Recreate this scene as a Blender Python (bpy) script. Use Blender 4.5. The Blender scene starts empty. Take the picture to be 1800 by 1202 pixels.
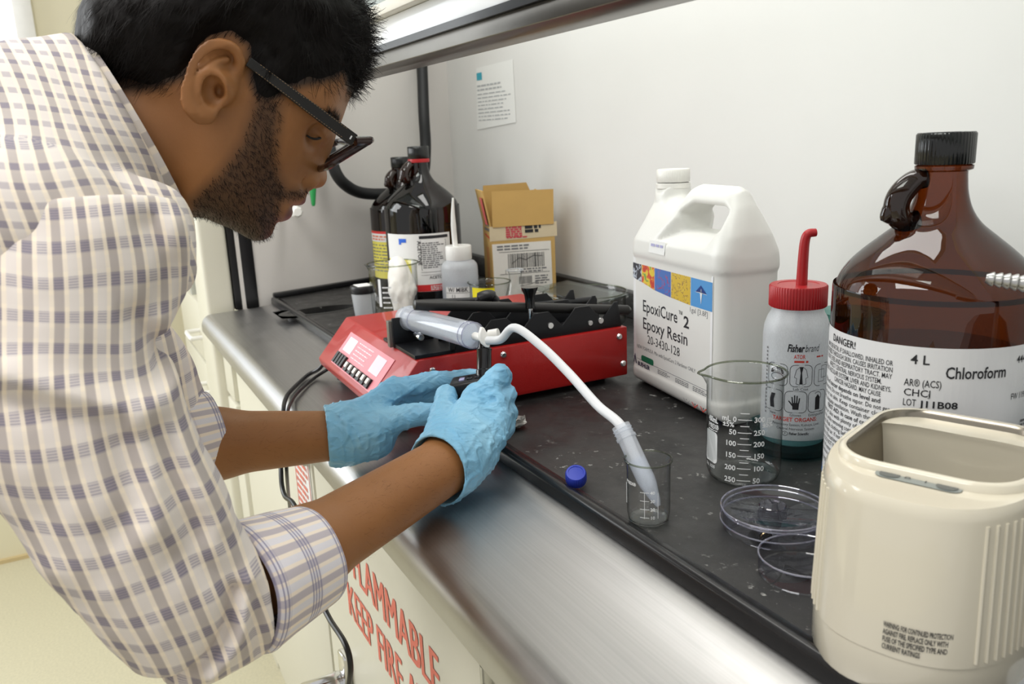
import bpy, bmesh, math, random
import numpy as np
from mathutils import Vector, Matrix
random.seed(7); np.random.seed(7)
PI = math.pi
S = bpy.context.scene
COL = S.collection
# ------------------------------------------------------------------ camera
F_PX, CX, CY = 1457.0, 900.0, 601.0
BENCH = 0.90
CAM = np.array([0.0, 0.0, BENCH + 0.345])
def _d(x, y): return np.array([(x-CX)/F_PX, (CY-y)/F_PX, 1.0])
def _n(v): return v/np.linalg.norm(v)
_X = -_n(_d(100, 275)); _Z = -_d(1150, 6500); _Z = _n(_Z-_X*(_Z@_X)); _Y = np.cross(_X, _Z)
if _Y[2] < 0: _Y = -_Y
RW = np.array([_X, _Y, _Z])
def at(x, y, dep): return CAM + (RW@_d(x, y))*dep
def onz(x, y, z):
    r = RW@_d(x, y); return CAM + r*((z-CAM[2])/r[2])
def ony(x, y, Y):
    r = RW@_d(x, y); return CAM + r*((Y-CAM[1])/r[1])
def onx(x, y, X):
    r = RW@_d(x, y); return CAM + r*((X-CAM[0])/r[0])
cam_d = bpy.data.cameras.new('camera'); cam = bpy.data.objects.new('camera', cam_d); COL.objects.link(cam)
cam_d.sensor_width = 36.0; cam_d.lens = F_PX/1800*36; cam_d.clip_start = 0.02
right = RW@np.array([1, 0, 0.]); up = RW@np.array([0, 1, 0.]); fwd = RW@np.array([0, 0, 1.])
m = Matrix.Identity(4)
for i in range(3):
    m[i][0] = right[i]; m[i][1] = up[i]; m[i][2] = -fwd[i]; m[i][3] = CAM[i]
cam.matrix_world = m
cam_d.dof.use_dof = True; cam_d.dof.focus_distance = 0.86; cam_d.dof.aperture_fstop = 11.0
S.camera = cam
S.view_settings.view_transform = 'Standard'; S.view_settings.look = 'None'
S.view_settings.exposure = 0.0; S.view_settings.gamma = 1.0
try: S.view_settings.use_curve_mapping = False
except Exception: pass
# ------------------------------------------------------------------ world and lights
W = bpy.data.worlds.new('world'); S.world = W; W.use_nodes = True
W.node_tree.nodes['Background'].inputs[0].default_value = (1.0, 0.995, 0.985, 1)
W.node_tree.nodes['Background'].inputs[1].default_value = 0.66
def area(name, loc, target, sx, sy, power, col=(1, 1, 1)):
    l = bpy.data.lights.new(name, 'AREA'); l.shape = 'RECTANGLE'; l.size = sx; l.size_y = sy; l.energy = power; l.color = col
    o = bpy.data.objects.new(name, l); COL.objects.link(o); o.location = loc
    d = Vector(target)-Vector(loc); o.rotation_euler = d.to_track_quat('-Z', 'Y').to_euler(); return o
area('window_light', (-2.6, -1.5, 1.9), (-0.8, 0.3, 1.0), 1.4, 1.6, 46, (0.96, 0.98, 1.0))
area('ceiling_light', (-0.4, -0.7, 2.6), (-0.8, 0.3, 0.9), 1.2, 0.6, 22, (1.0, 0.98, 0.94))
area('hood_lamp', (-1.0, 0.62, 2.15), (-1.0, 0.64, 0.9), 1.2, 0.22, 6, (1.0, 0.99, 0.97))
# ------------------------------------------------------------------ materials
def lin(c):
    return tuple(((x/255)/12.92 if x/255 <= 0.04045 else ((x/255+0.055)/1.055)**2.4) for x in c)
MATS = {}
def M(name, c, rough=0.5, metal=0.0, spec=0.5, nz=0.06, ns=40.0, bump=0.0, bs=200.0, coat=0.0, trans=0.0, ior=1.45, alpha=None, sss=0.0, aniso=0.0):
    """c: sRGB 0-255; nz: amount of value variation through a noise texture; bump: fine relief."""
    m = bpy.data.materials.new(name); m.use_nodes = True; nt = m.node_tree; b = nt.nodes['Principled BSDF']
    col = lin(c)
    tc = nt.nodes.new('ShaderNodeTexCoord')
    if nz > 0:
        n = nt.nodes.new('ShaderNodeTexNoise'); n.inputs['Scale'].default_value = ns; n.inputs['Detail'].default_value = 4
        nt.links.new(tc.outputs['Object'], n.inputs['Vector'])
        mx = nt.nodes.new('ShaderNodeMix'); mx.data_type = 'RGBA'
        mx.inputs['A'].default_value = tuple(x*(1-nz) for x in col)+(1,)
        mx.inputs['B'].default_value = tuple(min(1, x*(1+nz)) for x in col)+(1,)
        nt.links.new(n.outputs['Fac'], mx.inputs['Factor']); nt.links.new(mx.outputs['Result'], b.inputs['Base Color'])
    else: b.inputs['Base Color'].default_value = col+(1,)
    b.inputs['Roughness'].default_value = rough; b.inputs['Metallic'].default_value = metal
    b.inputs['Specular IOR Level'].default_value = spec; b.inputs['IOR'].default_value = ior
    b.inputs['Coat Weight'].default_value = coat; b.inputs['Transmission Weight'].default_value = trans
    if alpha is not None: b.inputs['Alpha'].default_value = alpha
    if sss > 0:
        b.inputs['Subsurface Weight'].default_value = sss; b.inputs['Subsurface Radius'].default_value = (0.01, 0.006, 0.004); b.inputs['Subsurface Scale'].default_value = 0.5
    if bump > 0:
        n2 = nt.nodes.new('ShaderNodeTexNoise'); n2.inputs['Scale'].default_value = bs; n2.inputs['Detail'].default_value = 3
        nt.links.new(tc.outputs['Object'], n2.inputs['Vector'])
        bp = nt.nodes.new('ShaderNodeBump'); bp.inputs['Strength'].default_value = bump; bp.inputs['Distance'].default_value = 0.002
        nt.links.new(n2.outputs['Fac'], bp.inputs['Height']); nt.links.new(bp.outputs['Normal'], b.inputs['Normal'])
    MATS[name] = m; return m
def thin_glass(name, face, edge, ior=1.5, rough=0.0, haze=0.0, hazec=(235, 238, 240), power=2.5):
    """thin walled clear sheet: fresnel reflection over a clear layer that absorbs more at grazing angles, plus optional milky haze"""
    m = bpy.data.materials.new(name); m.use_nodes = True; nt = m.node_tree
    for n in list(nt.nodes): nt.nodes.remove(n)
    out = nt.nodes.new('ShaderNodeOutputMaterial'); tr = nt.nodes.new('ShaderNodeBsdfTransparent'); gl = nt.nodes.new('ShaderNodeBsdfGlossy')
    gl.inputs['Roughness'].default_value = rough
    lw = nt.nodes.new('ShaderNodeLayerWeight'); lw.inputs['Blend'].default_value = 0.5
    pw = nt.nodes.new('ShaderNodeMath'); pw.operation = 'POWER'; pw.inputs[1].default_value = power; nt.links.new(lw.outputs['Facing'], pw.inputs[0])
    mc = nt.nodes.new('ShaderNodeMix'); mc.data_type = 'RGBA'; mc.inputs['A'].default_value = face+(1,); mc.inputs['B'].default_value = edge+(1,)
    nt.links.new(pw.outputs[0], mc.inputs['Factor']); nt.links.new(mc.outputs['Result'], tr.inputs['Color'])
    r0 = ((ior-1)/(ior+1))**2*1.6; p5 = nt.nodes.new('ShaderNodeMath'); p5.operation = 'POWER'; p5.inputs[1].default_value = 4.5; nt.links.new(lw.outputs['Facing'], p5.inputs[0])
    fr = nt.nodes.new('ShaderNodeMapRange'); fr.inputs['To Min'].default_value = r0; fr.inputs['To Max'].default_value = 0.75; nt.links.new(p5.outputs[0], fr.inputs['Value'])
    base = tr
    if haze > 0:
        df = nt.nodes.new('ShaderNodeBsdfDiffuse'); df.inputs['Color'].default_value = lin(hazec)+(1,)
        tl = nt.nodes.new('ShaderNodeBsdfTranslucent'); tl.inputs['Color'].default_value = lin(hazec)+(1,)
        nz = nt.nodes.new('ShaderNodeTexNoise'); nz.inputs['Scale'].default_value = 60
        mr = nt.nodes.new('ShaderNodeMapRange'); mr.inputs['To Min'].default_value = haze*0.85; mr.inputs['To Max'].default_value = min(1, haze*1.15); nt.links.new(nz.outputs['Fac'], mr.inputs['Value'])
        a = nt.nodes.new('ShaderNodeMixShader'); a.inputs[0].default_value = 0.45; nt.links.new(df.outputs[0], a.inputs[1]); nt.links.new(tl.outputs[0], a.inputs[2])
        h = nt.nodes.new('ShaderNodeMixShader'); nt.links.new(mr.outputs[0], h.inputs[0]); nt.links.new(tr.outputs[0], h.inputs[1]); nt.links.new(a.outputs[0], h.inputs[2]); base = h
    mx = nt.nodes.new('ShaderNodeMixShader'); nt.links.new(fr.outputs[0], mx.inputs[0]); nt.links.new(base.outputs[0], mx.inputs[1]); nt.links.new(gl.outputs[0], mx.inputs[2])
    nt.links.new(mx.outputs[0], out.inputs['Surface']); MATS[name] = m; return m
# ------------------------------------------------------------------ mesh helpers
class MB:
    def __init__(s): s.v = []; s.f = []; s.mi = []
    def add(s, v, f, mi=0):
        o = len(s.v); s.v += [tuple(float(c) for c in p) for p in v]; s.f += [tuple(i+o for i in q) for q in f]; s.mi += [mi]*len(f); return s
    def box(s, x0, x1, y0, y1, z0, z1, mi=0):
        return s.add([(x0,y0,z0),(x1,y0,z0),(x1,y1,z0),(x0,y1,z0),(x0,y0,z1),(x1,y0,z1),(x1,y1,z1),(x0,y1,z1)],
                     [(0,3,2,1),(4,5,6,7),(0,1,5,4),(1,2,6,5),(2,3,7,6),(3,0,4,7)], mi)
    def cbox(s, c, sz, rot=None, mi=0):
        hx, hy, hz = [q/2 for q in sz]; v = [(-hx,-hy,-hz),(hx,-hy,-hz),(hx,hy,-hz),(-hx,hy,-hz),(-hx,-hy,hz),(hx,-hy,hz),(hx,hy,hz),(-hx,hy,hz)]
        if rot is not None: v = [tuple(rot@Vector(p)) for p in v]
        v = [(p[0]+c[0], p[1]+c[1], p[2]+c[2]) for p in v]
        return s.add(v, [(0,3,2,1),(4,5,6,7),(0,1,5,4),(1,2,6,5),(2,3,7,6),(3,0,4,7)], mi)
    def lathe(s, prof, seg=48, o=(0,0,0), mi=0, fn=None, mat=None):
        v = []; f = []; n = len(prof)
        for i in range(seg):
            a = 2*PI*i/seg
            for j, (r, z) in enumerate(prof):
                rr = fn(r, z, a) if fn else r
                p = Vector((rr*math.cos(a), rr*math.sin(a), z))
                if mat is not None: p = mat@p
                v.append((p[0]+o[0], p[1]+o[1], p[2]+o[2]))
        for i in range(seg):
            k = (i+1) % seg
            for j in range(n-1):
                if prof[j][0] < 1e-9 and prof[j+1][0] < 1e-9: continue
                if prof[j][0] < 1e-9: f.append((i*n+j, k*n+j+1, i*n+j+1))
                elif prof[j+1][0] < 1e-9: f.append((i*n+j, k*n+j, i*n+j+1))
                else: f.append((i*n+j, k*n+j, k*n+j+1, i*n+j+1))
        return s.add(v, f, mi)
    def tube(s, path, r, seg=12, cap=True, mi=0, closed=False):
        P = [Vector(p) for p in path]; n = len(P); v = []; f = []
        R = r if hasattr(r, '__len__') else [r]*n
        T = []
        for i in range(n):
            a = P[i-1] if (i > 0 or closed) else P[i]; b = P[(i+1) % n] if (i < n-1 or closed) else P[i]
            T.append((b-a).normalized())
        u = T[0].orthogonal().normalized()
        for i in range(n):
            u = (u-T[i]*u.dot(T[i])); u.normalize(); w = T[i].cross(u)
            for k in range(seg):
                a = 2*PI*k/seg; v.append(tuple(P[i]+(u*math.cos(a)+w*math.sin(a))*R[i]))
        for i in range(n if closed else n-1):
            i2 = (i+1) % n
            for k in range(seg):
                k2 = (k+1) % seg; f.append((i*seg+k, i*seg+k2, i2*seg+k2, i2*seg+k))
        if cap and not closed:
            f.append(tuple(reversed(range(seg)))); f.append(tuple((n-1)*seg+k for k in range(seg)))
        return s.add(v, f, mi)
    def prism(s, poly, a0, a1, axis='z', mi=0):
        """poly: 2D outline, extruded from a0 to a1 along an axis (z: xy outline, x: yz outline, y: xz outline)"""
        def P(p, t): return {'z': (p[0], p[1], t), 'x': (t, p[0], p[1]), 'y': (p[0], t, p[1])}[axis]
        n = len(poly); v = [P(p, a0) for p in poly]+[P(p, a1) for p in poly]
        return s.add(v, [tuple(reversed(range(n))), tuple(range(n, 2*n))]+[(i, (i+1) % n, (i+1) % n+n, i+n) for i in range(n)], mi)
    def build(s, name, mats, parent=None, smooth=35, bevel=0, seg=2, loc=None, rz=0, fix=True):
        me = bpy.data.meshes.new(name); me.from_pydata(s.v, [], s.f)
        mats = mats if isinstance(mats, (list, tuple)) else [mats]
        for q in mats: me.materials.append(q)
        if len(mats) > 1: me.polygons.foreach_set('material_index', s.mi)
        if fix or bevel:
            bm = bmesh.new(); bm.from_mesh(me)
            if fix: bmesh.ops.recalc_face_normals(bm, faces=bm.faces)
            if bevel:
                ed = [e for e in bm.edges if len(e.link_faces) == 2 and e.calc_face_angle(0) > math.radians(30)]
                bmesh.ops.bevel(bm, geom=ed, offset=bevel, segments=seg, affect='EDGES', profile=0.5, clamp_overlap=True)
            bm.to_mesh(me); bm.free()
        if smooth:
            me.polygons.foreach_set('use_smooth', [True]*len(me.polygons)); me.set_sharp_from_angle(angle=math.radians(smooth))
        me.update()
        o = bpy.data.objects.new(name, me); COL.objects.link(o)
        if parent: o.parent = parent
        if loc is not None: o.location = loc
        o.rotation_euler[2] = rz
        return o
def tag(o, label=None, cat=None, group=None, kind=None):
    for k, q in (('label', label), ('category', cat), ('group', group), ('kind', kind)):
        if q: o[k] = q
    return o
def thing(name, label, cat, loc=(0,0,0), rz=0, group=None):
    o = bpy.data.objects.new(name, None); COL.objects.link(o); o.location = loc; o.rotation_euler[2] = rz; o.empty_display_size = 0.02
    return tag(o, label, cat, group)
def struct(o): o['kind'] = 'structure'; return o
# ---- lettering
_TC = {}
def text2d(s, size, bold=0.0, shear=0.0):
    k = (s, bold, shear)
    if k not in _TC:
        c = bpy.data.curves.new('t', 'FONT'); c.body = s; c.size = 1; c.offset = bold; c.shear = shear; c.resolution_u = 2; c.fill_mode = 'FRONT'
        o = bpy.data.objects.new('t', c); COL.objects.link(o); dg = bpy.context.evaluated_depsgraph_get(); dg.update()
        me = bpy.data.meshes.new_from_object(o.evaluated_get(dg)); v = [(p.co.x, p.co.y) for p in me.vertices]; f = [tuple(p.vertices) for p in me.polygons]
        bpy.data.objects.remove(o); bpy.data.curves.remove(c); bpy.data.meshes.remove(me); _TC[k] = (v, f)
    v, f = _TC[k]; return [(a*size, b*size) for a, b in v], f
def put_text(mb, s, size, x, y, fn, align='L', bold=0.0, shear=0.0, sx=1.0, mi=0, rot=0.0, width=None):
    v, f = text2d(s, size, bold, shear)
    if not v: return
    w = max(p[0] for p in v)
    if width: sx = width/w
    off = {'L': 0, 'C': -w*sx/2, 'R': -w*sx}[align]; c, n = math.cos(rot), math.sin(rot)
    mb.add([fn(x+(p[0]*sx+off)*c-p[1]*n, y+(p[0]*sx+off)*n+p[1]*c) for p in v], f, mi)
def micro(mb, x, y, w, rows, lh, fn, mi=0, h=0.55, seed=1, ragged=0.25):
    """rows of unreadably small print: short word-long dashes"""
    rn = random.Random(seed)
    for r in range(rows):
        cx = x; end = x+w*(1-ragged*rn.random())
        while cx < end:
            l = lh*rn.uniform(0.6, 2.6); l = min(l, end-cx)
            if l > lh*0.2: rect(mb, cx, y-r*lh-h*lh, cx+l, y-r*lh, fn, mi)
            cx += l+lh*0.4
def rect(mb, x0, y0, x1, y1, fn, mi=0, n=1):
    for i in range(n):
        a, b = x0+(x1-x0)*i/n, x0+(x1-x0)*(i+1)/n
        mb.add([fn(a, y0), fn(b, y0), fn(b, y1), fn(a, y1)], [(0, 1, 2, 3)], mi)
def outline(mb, pts, wd, fn, mi=0):
    n = len(pts)
    for i in range(n-1):
        a, b = Vector(pts[i]).to_2d(), Vector(pts[i+1]).to_2d(); d = (b-a)
        if d.length < 1e-9: continue
        d.normalize(); q = Vector((-d[1], d[0]))*wd/2
        mb.add([fn(*(a-q)), fn(*(b-q)), fn(*(b+q)), fn(*(a+q))], [(0, 1, 2, 3)], mi)
def ellipse(cx, cy, rx, ry, n=20, a0=0, a1=2*PI): return [(cx+rx*math.cos(a0+(a1-a0)*i/n), cy+ry*math.sin(a0+(a1-a0)*i/n)) for i in range(n+1)]
def rrect(cx, cy, w, h, r, n=4):
    p = []
    for (sx, sy, a) in ((1, 1, 0), (-1, 1, PI/2), (-1, -1, PI), (1, -1, 1.5*PI)):
        for i in range(n+1):
            t = a+PI/2*i/n; p.append((cx+sx*(w/2-r)+r*math.cos(t), cy+sy*(h/2-r)+r*math.sin(t)))
    return p
def poly2(mb, pts, fn, mi=0): mb.add([fn(*p) for p in pts], [tuple(range(len(pts)))], mi)
def cylmap(r, phi, z0=0.0, lift=0.0003): return lambda u, v: ((r+lift)*math.cos(phi+u/r), (r+lift)*math.sin(phi+u/r), z0+v)
def facing(c): return math.atan2(-c[1], -c[0])
def spline(pts, n=8):
    P = [np.array(p, float) for p in pts]; P = [2*P[0]-P[1]]+P+[2*P[-1]-P[-2]]; out = []
    for i in range(1, len(P)-2):
        for k in range(n):
            t = k/n; a, b, c, d = P[i-1], P[i], P[i+1], P[i+2]
            out.append(0.5*((2*b)+(-a+c)*t+(2*a-5*b+4*c-d)*t*t+(-a+3*b-3*c+d)*t**3))
    out.append(P[-2]); return [tuple(p) for p in out]
def wall_lathe(prof_out, t, bottom=None):
    """closed profile of a hollow vessel from the outside profile (from bottom centre to rim)"""
    inner = [(max(r-t, 0.0), z+(bottom if bottom and z < prof_out[1][1]+1e-6 else 0)) for r, z in reversed(prof_out[1:])]
    b = bottom or t
    inn = []
    for r, z in inner:
        if z < b: z = b
        inn.append((r, z))
    return list(prof_out)+inn+[(0, b)]
# ------------------------------------------------------------------ palette
white_wall = M('hood_liner_white', (222, 221, 218), 0.45, nz=0.03, ns=6)
side_wall = M('hood_side_liner', (214, 210, 205), 0.5, nz=0.03, ns=6)
cream = M('cream_painted_steel', (219, 216, 200), 0.4, nz=0.03, ns=5)
yellow_wall = M('pale_yellow_paint', (226, 220, 194), 0.7, nz=0.03, ns=3)
black_plastic = M('black_plastic', (24, 24, 26), 0.35, nz=0.1)
black_metal = M('black_anodised_metal', (22, 23, 26), 0.42, nz=0.1, spec=0.4)
chrome = M('chrome', (225, 225, 225), 0.12, metal=1.0, nz=0.02)
steel = M('plain_steel', (190, 190, 188), 0.3, metal=1.0, nz=0.05)
red_print = M('red_print', (205, 62, 48), 0.6, nz=0.03)
pale_red_print = M('faded_red_print', (222, 128, 112), 0.6, nz=0.06)
ink = M('black_ink', (38, 38, 42), 0.6, nz=0.05)
grey_ink = M('grey_ink', (120, 120, 122), 0.6, nz=0.05)
paper = M('white_paper', (236, 236, 234), 0.7, nz=0.02)
white_ink = M('white_enamel_print', (232, 234, 234), 0.5, nz=0.02)
blue_print = M('blue_print', (44, 128, 205), 0.5, nz=0.03)
yellow_print = M('yellow_label_paper', (236, 224, 96), 0.6, nz=0.03)
red_plastic = M('red_plastic', (176, 38, 42), 0.35, nz=0.05)
white_plastic = M('white_plastic', (234, 233, 228), 0.38, nz=0.02)
# brushed steel for the sill: long streaks along the bench and stains
def steel_mat():
    m = M('brushed_stainless', (160, 160, 161), 0.3, metal=1.0, nz=0.0); nt = m.node_tree; b = nt.nodes['Principled BSDF']
    tc = nt.nodes['Texture Coordinate']; mp = nt.nodes.new('ShaderNodeMapping'); mp.inputs['Scale'].default_value = (1.5, 420, 60)
    n = nt.nodes.new('ShaderNodeTexNoise'); n.inputs['Scale'].default_value = 1.0; n.inputs['Detail'].default_value = 5
    nt.links.new(tc.outputs['Object'], mp.inputs['Vector']); nt.links.new(mp.outputs['Vector'], n.inputs['Vector'])
    n2 = nt.nodes.new('ShaderNodeTexNoise'); n2.inputs['Scale'].default_value = 22; n2.inputs['Detail'].default_value = 6; n2.inputs['Roughness'].default_value = 0.7
    nt.links.new(tc.outputs['Object'], n2.inputs['Vector'])
    r = nt.nodes.new('ShaderNodeMapRange'); r.inputs['To Min'].default_value = 0.30; r.inputs['To Max'].default_value = 0.46
    nt.links.new(n2.outputs['Fac'], r.inputs['Value']); nt.links.new(r.outputs[0], b.inputs['Roughness'])
    cr = nt.nodes.new('ShaderNodeValToRGB'); cr.color_ramp.elements[0].position = 0.3; cr.color_ramp.elements[0].color = lin((178, 177, 176))+(1,)
    cr.color_ramp.elements[1].position = 0.7; cr.color_ramp.elements[1].color = lin((188, 187, 186))+(1,)
    nt.links.new(n.outputs['Fac'], cr.inputs['Fac']); nt.links.new(cr.outputs['Color'], b.inputs['Base Color'])
    bp = nt.nodes.new('ShaderNodeBump'); bp.inputs['Strength'].default_value = 0.012; bp.inputs['Distance'].default_value = 0.0005
    nt.links.new(n.outputs['Fac'], bp.inputs['Height']); nt.links.new(bp.outputs['Normal'], b.inputs['Normal']); return m
sill_steel = steel_mat()
# black epoxy worktop with white spills and scratches
def epoxy_mat():
    m = M('black_epoxy_worktop', (40, 40, 40), 0.42, nz=0.0); nt = m.node_tree; b = nt.nodes['Principled BSDF']; tc = nt.nodes['Texture Coordinate']
    def noise(sc, det=4, ro=0.6):
        n = nt.nodes.new('ShaderNodeTexNoise'); n.inputs['Scale'].default_value = sc; n.inputs['Detail'].default_value = det; n.inputs['Roughness'].default_value = ro
        nt.links.new(tc.outputs['Object'], n.inputs['Vector']); return n
    def ramp(n, p0, p1, c0=0, c1=1):
        r = nt.nodes.new('ShaderNodeMapRange'); r.inputs['From Min'].default_value = p0; r.inputs['From Max'].default_value = p1; r.inputs['To Min'].default_value = c0; r.inputs['To Max'].default_value = c1
        nt.links.new(n.outputs['Fac'], r.inputs['Value']); return r
    def mul(a, c):
        q = nt.nodes.new('ShaderNodeMath'); q.operation = 'MULTIPLY'; nt.links.new(a.outputs[0], q.inputs[0]); nt.links.new(c.outputs[0], q.inputs[1]); return q
    spots = mul(ramp(noise(95, 3), 0.64, 0.72), ramp(noise(9, 3), 0.44, 0.60))
    specks = mul(ramp(noise(420, 2), 0.68, 0.78, 0, 0.5), ramp(noise(5, 2), 0.40, 0.60))
    ad = nt.nodes.new('ShaderNodeMath'); ad.operation = 'ADD'; ad.use_clamp = True; nt.links.new(spots.outputs[0], ad.inputs[0]); nt.links.new(specks.outputs[0], ad.inputs[1])
    base = nt.nodes.new('ShaderNodeMix'); base.data_type = 'RGBA'; base.inputs['A'].default_value = lin((28, 28, 28))+(1,); base.inputs['B'].default_value = lin((50, 49, 48))+(1,)
    nt.links.new(ramp(noise(14, 6), 0.3, 0.7).outputs[0], base.inputs['Factor'])
    mx = nt.nodes.new('ShaderNodeMix'); mx.data_type = 'RGBA'; nt.links.new(ad.outputs[0], mx.inputs['Factor']); nt.links.new(base.outputs['Result'], mx.inputs['A']); mx.inputs['B'].default_value = lin((150, 150, 146))+(1,)
    nt.links.new(mx.outputs['Result'], b.inputs['Base Color'])
    nt.links.new(ramp(noise(30, 5), 0.3, 0.7, 0.32, 0.55).outputs[0], b.inputs['Roughness'])
    bp = nt.nodes.new('ShaderNodeBump'); bp.inputs['Strength'].default_value = 0.12; bp.inputs['Distance'].default_value = 0.001
    nt.links.new(noise(600, 2).outputs['Fac'], bp.inputs['Height']); nt.links.new(bp.outputs['Normal'], b.inputs['Normal']); return m
epoxy = epoxy_mat()
floor_mat = M('speckled_vinyl', (200, 194, 168), 0.45, nz=0.16, ns=160)
# ------------------------------------------------------------------ room shell
YB, XL, YF = 0.94, -2.1, 0.392
mb = MB(); mb.box(-3.3, 2.6, -3.2, 1.3, -0.05, 0.0); struct(mb.build('floor', floor_mat, smooth=0))
mb = MB(); mb.box(-3.0, -2.9, 0.0, 1.3, 0, 2.8); mb.box(-3.0, -2.9, -3.2, -1.7, 0, 2.8); mb.box(-3.0, -2.9, -1.7, 0.0, 0, 0.95); mb.box(-3.0, -2.9, -1.7, 0.0, 2.35, 2.8)
struct(mb.build('wall_left', yellow_wall, smooth=0))
mb = MB(); mb.box(-2.9, 1.6, 1.0, 1.1, 0, 2.8); struct(mb.build('wall_back', yellow_wall, smooth=0))
bm_ = M('tan_baseboard', (204, 184, 140), 0.5)
mb = MB(); mb.box(-2.9, -2.885, -3.2, 1.0, 0, 0.012); struct(mb.build('baseboard_left', bm_, smooth=0))
w = MB(); wf = M('white_window_frame', (240, 240, 238), 0.4)
for (a, b, c, d) in ((-1.7, -1.64, 0.95, 2.35), (-0.05, 0.0, 0.95, 2.35), (-1.64, -0.05, 0.95, 1.01), (-1.64, -0.05, 2.29, 2.35), (-0.87, -0.82, 1.01, 2.29)): w.box(-2.97, -2.88, a, b, c, d)
wo = struct(w.build('window_1', wf, bevel=0.004))
g = MB(); g.box(-2.945, -2.94, -1.64, -0.05, 1.01, 2.29); g.build('pane', thin_glass('window_glass', (0.96, 0.97, 0.97), (0.7, 0.75, 0.73)), wo)
sky = bpy.data.materials.new('overcast_daylight'); sky.use_nodes = True; e = sky.node_tree.nodes['Principled BSDF']
e.inputs['Emission Color'].default_value = (0.93, 0.97, 1, 1); e.inputs['Emission Strength'].default_value = 2.2; e.inputs['Base Color'].default_value = (0, 0, 0, 1)
mb = MB(); mb.box(-3.42, -3.40, -2.6, 0.6, 0.3, 3.0); b_ = mb.build('backdrop', sky, smooth=0); struct(b_)
# ------------------------------------------------------------------ fume hood: liner, worktop, sill, jamb, sash
mb = MB(); mb.box(-2.3, 1.4, YB, YB+0.03, 0.80, 2.3); struct(mb.build('wall_hood_back', white_wall, smooth=0))
mb = MB(); mb.prism([(-1.975, 0.33), (XL, YB), (XL-0.15, YB), (-2.05, 0.33)], 0.80, 2.3); struct(mb.build('wall_hood_left', side_wall, smooth=0))
# worktop: dished slab with raised front rim, rear upstand and a cup sink
wt = thing('fume_hood_worktop', 'long black epoxy worktop with raised rim, spills and scratches inside the hood', 'worktop', (0, 0, 0))
sink = onz(572, 548, BENCH); SX, SY, SA, SBX = sink[0]-0.03, sink[1], 0.075, 0.036
mb = MB()
# top face with an oval hole: ring of quads round the sink joined to a frame
N = 32; hole = [(SX+SBX*math.cos(2*PI*i/N), SY+SA*math.sin(2*PI*i/N)) for i in range(N)]
def frame_pt(i, hx, hy):
    a = 2*PI*i/N; c, s_ = math.cos(a), math.sin(a); k = 1/max(abs(c)/hx, abs(s_)/hy); return (SX+c*k, SY+s_*k)
fr = [frame_pt(i, 0.05, 0.095) for i in range(N)]
BT = BENCH-0.0005
v = [(p[0], p[1], BT) for p in hole]+[(p[0], p[1], BT) for p in fr]+[(p[0], p[1], BENCH-0.07) for p in hole]+[(SX, SY, BENCH-0.075)]
f = [(i, (i+1) % N, N+(i+1) % N, N+i) for i in range(N)]+[(i, (i+1) % N, 2*N+(i+1) % N, 2*N+i) for i in range(N)]+[(2*N+i, 2*N+(i+1) % N, 3*N) for i in range(N)]
mb.add(v, f)
x0, x1, y0, y1 = SX-0.05, SX+0.05, SY-0.095, SY+0.095
def top(a, b, c, d): mb.add([(a, c, BT), (b, c, BT), (b, d, BT), (a, d, BT)], [(0, 1, 2, 3)])
top(-2.15, x0, YF+0.02, YB); top(x1, 1.4, YF+0.02, YB); top(x0, x1, YF+0.02, y0); top(x0, x1, y1, YB)
slab = mb.build('slab', epoxy, wt, smooth=30, fix=False)
mb = MB(); rim = [(YF, BENCH-0.0115), (YF+0.022, BENCH-0.0115), (YF+0.022, BENCH-0.0006), (YF+0.014, BENCH+0.0004), (YF+0.0105, BENCH+0.004), (YF+0.006, BENCH+0.0055), (YF+0.0015, BENCH+0.0035), (YF, BENCH-0.001)]
mb.prism(rim, -1.955, 1.4, 'x'); mb.build('front_rim', M('polished_black_epoxy', (30, 30, 31), 0.25, nz=0.08), wt, smooth=50)
mb = MB(); mb.box(-2.1, 1.4, YB-0.022, YB, BENCH, BENCH+0.05); mb.build('rear_upstand', epoxy, wt, bevel=0.003)
mb = MB(); mb.prism([(-1.955, 0.40), (-2.085, 0.93), (-2.105, 0.93), (-1.975, 0.40)], BENCH, BENCH+0.012); mb.build('side_upstand', black_plastic, wt, bevel=0.003)
mb = MB(); mb.lathe([(0.036, 0.0), (0.042, 0.0015), (0.045, 0.0)], 40, mat=Matrix.Diagonal((1, 2.05, 1))); r_ = mb.build('sink_rim', M('worn_epoxy_lip', (52, 52, 50), 0.4), wt); r_.location = (SX, SY, BENCH)
# stainless sill (airfoil)
prof = [(0.412, 0.8883), (0.393, 0.8883), (0.3625, 0.8856), (0.3605, 0.8845), (0.300, 0.884)]
for i in range(9):
    a = PI/2*i/8; prof.append((0.256-0.024*math.sin(a), 0.858+0.025*math.cos(a)))
prof += [(0.232, 0.846), (0.240, 0.846), (0.244, 0.866), (0.30, 0.874), (0.412, 0.876)]
sill = MB(); sill.prism(prof, -1.955, 1.4, 'x'); so = sill.build('stainless_sill', sill_steel, smooth=40)
tag(so, 'brushed stainless steel front sill running along the black worktop', 'sill')
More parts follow.
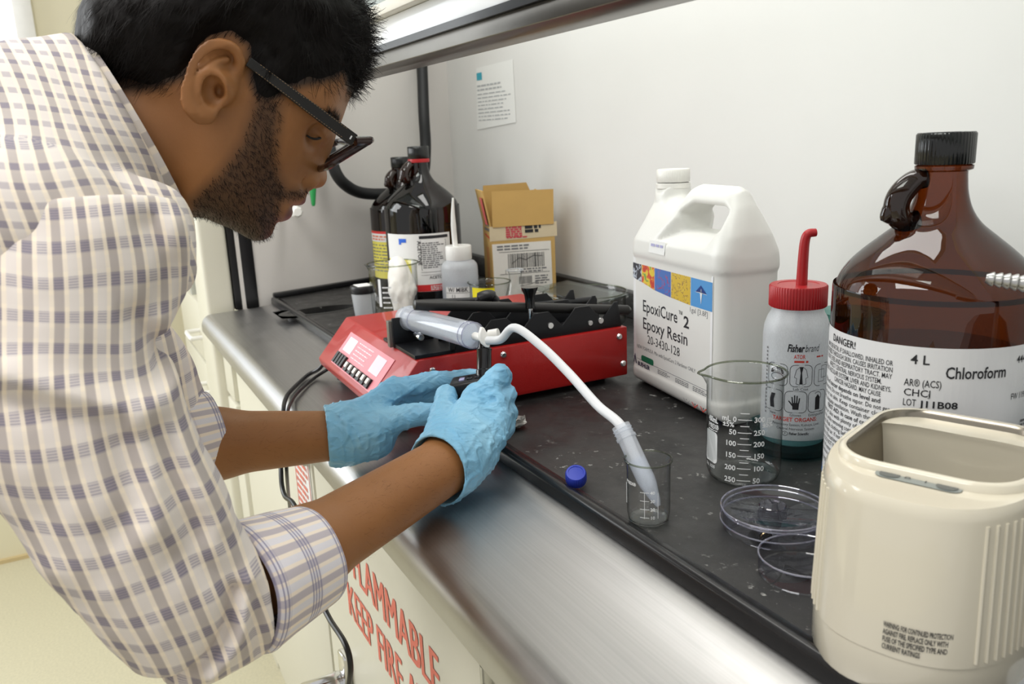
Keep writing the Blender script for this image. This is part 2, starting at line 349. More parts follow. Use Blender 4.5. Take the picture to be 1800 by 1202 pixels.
# jamb at the left end of the opening
jb = thing('fume_hood_jamb', 'cream painted upright jamb with black sash track at the hood opening', 'post', (-1.98, 0.28, 0))
mb = MB(); mb.box(-0.17, 0, -0.028, 0.033, 0.0, 2.2); mb.build('post', cream, jb, bevel=0.010, seg=3)
mb = MB(); mb.box(-0.10, 0.0, 0.034, 0.055, 0.88, 2.2); mb.box(-0.10, 0.004, 0.0575, 0.088, 0.88, 2.2); mb.build('sash_track', black_plastic, jb, bevel=0.003)
mb = MB(); mb.box(-0.06, 0.002, 0.055, 0.0575, 0.89, 2.2); mb.build('track_gap_strip', steel, jb)
mb = MB(); mb.box(-0.20, -0.17, -0.038, -0.02, 0.90, 1.15); mb.build('control_strip', M('grey_control_strip', (182, 184, 178), 0.4), jb, bevel=0.002)
mb = MB(); mb.box(-0.195, -0.175, -0.041, -0.038, 0.985, 1.065); mb.build('switch_slot', black_plastic, jb)
mb = MB(); mb.box(-0.19, -0.17, -0.044, -0.038, 0.92, 0.955); mb.build('pink_tag', M('pink_tag', (238, 150, 128), 0.6), jb)
# sash
sa = thing('hood_shutter', 'raised sliding hood shutter with grey metal lip, white rail and glass', 'shutter', (0, 0.38, 1.332))
sash_grey = M('grey_aluminium_lip', (120, 116, 110), 0.30, metal=0.85, nz=0.12, ns=30)
mb = MB(); mb.prism([(-0.012, 0.004), (0.0, 0.0), (0.028, 0.0), (0.028, 0.020), (-0.012, 0.020)], -2.0, 1.4, 'x'); mb.build('lip', sash_grey, sa, bevel=0.001)
mb = MB(); mb.box(-2.0, 1.4, -0.0165, 0.02, 0.020, 0.0275); mb.build('gasket', black_plastic, sa)
mb = MB(); mb.box(-2.0, 1.4, -0.014, 0.02, 0.0275, 0.056); mb.build('rail', M('gloss_white_rail', (238, 240, 240), 0.12, coat=0.3, nz=0.01), sa, bevel=0.002)
mb = MB(); mb.box(-2.0, 1.4, -0.026, 0.02, 0.056, 0.070); mb.build('ledge', M('cream_ledge', (216, 211, 196), 0.4), sa, bevel=0.002)
mb = MB(); mb.box(-2.0, 1.4, 0.0, 0.006, 0.070, 0.62); mb.build('pane', thin_glass('sash_glass', (0.95, 0.97, 0.96), (0.6, 0.7, 0.66)), sa)
mb = MB(); mb.box(-2.0, 1.4, -0.02, 0.02, 0.62, 0.66); mb.build('top_rail', M('cream_top_rail', (226, 222, 208), 0.4), sa)
# hood lamp housing (gives the light above the worktop its home)
hl = thing('fume_hood_lamp', 'long white lamp housing at the top of the hood interior', 'lamp', (-1.0, 0.62, 2.17))
mb = MB(); mb.box(-0.66, 0.66, -0.14, 0.14, 0.0, 0.06); mb.build('housing', cream, hl, bevel=0.01)
# ------------------------------------------------------------------ base cabinets
YC = 0.272
cab = thing('flammables_cabinet', 'cream steel flammables cabinet with red lettering under the sill', 'cabinet', (0, YC, 0))
mb = MB(); mb.box(-1.86, -0.30, 0.022, 0.6, 0.0, 0.82); mb.box(-1.86, 1.4, -0.01, 0.08, 0.82, 0.872); mb.box(-0.565, 1.4, 0.004, 0.6, 0.0, 0.82); mb.build('body', cream, cab, bevel=0.003)
mb = MB(); mb.box(-1.86, -0.56, -0.004, 0.0, 0.812, 0.832); mb.build('gap_shade_strip', M('dark_grey_gap_shade', (96, 96, 92), 0.5), cab)  # dark grey strip painting in the shade of the gap above the doors
d1 = MB(); d1.box(-1.178, -0.585, -0.002, 0.022, 0.11, 0.806); do = d1.build('door', cream, cab, bevel=0.004)
d2 = MB(); d2.box(-1.80, -1.192, -0.002, 0.022, 0.11, 0.806); do2 = d2.build('door', cream, cab, bevel=0.004)
mb = MB(); fn = lambda u, v: (u, -0.0028, v)
for k_ in range(3):
    fk = (lambda u, v, k_=k_: (u+0.0018*k_, -0.0028-0.00002*k_, v)); put_text(mb, 'FLAMMABLE', 0.076, -1.010, 0.676, fk, width=0.298); put_text(mb, 'KEEP FIRE AWAY', 0.076, -1.050, 0.600, fk, width=0.385)
mb.build('lettering', M('red_orange_lettering', (224, 120, 102), 0.6), do, smooth=0)
for z in (0.755, 0.2):
    h = MB(); h.lathe([(0, -0.045), (0.008, -0.045), (0.008, -0.016), (0.0074, -0.0155), (0.008, -0.015), (0.008, 0.014), (0.0074, 0.0145), (0.008, 0.015), (0.008, 0.045), (0, 0.045)], 16)
    h.box(-0.002, 0.022, -0.001, 0.004, -0.045, 0.045); q = h.build('hinge', steel, cab); q.location = (-0.578, -0.006, z)
l = MB(); l.box(-0.016, 0.016, -0.012, 0, -0.055, 0.055); l.build('latch_plate', chrome, do, bevel=0.004).location = (-1.082, -0.002, 0.462)
l = MB(); l.lathe([(0, 0), (0.017, 0), (0.018, 0.006), (0.017, 0.012), (0.017, 0.055), (0.015, 0.06), (0, 0.06)], 24, mat=Matrix.Rotation(PI/2, 4, 'X')); l.build('latch_knob', chrome, do).location = (-1.100, -0.012, 0.458)
l = MB(); l.prism([(-0.05, -0.14), (0.05, -0.14), (0.05, 0.14), (-0.05, 0.14)], -0.0036, -0.0024, 'y'); p_ = l.build('warning_notice', paper, do2); p_.location = (-1.25, 0, 0.66)
l = MB(); fn = lambda u, v: (u, -0.0042, v); micro(l, -0.040, 0.10, 0.08, 16, 0.012, fn, seed=3); outline(l, [(-0.045, -0.13), (0.045, -0.13), (0.045, 0.13), (-0.045, 0.13), (-0.045, -0.13)], 0.003, fn); l.build('notice_print', pale_red_print, p_, smooth=0)
l = MB(); l.box(-0.05, 0.0, -0.012, 0.02, -0.02, 0.02); l.build('catch', steel, do2, bevel=0.003).location = (-1.2, 0, 0.79)
# drawer unit further left, seen past the arm
du = thing('drawer_unit', 'pale cream drawer unit with a white pull beyond the flammables cabinet', 'cabinet', (0, YC, 0))
mb = MB(); mb.box(-2.75, -2.12, 0.02, 0.6, 0.0, 0.80); mb.box(-2.12, -1.87, 0.02, 0.05, 0.0, 0.795); mb.build('body', cream, du, bevel=0.004)
for (z0, z1) in ((0.69, 0.85), (0.08, 0.68)):
    mb = MB(); mb.box(-2.74, -1.88, 0.0, 0.02, z0, z1); dr = mb.build('drawer_front', cream, du, bevel=0.004)
    h = MB(); h.tube(spline([(-0.05, 0, 0), (-0.05, -0.026, 0), (-0.04, -0.034, 0), (0.04, -0.034, 0), (0.05, -0.026, 0), (0.05, 0, 0)], 5), 0.006, 10); h.build('pull', white_plastic, dr).location = (-2.3, 0, (z0+z1)/2 if z0 > .5 else z1-0.06)
# notice on the back wall
nt_ = thing('paper_notice', 'white paper safety notice with teal square taped to hood back wall', 'notice', tuple(ony(872, 165, YB-0.001)), 0)
c0 = np.array(nt_.location); a = ony(838, 120, YB)-c0; b2 = ony(902, 104, YB)-c0; c2 = ony(908, 215, YB)-c0; d_ = ony(840, 228, YB)-c0
mb = MB(); mb.add([(p[0], -0.0006, p[2]) for p in (d_, c2, b2, a)]+[(p[0], 0.0002, p[2]) for p in (d_, c2, b2, a)], [(0, 1, 2, 3), (7, 6, 5, 4), (0, 4, 5, 1), (1, 5, 6, 2), (2, 6, 7, 3), (3, 7, 4, 0)])
mb.build('sheet', M('notice_paper', (232, 232, 229), 0.6, nz=0.01), nt_, smooth=0)
W_, H_ = c2[0]-d_[0], a[2]-d_[2]
fnn = lambda u, v: (d_[0]+u*W_, -0.0012, d_[2]+v*H_)
mb = MB(); rect(mb, 0.06, 0.80, 0.20, 0.92, fnn); mb.build('teal_mark', M('teal_print', (60, 160, 180), 0.6), nt_, smooth=0)
mb = MB()
for (x0_, y_, w_) in ((0.06, 0.72, 0.62), (0.06, 0.655, 0.7)): micro(mb, x0_, y_, w_, 1, 0.05, fnn, seed=int(y_*100))
micro(mb, 0.06, 0.58, 0.85, 8, 0.06, fnn, h=0.3, seed=5); mb.build('print', M('pale_grey_print', (176, 178, 180), 0.6), nt_, smooth=0)
# ------------------------------------------------------------------ implicit surfaces (numpy surface nets)
def surface_nets(fn, lo, hi, h, block=None):
    """fn(P: Nx3)->N signed distance; returns verts, quads of the zero surface. Evaluates only the blocks near the surface."""
    lo = np.array(lo, float); hi = np.array(hi, float); B = 8
    nb = np.ceil((hi-lo)/(h*B)).astype(int); n = nb*B+1
    D = np.full(n, 1.0, np.float32)
    cb = np.stack(np.meshgrid(*[np.arange(k) for k in nb], indexing='ij'), -1).reshape(-1, 3)
    cen = lo+(cb+0.5)*B*h; dc = fn(cen); rad = B*h*0.5*math.sqrt(3)*1.35+2*h
    near = np.abs(dc) < rad
    far = cb[~near]; val = np.where(dc[~near] > 0, 1.0, -1.0)
    for s, vv in ((1, val),):
        for (i, j, k), q in zip(far[vv < 0], vv[vv < 0]): D[i*B:i*B+B+1, j*B:j*B+B+1, k*B:k*B+B+1] = -1.0
    off = np.stack(np.meshgrid(*[np.arange(B+1)]*3, indexing='ij'), -1).reshape(-1, 3); nbk = cb[near]
    for s in range(0, len(nbk), 400):
        q = nbk[s:s+400]; idx = (q[:, None, :]*B+off[None]).reshape(-1, 3)
        D[idx[:, 0], idx[:, 1], idx[:, 2]] = fn(lo+idx*h)
    neg = D < 0
    c = [neg[i:n[0]-1+i, j:n[1]-1+j, k:n[2]-1+k] for i in (0, 1) for j in (0, 1) for k in (0, 1)]
    cnt = sum(x.astype(np.int8) for x in c); act = (cnt > 0) & (cnt < 8)
    A = np.argwhere(act); vid = np.full(act.shape, -1, np.int64); vid[act] = np.arange(len(A))
    acc = np.zeros((len(A), 3)); num = np.zeros(len(A))
    corner = [(i, j, k) for i in (0, 1) for j in (0, 1) for k in (0, 1)]
    for a in range(8):
        for b in range(a+1, 8):
            ca, cb_ = np.array(corner[a]), np.array(corner[b])
            if np.abs(ca-cb_).sum() != 1: continue
            ia = A+ca; ib = A+cb_; da = D[ia[:, 0], ia[:, 1], ia[:, 2]]; db = D[ib[:, 0], ib[:, 1], ib[:, 2]]
            cr = (da < 0) != (db < 0); t = np.where(cr, da/np.where(cr, da-db, 1), 0)
            acc += np.where(cr[:, None], ca+(cb_-ca)*t[:, None], 0); num += cr
    V = lo+(A+acc/num[:, None])*h
    Q = []
    for ax in range(3):
        o1, o2 = [(1, 2), (2, 0), (0, 1)][ax]
        sl = [slice(1, -1)]*3; sl[ax] = slice(0, None)
        s0 = [slice(0, n[i]) for i in range(3)]; s1 = list(s0); s0[ax] = slice(0, n[ax]-1); s1[ax] = slice(1, n[ax])
        x = neg[tuple(s0)] != neg[tuple(s1)]; E_ = np.argwhere(x)
        m_ = (E_[:, o1] > 0) & (E_[:, o2] > 0) & (E_[:, o1] < n[o1]-1) & (E_[:, o2] < n[o2]-1); E_ = E_[m_]
        d1 = np.zeros(3, int); d1[o1] = 1; d2 = np.zeros(3, int); d2[o2] = 1
        g = lambda e: vid[e[:, 0], e[:, 1], e[:, 2]]
        q = np.stack([g(E_-d1-d2), g(E_-d2), g(E_), g(E_-d1)], 1)
        fl = neg[E_[:, 0], E_[:, 1], E_[:, 2]]; q = np.where(fl[:, None], q, q[:, ::-1])
        Q.append(q)
    Q = np.concatenate(Q); return V, Q[(Q >= 0).all(1)]
def smin(a, b, k):
    if k <= 0: return np.minimum(a, b)
    h = np.clip(0.5+0.5*(b-a)/k, 0, 1); return b*(1-h)+a*h-k*h*(1-h)
def smax(a, b, k): return -smin(-a, -b, k)
def cone(P, a, b, r1, r2):
    a = np.asarray(a, float); b = np.asarray(b, float); ab = b-a
    t = np.clip(((P-a)@ab)/(ab@ab), 0, 1); return np.linalg.norm(P-a-t[:, None]*ab, axis=1)-(r1+(r2-r1)*t)
def ellip(P, c, r, R=None):
    q = P-np.asarray(c, float)
    if R is not None: q = q@np.asarray(R)
    r = np.asarray(r, float); k0 = np.linalg.norm(q/r, axis=1); k1 = np.linalg.norm(q/(r*r), axis=1); return k0*(k0-1)/np.maximum(k1, 1e-9)
def rbox(P, c, hs, r, R=None):
    q = P-np.asarray(c, float)
    if R is not None: q = q@np.asarray(R)
    q = np.abs(q)-(np.asarray(hs, float)-r); return np.linalg.norm(np.maximum(q, 0), axis=1)+np.minimum(q.max(1), 0)-r
def sdpoly(p, poly):
    """signed distance to a 2D polygon"""
    V = np.asarray(poly, float); n = len(V); d = np.full(len(p), 1e9); s = np.ones(len(p))
    for i in range(n):
        a, b = V[i], V[i-1]; e = b-a; w = p-a; t = np.clip((w@e)/(e@e), 0, 1); q = w-e*t[:, None]; d = np.minimum(d, (q*q).sum(1))
        c1 = p[:, 1] >= a[1]; c2 = p[:, 1] < b[1]; c3 = e[0]*w[:, 1] > e[1]*w[:, 0]
        s = np.where((c1 & c2 & c3) | (~c1 & ~c2 & ~c3), -s, s)
    return s*np.sqrt(d)
def sdline(p, pts):
    V = np.asarray(pts, float); d = np.full(len(p), 1e9)
    for i in range(len(V)-1):
        a, e = V[i], V[i+1]-V[i]; w = p-a; t = np.clip((w@e)/(e@e), 0, 1); d = np.minimum(d, ((w-e*t[:, None])**2).sum(1))
    return np.sqrt(d)
def vnoise(P, sc, seed=0):
    """smooth value noise, -1..1"""
    q = P*sc+np.array([17.3, 5.1, 9.7])*(seed+1); i = np.floor(q).astype(np.int64); f = q-i; f = f*f*(3-2*f); out = 0
    for a in (0, 1):
        for b in (0, 1):
            for c in (0, 1):
                k = (i[:, 0]+a)*73856093 ^ (i[:, 1]+b)*19349663 ^ (i[:, 2]+c)*83492791
                r = ((k*2654435761) & 0xffff)/32767.5-1
                out = out+r*(f[:, 0] if a else 1-f[:, 0])*(f[:, 1] if b else 1-f[:, 1])*(f[:, 2] if c else 1-f[:, 2])
    return out
def net_obj(name, fn, lo, hi, h, mats, parent=None, keep=None, smooth=True, relax=0):
    V, Q = surface_nets(fn, lo, hi, h)
    if keep is not None:
        k = keep(V); kq = k[Q].all(1); Q = Q[kq]
        used = np.unique(Q); mp = np.full(len(V), -1); mp[used] = np.arange(len(used)); V = V[used]; Q = mp[Q]
    me = bpy.data.meshes.new(name); me.vertices.add(len(V)); me.vertices.foreach_set('co', V.astype(np.float32).ravel())
    me.loops.add(Q.size); me.loops.foreach_set('vertex_index', Q.astype(np.int32).ravel())
    me.polygons.add(len(Q)); me.polygons.foreach_set('loop_start', np.arange(0, Q.size, 4, dtype=np.int32)); me.polygons.foreach_set('loop_total', np.full(len(Q), 4, np.int32))
    me.update(calc_edges=True)
    me.polygons.foreach_set('use_smooth', [bool(smooth)]*len(Q))
    for q in (mats if isinstance(mats, (list, tuple)) else [mats]): me.materials.append(q)
    if relax:
        bm = bmesh.new(); bm.from_mesh(me)
        for _ in range(relax): bmesh.ops.smooth_vert(bm, verts=bm.verts, factor=0.5, use_axis_x=True, use_axis_y=True, use_axis_z=True)
        bm.to_mesh(me); bm.free()
    me.validate(); me.update()
    o = bpy.data.objects.new(name, me); COL.objects.link(o)
    if parent: o.parent = parent
    return o
def verts_of(o):
    a = np.empty(len(o.data.vertices)*3, np.float32); o.data.vertices.foreach_get('co', a); return a.reshape(-1, 3).astype(float)
def set_uv(o, uv):
    me = o.data; l = me.uv_layers.new(name='uv'); li = np.empty(len(me.loops), np.int32); me.loops.foreach_get('vertex_index', li)
    l.data.foreach_set('uv', uv[li].astype(np.float32).ravel())
def set_attr(o, name, val):
    a = o.data.attributes.new(name, 'FLOAT', 'POINT'); a.data.foreach_set('value', np.asarray(val, np.float32))
# ------------------------------------------------------------------ shared glass, plastic
clear_glass = thin_glass('clear_borosilicate', (0.965, 0.97, 0.968), (0.30, 0.33, 0.32), power=3.0)
glass_rim = thin_glass('glass_rim', (0.72, 0.75, 0.66), (0.25, 0.28, 0.2), power=1.2)
amber = thin_glass('amber_glass', (0.37, 0.155, 0.048), (0.07, 0.020, 0.007), power=1.8)
dark_amber = thin_glass('dark_amber_glass', (0.14, 0.055, 0.02), (0.05, 0.015, 0.006), power=2.0)
amber_liquid = thin_glass('clear_liquid_in_amber', (0.62, 0.57, 0.52), (0.25, 0.22, 0.2), ior=1.02)
amber_solid = M('thick_amber_glass', (36, 17, 8), 0.06, nz=0.05, coat=0.5)
frosted = thin_glass('translucent_polythene', (0.9, 0.91, 0.92), (0.7, 0.72, 0.75), ior=1.35, rough=0.35, haze=0.74, hazec=(240, 243, 246))
milky = thin_glass('milky_polypropylene', (0.93, 0.94, 0.96), (0.72, 0.75, 0.8), ior=1.4, rough=0.15, haze=0.46, hazec=(240, 245, 252))
clear_plastic = thin_glass('clear_polystyrene', (0.94, 0.945, 0.96), (0.55, 0.56, 0.66), ior=1.5, power=2.5)
black_cap = M('black_phenolic_cap', (12, 14, 14), 0.18, nz=0.08, coat=0.3)
def patch(mb, r, phi, u0, u1, z0, z1, lift=0.0004, n=48, mi=0):
    fn = cylmap(r, phi, 0, lift); rect(mb, u0, z0, u1, z1, fn, mi, n)
def ribbed_cap(r, z0, z1, n=60, amp=0.03, top=0.0015):
    mb = MB(); prof = [(r*0.97, z0), (r, z0+0.0008), (r, z1-top), (r-top*0.8, z1), (r*0.72, z1), (r*0.70, z1-0.0006), (0, z1-0.0006)]
    return mb.lathe(prof, n*4, fn=lambda q, z, a: q*(1-amp*0.5*(1+math.cos(n*a))*(1 if z0+0.0005 < z < z1-0.001 else 0.3)) if q > r*0.9 else q)
# ------------------------------------------------------------------ 4 L amber jugs
def amber_jug(root, hand, liq, seg=64):
    prof = [(0, 0.006), (0.045, 0.004), (0.068, 0.0), (0.077, 0.004), (0.08, 0.013), (0.08, 0.195), (0.0785, 0.207), (0.0745, 0.219), (0.067, 0.230), (0.056, 0.241), (0.043, 0.252), (0.031, 0.2625), (0.0235, 0.274), (0.0195, 0.287), (0.018, 0.300), (0.0178, 0.304), (0.0215, 0.3055), (0.0218, 0.3085), (0.0188, 0.3095), (0.0188, 0.318)]
    s = spline([(p[0], p[1], 0) for p in prof[4:15]], 4); pr = prof[:4]+[(p[0], p[1]) for p in s]+prof[15:]
    b = MB(); b.lathe(pr, seg); b.build('glass_body', amber, root)
    q = MB(); q.lathe([(0, 0.008), (0.066, 0.008), (0.076, 0.014), (0.0765, liq-0.001), (0.0755, liq), (0, liq)], seg); q.build('liquid', amber_liquid, root)
    ribbed_cap(0.0222, 0.3096, 0.3347, 48, 0.02).build('screw_cap', black_cap, root, smooth=40)
    # finger loop beside the neck
    d = Vector((math.cos(hand), math.sin(hand), 0))
    P = lambda a, z: tuple(d*a+Vector((0, 0, z)))
    h = MB(); path = spline([P(0.014, 0.2985), P(0.022, 0.2975), P(0.029, 0.292), P(0.0345, 0.284), P(0.0360, 0.275), P(0.033, 0.2675), P(0.027, 0.2645), P(0.018, 0.266)], 5)
    n = len(path); h.tube(path, [0.0078+0.0024*math.sin(PI*i/(n-1)) for i in range(n)], 14)
    h.tube(spline([P(0.034, 0.285), P(0.040, 0.274), P(0.0455, 0.2645)], 5), [0.0075]*6+[0.0072, 0.0066, 0.006, 0.005, 0.003], 12)
    h.build('finger_loop', amber_solid, root)
CH = (-0.44, 0.632)
ch = thing('chloroform_jug', 'large amber glass jug with black cap and white Chloroform label', 'bottle', (CH[0], CH[1], BENCH))
phi = facing(CH); amber_jug(ch, phi-PI/2+0.45, 0.155)
mb = MB(); patch(mb, 0.08, phi, -0.135, 0.118, 0.036, 0.1755); lab = mb.build('label', M('white_gloss_label', (238, 239, 240), 0.32, nz=0.01), ch, fix=False)
fn = cylmap(0.08, phi, 0.0105, 0.0008)
mb = MB()
put_text(mb, 'DANGER!', 0.0088, -0.092, 0.1545, fn, bold=0.012, sx=0.9)
lines = ['MAY BE FATAL IF SWALLOWED, INHALED OR', 'ABSORBED THROUGH SKIN. CAUSES IRRITATION', 'TO SKIN, EYES AND RESPIRATORY TRACT. MAY', 'AFFECT CENTRAL NERVOUS SYSTEM,', 'CARDIOVASCULAR SYSTEM, LIVER AND KIDNEYS.', 'CANCER HAZARD. MAY CAUSE', 'Risk of cancer depends on level and', 'Avoid exposure. Do not breathe vapor. Do not get', 'in eyes or on skin. Keep container closed.', 'Use with adequate ventilation. Wash thoroughly', 'FIRST AID: In case of contact,', 'flush eyes or skin with plenty of water for at', 'least 15 min, while removing contaminated clothing', 'and shoes. Wash clothing before reuse. If inhaled,', 'remove to fresh air. If not breathing, give artificial', 'respiration. If breathing is difficult, give oxygen. If', 'swallowed, DO NOT INDUCE VOMITING. Give large', 'quantities of water. Never give anything by mouth', 'to an unconscious person. In all cases get medical attention.']
for i, t in enumerate(lines):
    sz = 0.0060 if i < 6 else 0.0056
    put_text(mb, t, sz, -0.0245-(0.008 if i in (3, 5, 6, 10) else 0.0), 0.1475-0.0054*i, fn, 'R', bold=0.014 if i in (6, 10) else 0.004, width=min(0.0118*8.2, len(t)*0.00218))
put_text(mb, 'SEE MATERIAL SAFETY DATA SHEET', 0.0066, -0.112, 0.041, fn, width=0.085)
put_text(mb, '4 L', 0.0105, -0.012, 0.1515, fn, bold=0.012); put_text(mb, 'Chloroform', 0.0132, 0.0125, 0.1415, fn, bold=0.014, width=0.0455)
put_text(mb, '4440-08', 0.0085, 0.068, 0.151, fn, bold=0.004, width=0.021); put_text(mb, 'AR® (ACS)', 0.0082, -0.0155, 0.1335, fn, bold=0.004, width=0.026)
put_text(mb, 'CHCl', 0.0082, -0.0155, 0.1255, fn, bold=0.004); put_text(mb, '3', 0.0048, 0.0015, 0.1245, fn)
put_text(mb, 'LOT', 0.0082, -0.0155, 0.1172, fn, width=0.0095); put_text(mb, 'J11B08', 0.0076, -0.0030, 0.1172, fn, bold=0.02, width=0.026); put_text(mb, 'FW 119.38', 0.0072, 0.0655, 0.122, fn, width=0.021)
mb.build('print', ink, lab, smooth=0)
mb = MB(); micro(mb, -0.016, 0.1075, 0.044, 9, 0.0034, fn, seed=4, ragged=0.5); micro(mb, 0.080, 0.103, 0.022, 9, 0.0034, fn, seed=8); micro(mb, -0.126, 0.163, 0.014, 1, 0.004, fn); mb.build('fine_print', grey_ink, lab, smooth=0)
mb = MB(); rect(mb, 0.092, 0.104, 0.108, 0.158, fn, n=6); mb.build('blue_bar', blue_print, lab, smooth=0)
mb = MB(); rect(mb, -0.133, 0.0262, -0.02, 0.0304, fn, n=24); mb.build('blue_bar', blue_print, lab, smooth=0)
mb = MB(); put_text(mb, 'CHLOROFORM', 0.009, 0.103, 0.106, cylmap(0.08, phi, 0.0105, 0.0011), rot=PI/2, width=0.048); mb.build('side_print', M('navy_print', (30, 62, 130), 0.5), lab, smooth=0)
# ------------------------------------------------------------------ white epoxy jug
U = np.array([0.99, -0.14]); Vv = np.array([0.14, 0.99]); jl = np.array([-0.933, 0.676]); JW, JD = 0.228, 0.090
jc = jl+U*(JW/2)+Vv*(JD/2)+np.array([0.001, -0.004])
jg = thing('resin_jug', 'white plastic gallon jug with handle and epoxy resin label', 'jug', (jc[0], jc[1], BENCH), math.atan2(U[1], U[0]))
def jug_fn(P):
    u, v, z = P[:, 0], P[:, 1], P[:, 2]
    prof = [(-0.110, 0.0), (0.110, 0.0), (0.114, 0.012), (0.114, 0.19), (0.1135, 0.200), (0.110, 0.225), (0.099, 0.258), (0.090, 0.276), (0.080, 0.281), (0.004, 0.281), (-0.012, 0.276), (-0.030, 0.258), (-0.0445, 0.264), (-0.0455, 0.280), (-0.0895, 0.280), (-0.0905, 0.262), (-0.100, 0.232), (-0.112, 0.205), (-0.114, 0.19), (-0.114, 0.012)]
    a = sdpoly(np.stack([u, z], 1), prof)
    dz = np.interp(z, [0, 0.012, 0.19, 0.205, 0.235, 0.262, 0.284], [0.042, 0.045, 0.045, 0.044, 0.032, 0.020, 0.015])
    neck = np.clip((-0.04-u)/0.01, 0, 1)*np.clip((z-0.24)/0.01, 0, 1); dz = dz*(1-neck)+np.maximum(dz, 0.024)*neck
    d = smax(a, (np.abs(v)-dz)*0.94, 0.026)
    d = d+0.0016*(np.clip((z-0.0265)/0.002, 0, 1)*np.clip((0.184-z)/0.002, 0, 1))
    q2 = np.stack([u, z], 1)
    hole = sdpoly(q2, [(-0.004, 0.226), (0.074, 0.226), (0.083, 0.234), (0.083, 0.250), (0.075, 0.2545), (0.012, 0.2545), (-0.008, 0.243)])-0.002
    dish = sdpoly(q2, [(-0.048, 0.202), (0.074, 0.210), (0.086, 0.228), (0.085, 0.252), (0.075, 0.259), (0.012, 0.259), (-0.014, 0.243)])
    d = smax(d, -hole, 0.010)
    ramp = np.clip(-dish/0.022, 0, 1); inner = np.abs(v)-(0.038-0.030*ramp)-0.35*np.maximum(0.232-z, 0)
    return np.where(dish < 0.004, smax(d, np.where(dish < 0, inner, -1.0), 0.008), d)
net_obj('body', jug_fn, (-0.122, -0.056, -0.004), (0.122, 0.056, 0.290), 0.0024, M('white_hdpe', (229, 228, 223), 0.34, nz=0.015, ns=12, sss=0.0), jg, relax=2)
cp = ribbed_cap(0.0218, 0.2795, 0.2960, 54, 0.015).build('cap', M('white_screw_cap', (238, 236, 230), 0.3), jg, smooth=40); cp.location = (-0.0675, 0, 0)
mb = MB(); mb.lathe([(0.019, 0.270), (0.0225, 0.272), (0.0225, 0.2775), (0.019, 0.279)], 40); mb.build('neck_ring', MATS['white_screw_cap'], jg).location = (-0.0675, 0, 0)
fy = -JD/2-0.0003
def jmap(u, v):  # follow the rounded left corner of the face
    u = 0.012+(u-0.012)*1.115; x = u-JW/2; c = 0.0265; xe = -JW/2+c
    return (x, fy+0.0022+(0.0 if x > xe else (xe-x)**2*9.0), v)
# face is at y=-0.0526 in the recess
mb = MB()
for i in range(24):
    a, b = 0.012+0.176*i/24, 0.012+0.176*(i+1)/24
    mb.add([jmap(a, 0.028), jmap(b, 0.028), jmap(b, 0.180), jmap(a, 0.180)], [(0, 1, 2, 3)])
jlab = mb.build('label', M('jug_label_white', (240, 240, 240), 0.3, nz=0.01), jg, fix=False)
jm2 = lambda u, v: tuple(np.array(jmap(u, v))+np.array([0, -0.0004, 0])); jm3 = lambda u, v: tuple(np.array(jmap(u, v))+np.array([0, -0.0008, 0]))
def strip(u0, u1, zt, zb0, zb1, mat, nm):
    m_ = MB(); n = 6
    for i in range(n):
        a, b = u0+(u1-u0)*i/n, u0+(u1-u0)*(i+1)/n; za, zb = zb0+(zb1-zb0)*i/n, zb0+(zb1-zb0)*(i+1)/n
        m_.add([jm2(a, za), jm2(b, zb), jm2(b, zt), jm2(a, zt)], [(0, 1, 2, 3)])
    return m_.build(nm, mat, jlab, smooth=0, fix=False)
def speckle(name, cols, sc, kind='voronoi'):
    m = bpy.data.materials.new(name); m.use_nodes = True; nt = m.node_tree; b = nt.nodes['Principled BSDF']; tc = nt.nodes.new('ShaderNodeTexCoord')
    n = nt.nodes.new('ShaderNodeTexNoise' if kind == 'noise' else 'ShaderNodeTexVoronoi'); n.inputs['Scale'].default_value = sc; nt.links.new(tc.outputs['Object'], n.inputs['Vector'])
    r = nt.nodes.new('ShaderNodeValToRGB'); r.color_ramp.interpolation = 'CONSTANT'
    while len(r.color_ramp.elements) < len(cols): r.color_ramp.elements.new(0.5)
    for i, (p, c) in enumerate(cols): r.color_ramp.elements[i].position = p; r.color_ramp.elements[i].color = lin(c)+(1,)
    nt.links.new(n.outputs['Fac' if kind == 'noise' else 'Distance'], r.inputs['Fac']); nt.links.new(r.outputs['Color'], b.inputs['Base Color']); b.inputs['Roughness'].default_value = 0.4; return m
strip(0.012, 0.036, 0.1725, 0.152, 0.149, speckle('print_black_white_streaks', [(0, (44, 46, 56)), (0.47, (190, 198, 210)), (0.56, (60, 66, 80))], 130, 'noise'), 'picture_strip')
strip(0.037, 0.067, 0.1725, 0.149, 0.143, speckle('print_red_yellow_blots', [(0, (196, 60, 44)), (0.45, (214, 96, 50)), (0.52, (226, 196, 60)), (0.62, (120, 160, 80))], 70, 'noise'), 'picture_strip')
strip(0.068, 0.104, 0.1725, 0.143, 0.140, speckle('print_blue_red_grain', [(0, (70, 112, 184)), (0.58, (160, 70, 110)), (0.62, (76, 118, 190))], 120, 'noise'), 'picture_strip')
strip(0.105, 0.145, 0.1725, 0.140, 0.138, speckle('print_yellow_grain', [(0, (214, 180, 60)), (0.55, (150, 110, 70)), (0.60, (220, 190, 70))], 180, 'noise'), 'picture_strip')
strip(0.146, 0.187, 0.1725, 0.138, 0.138, M('print_sky_blue', (84, 152, 212), 0.4, nz=0.04), 'picture_strip')
mb = MB(); poly2(mb, [(0.156, 0.157), (0.166, 0.166), (0.166, 0.157)], jm3); poly2(mb, [(0.166, 0.157), (0.166, 0.166), (0.177, 0.157)], jm3); mb.build('emblem', M('emblem_navy', (32, 62, 130), 0.4), jlab, smooth=0)
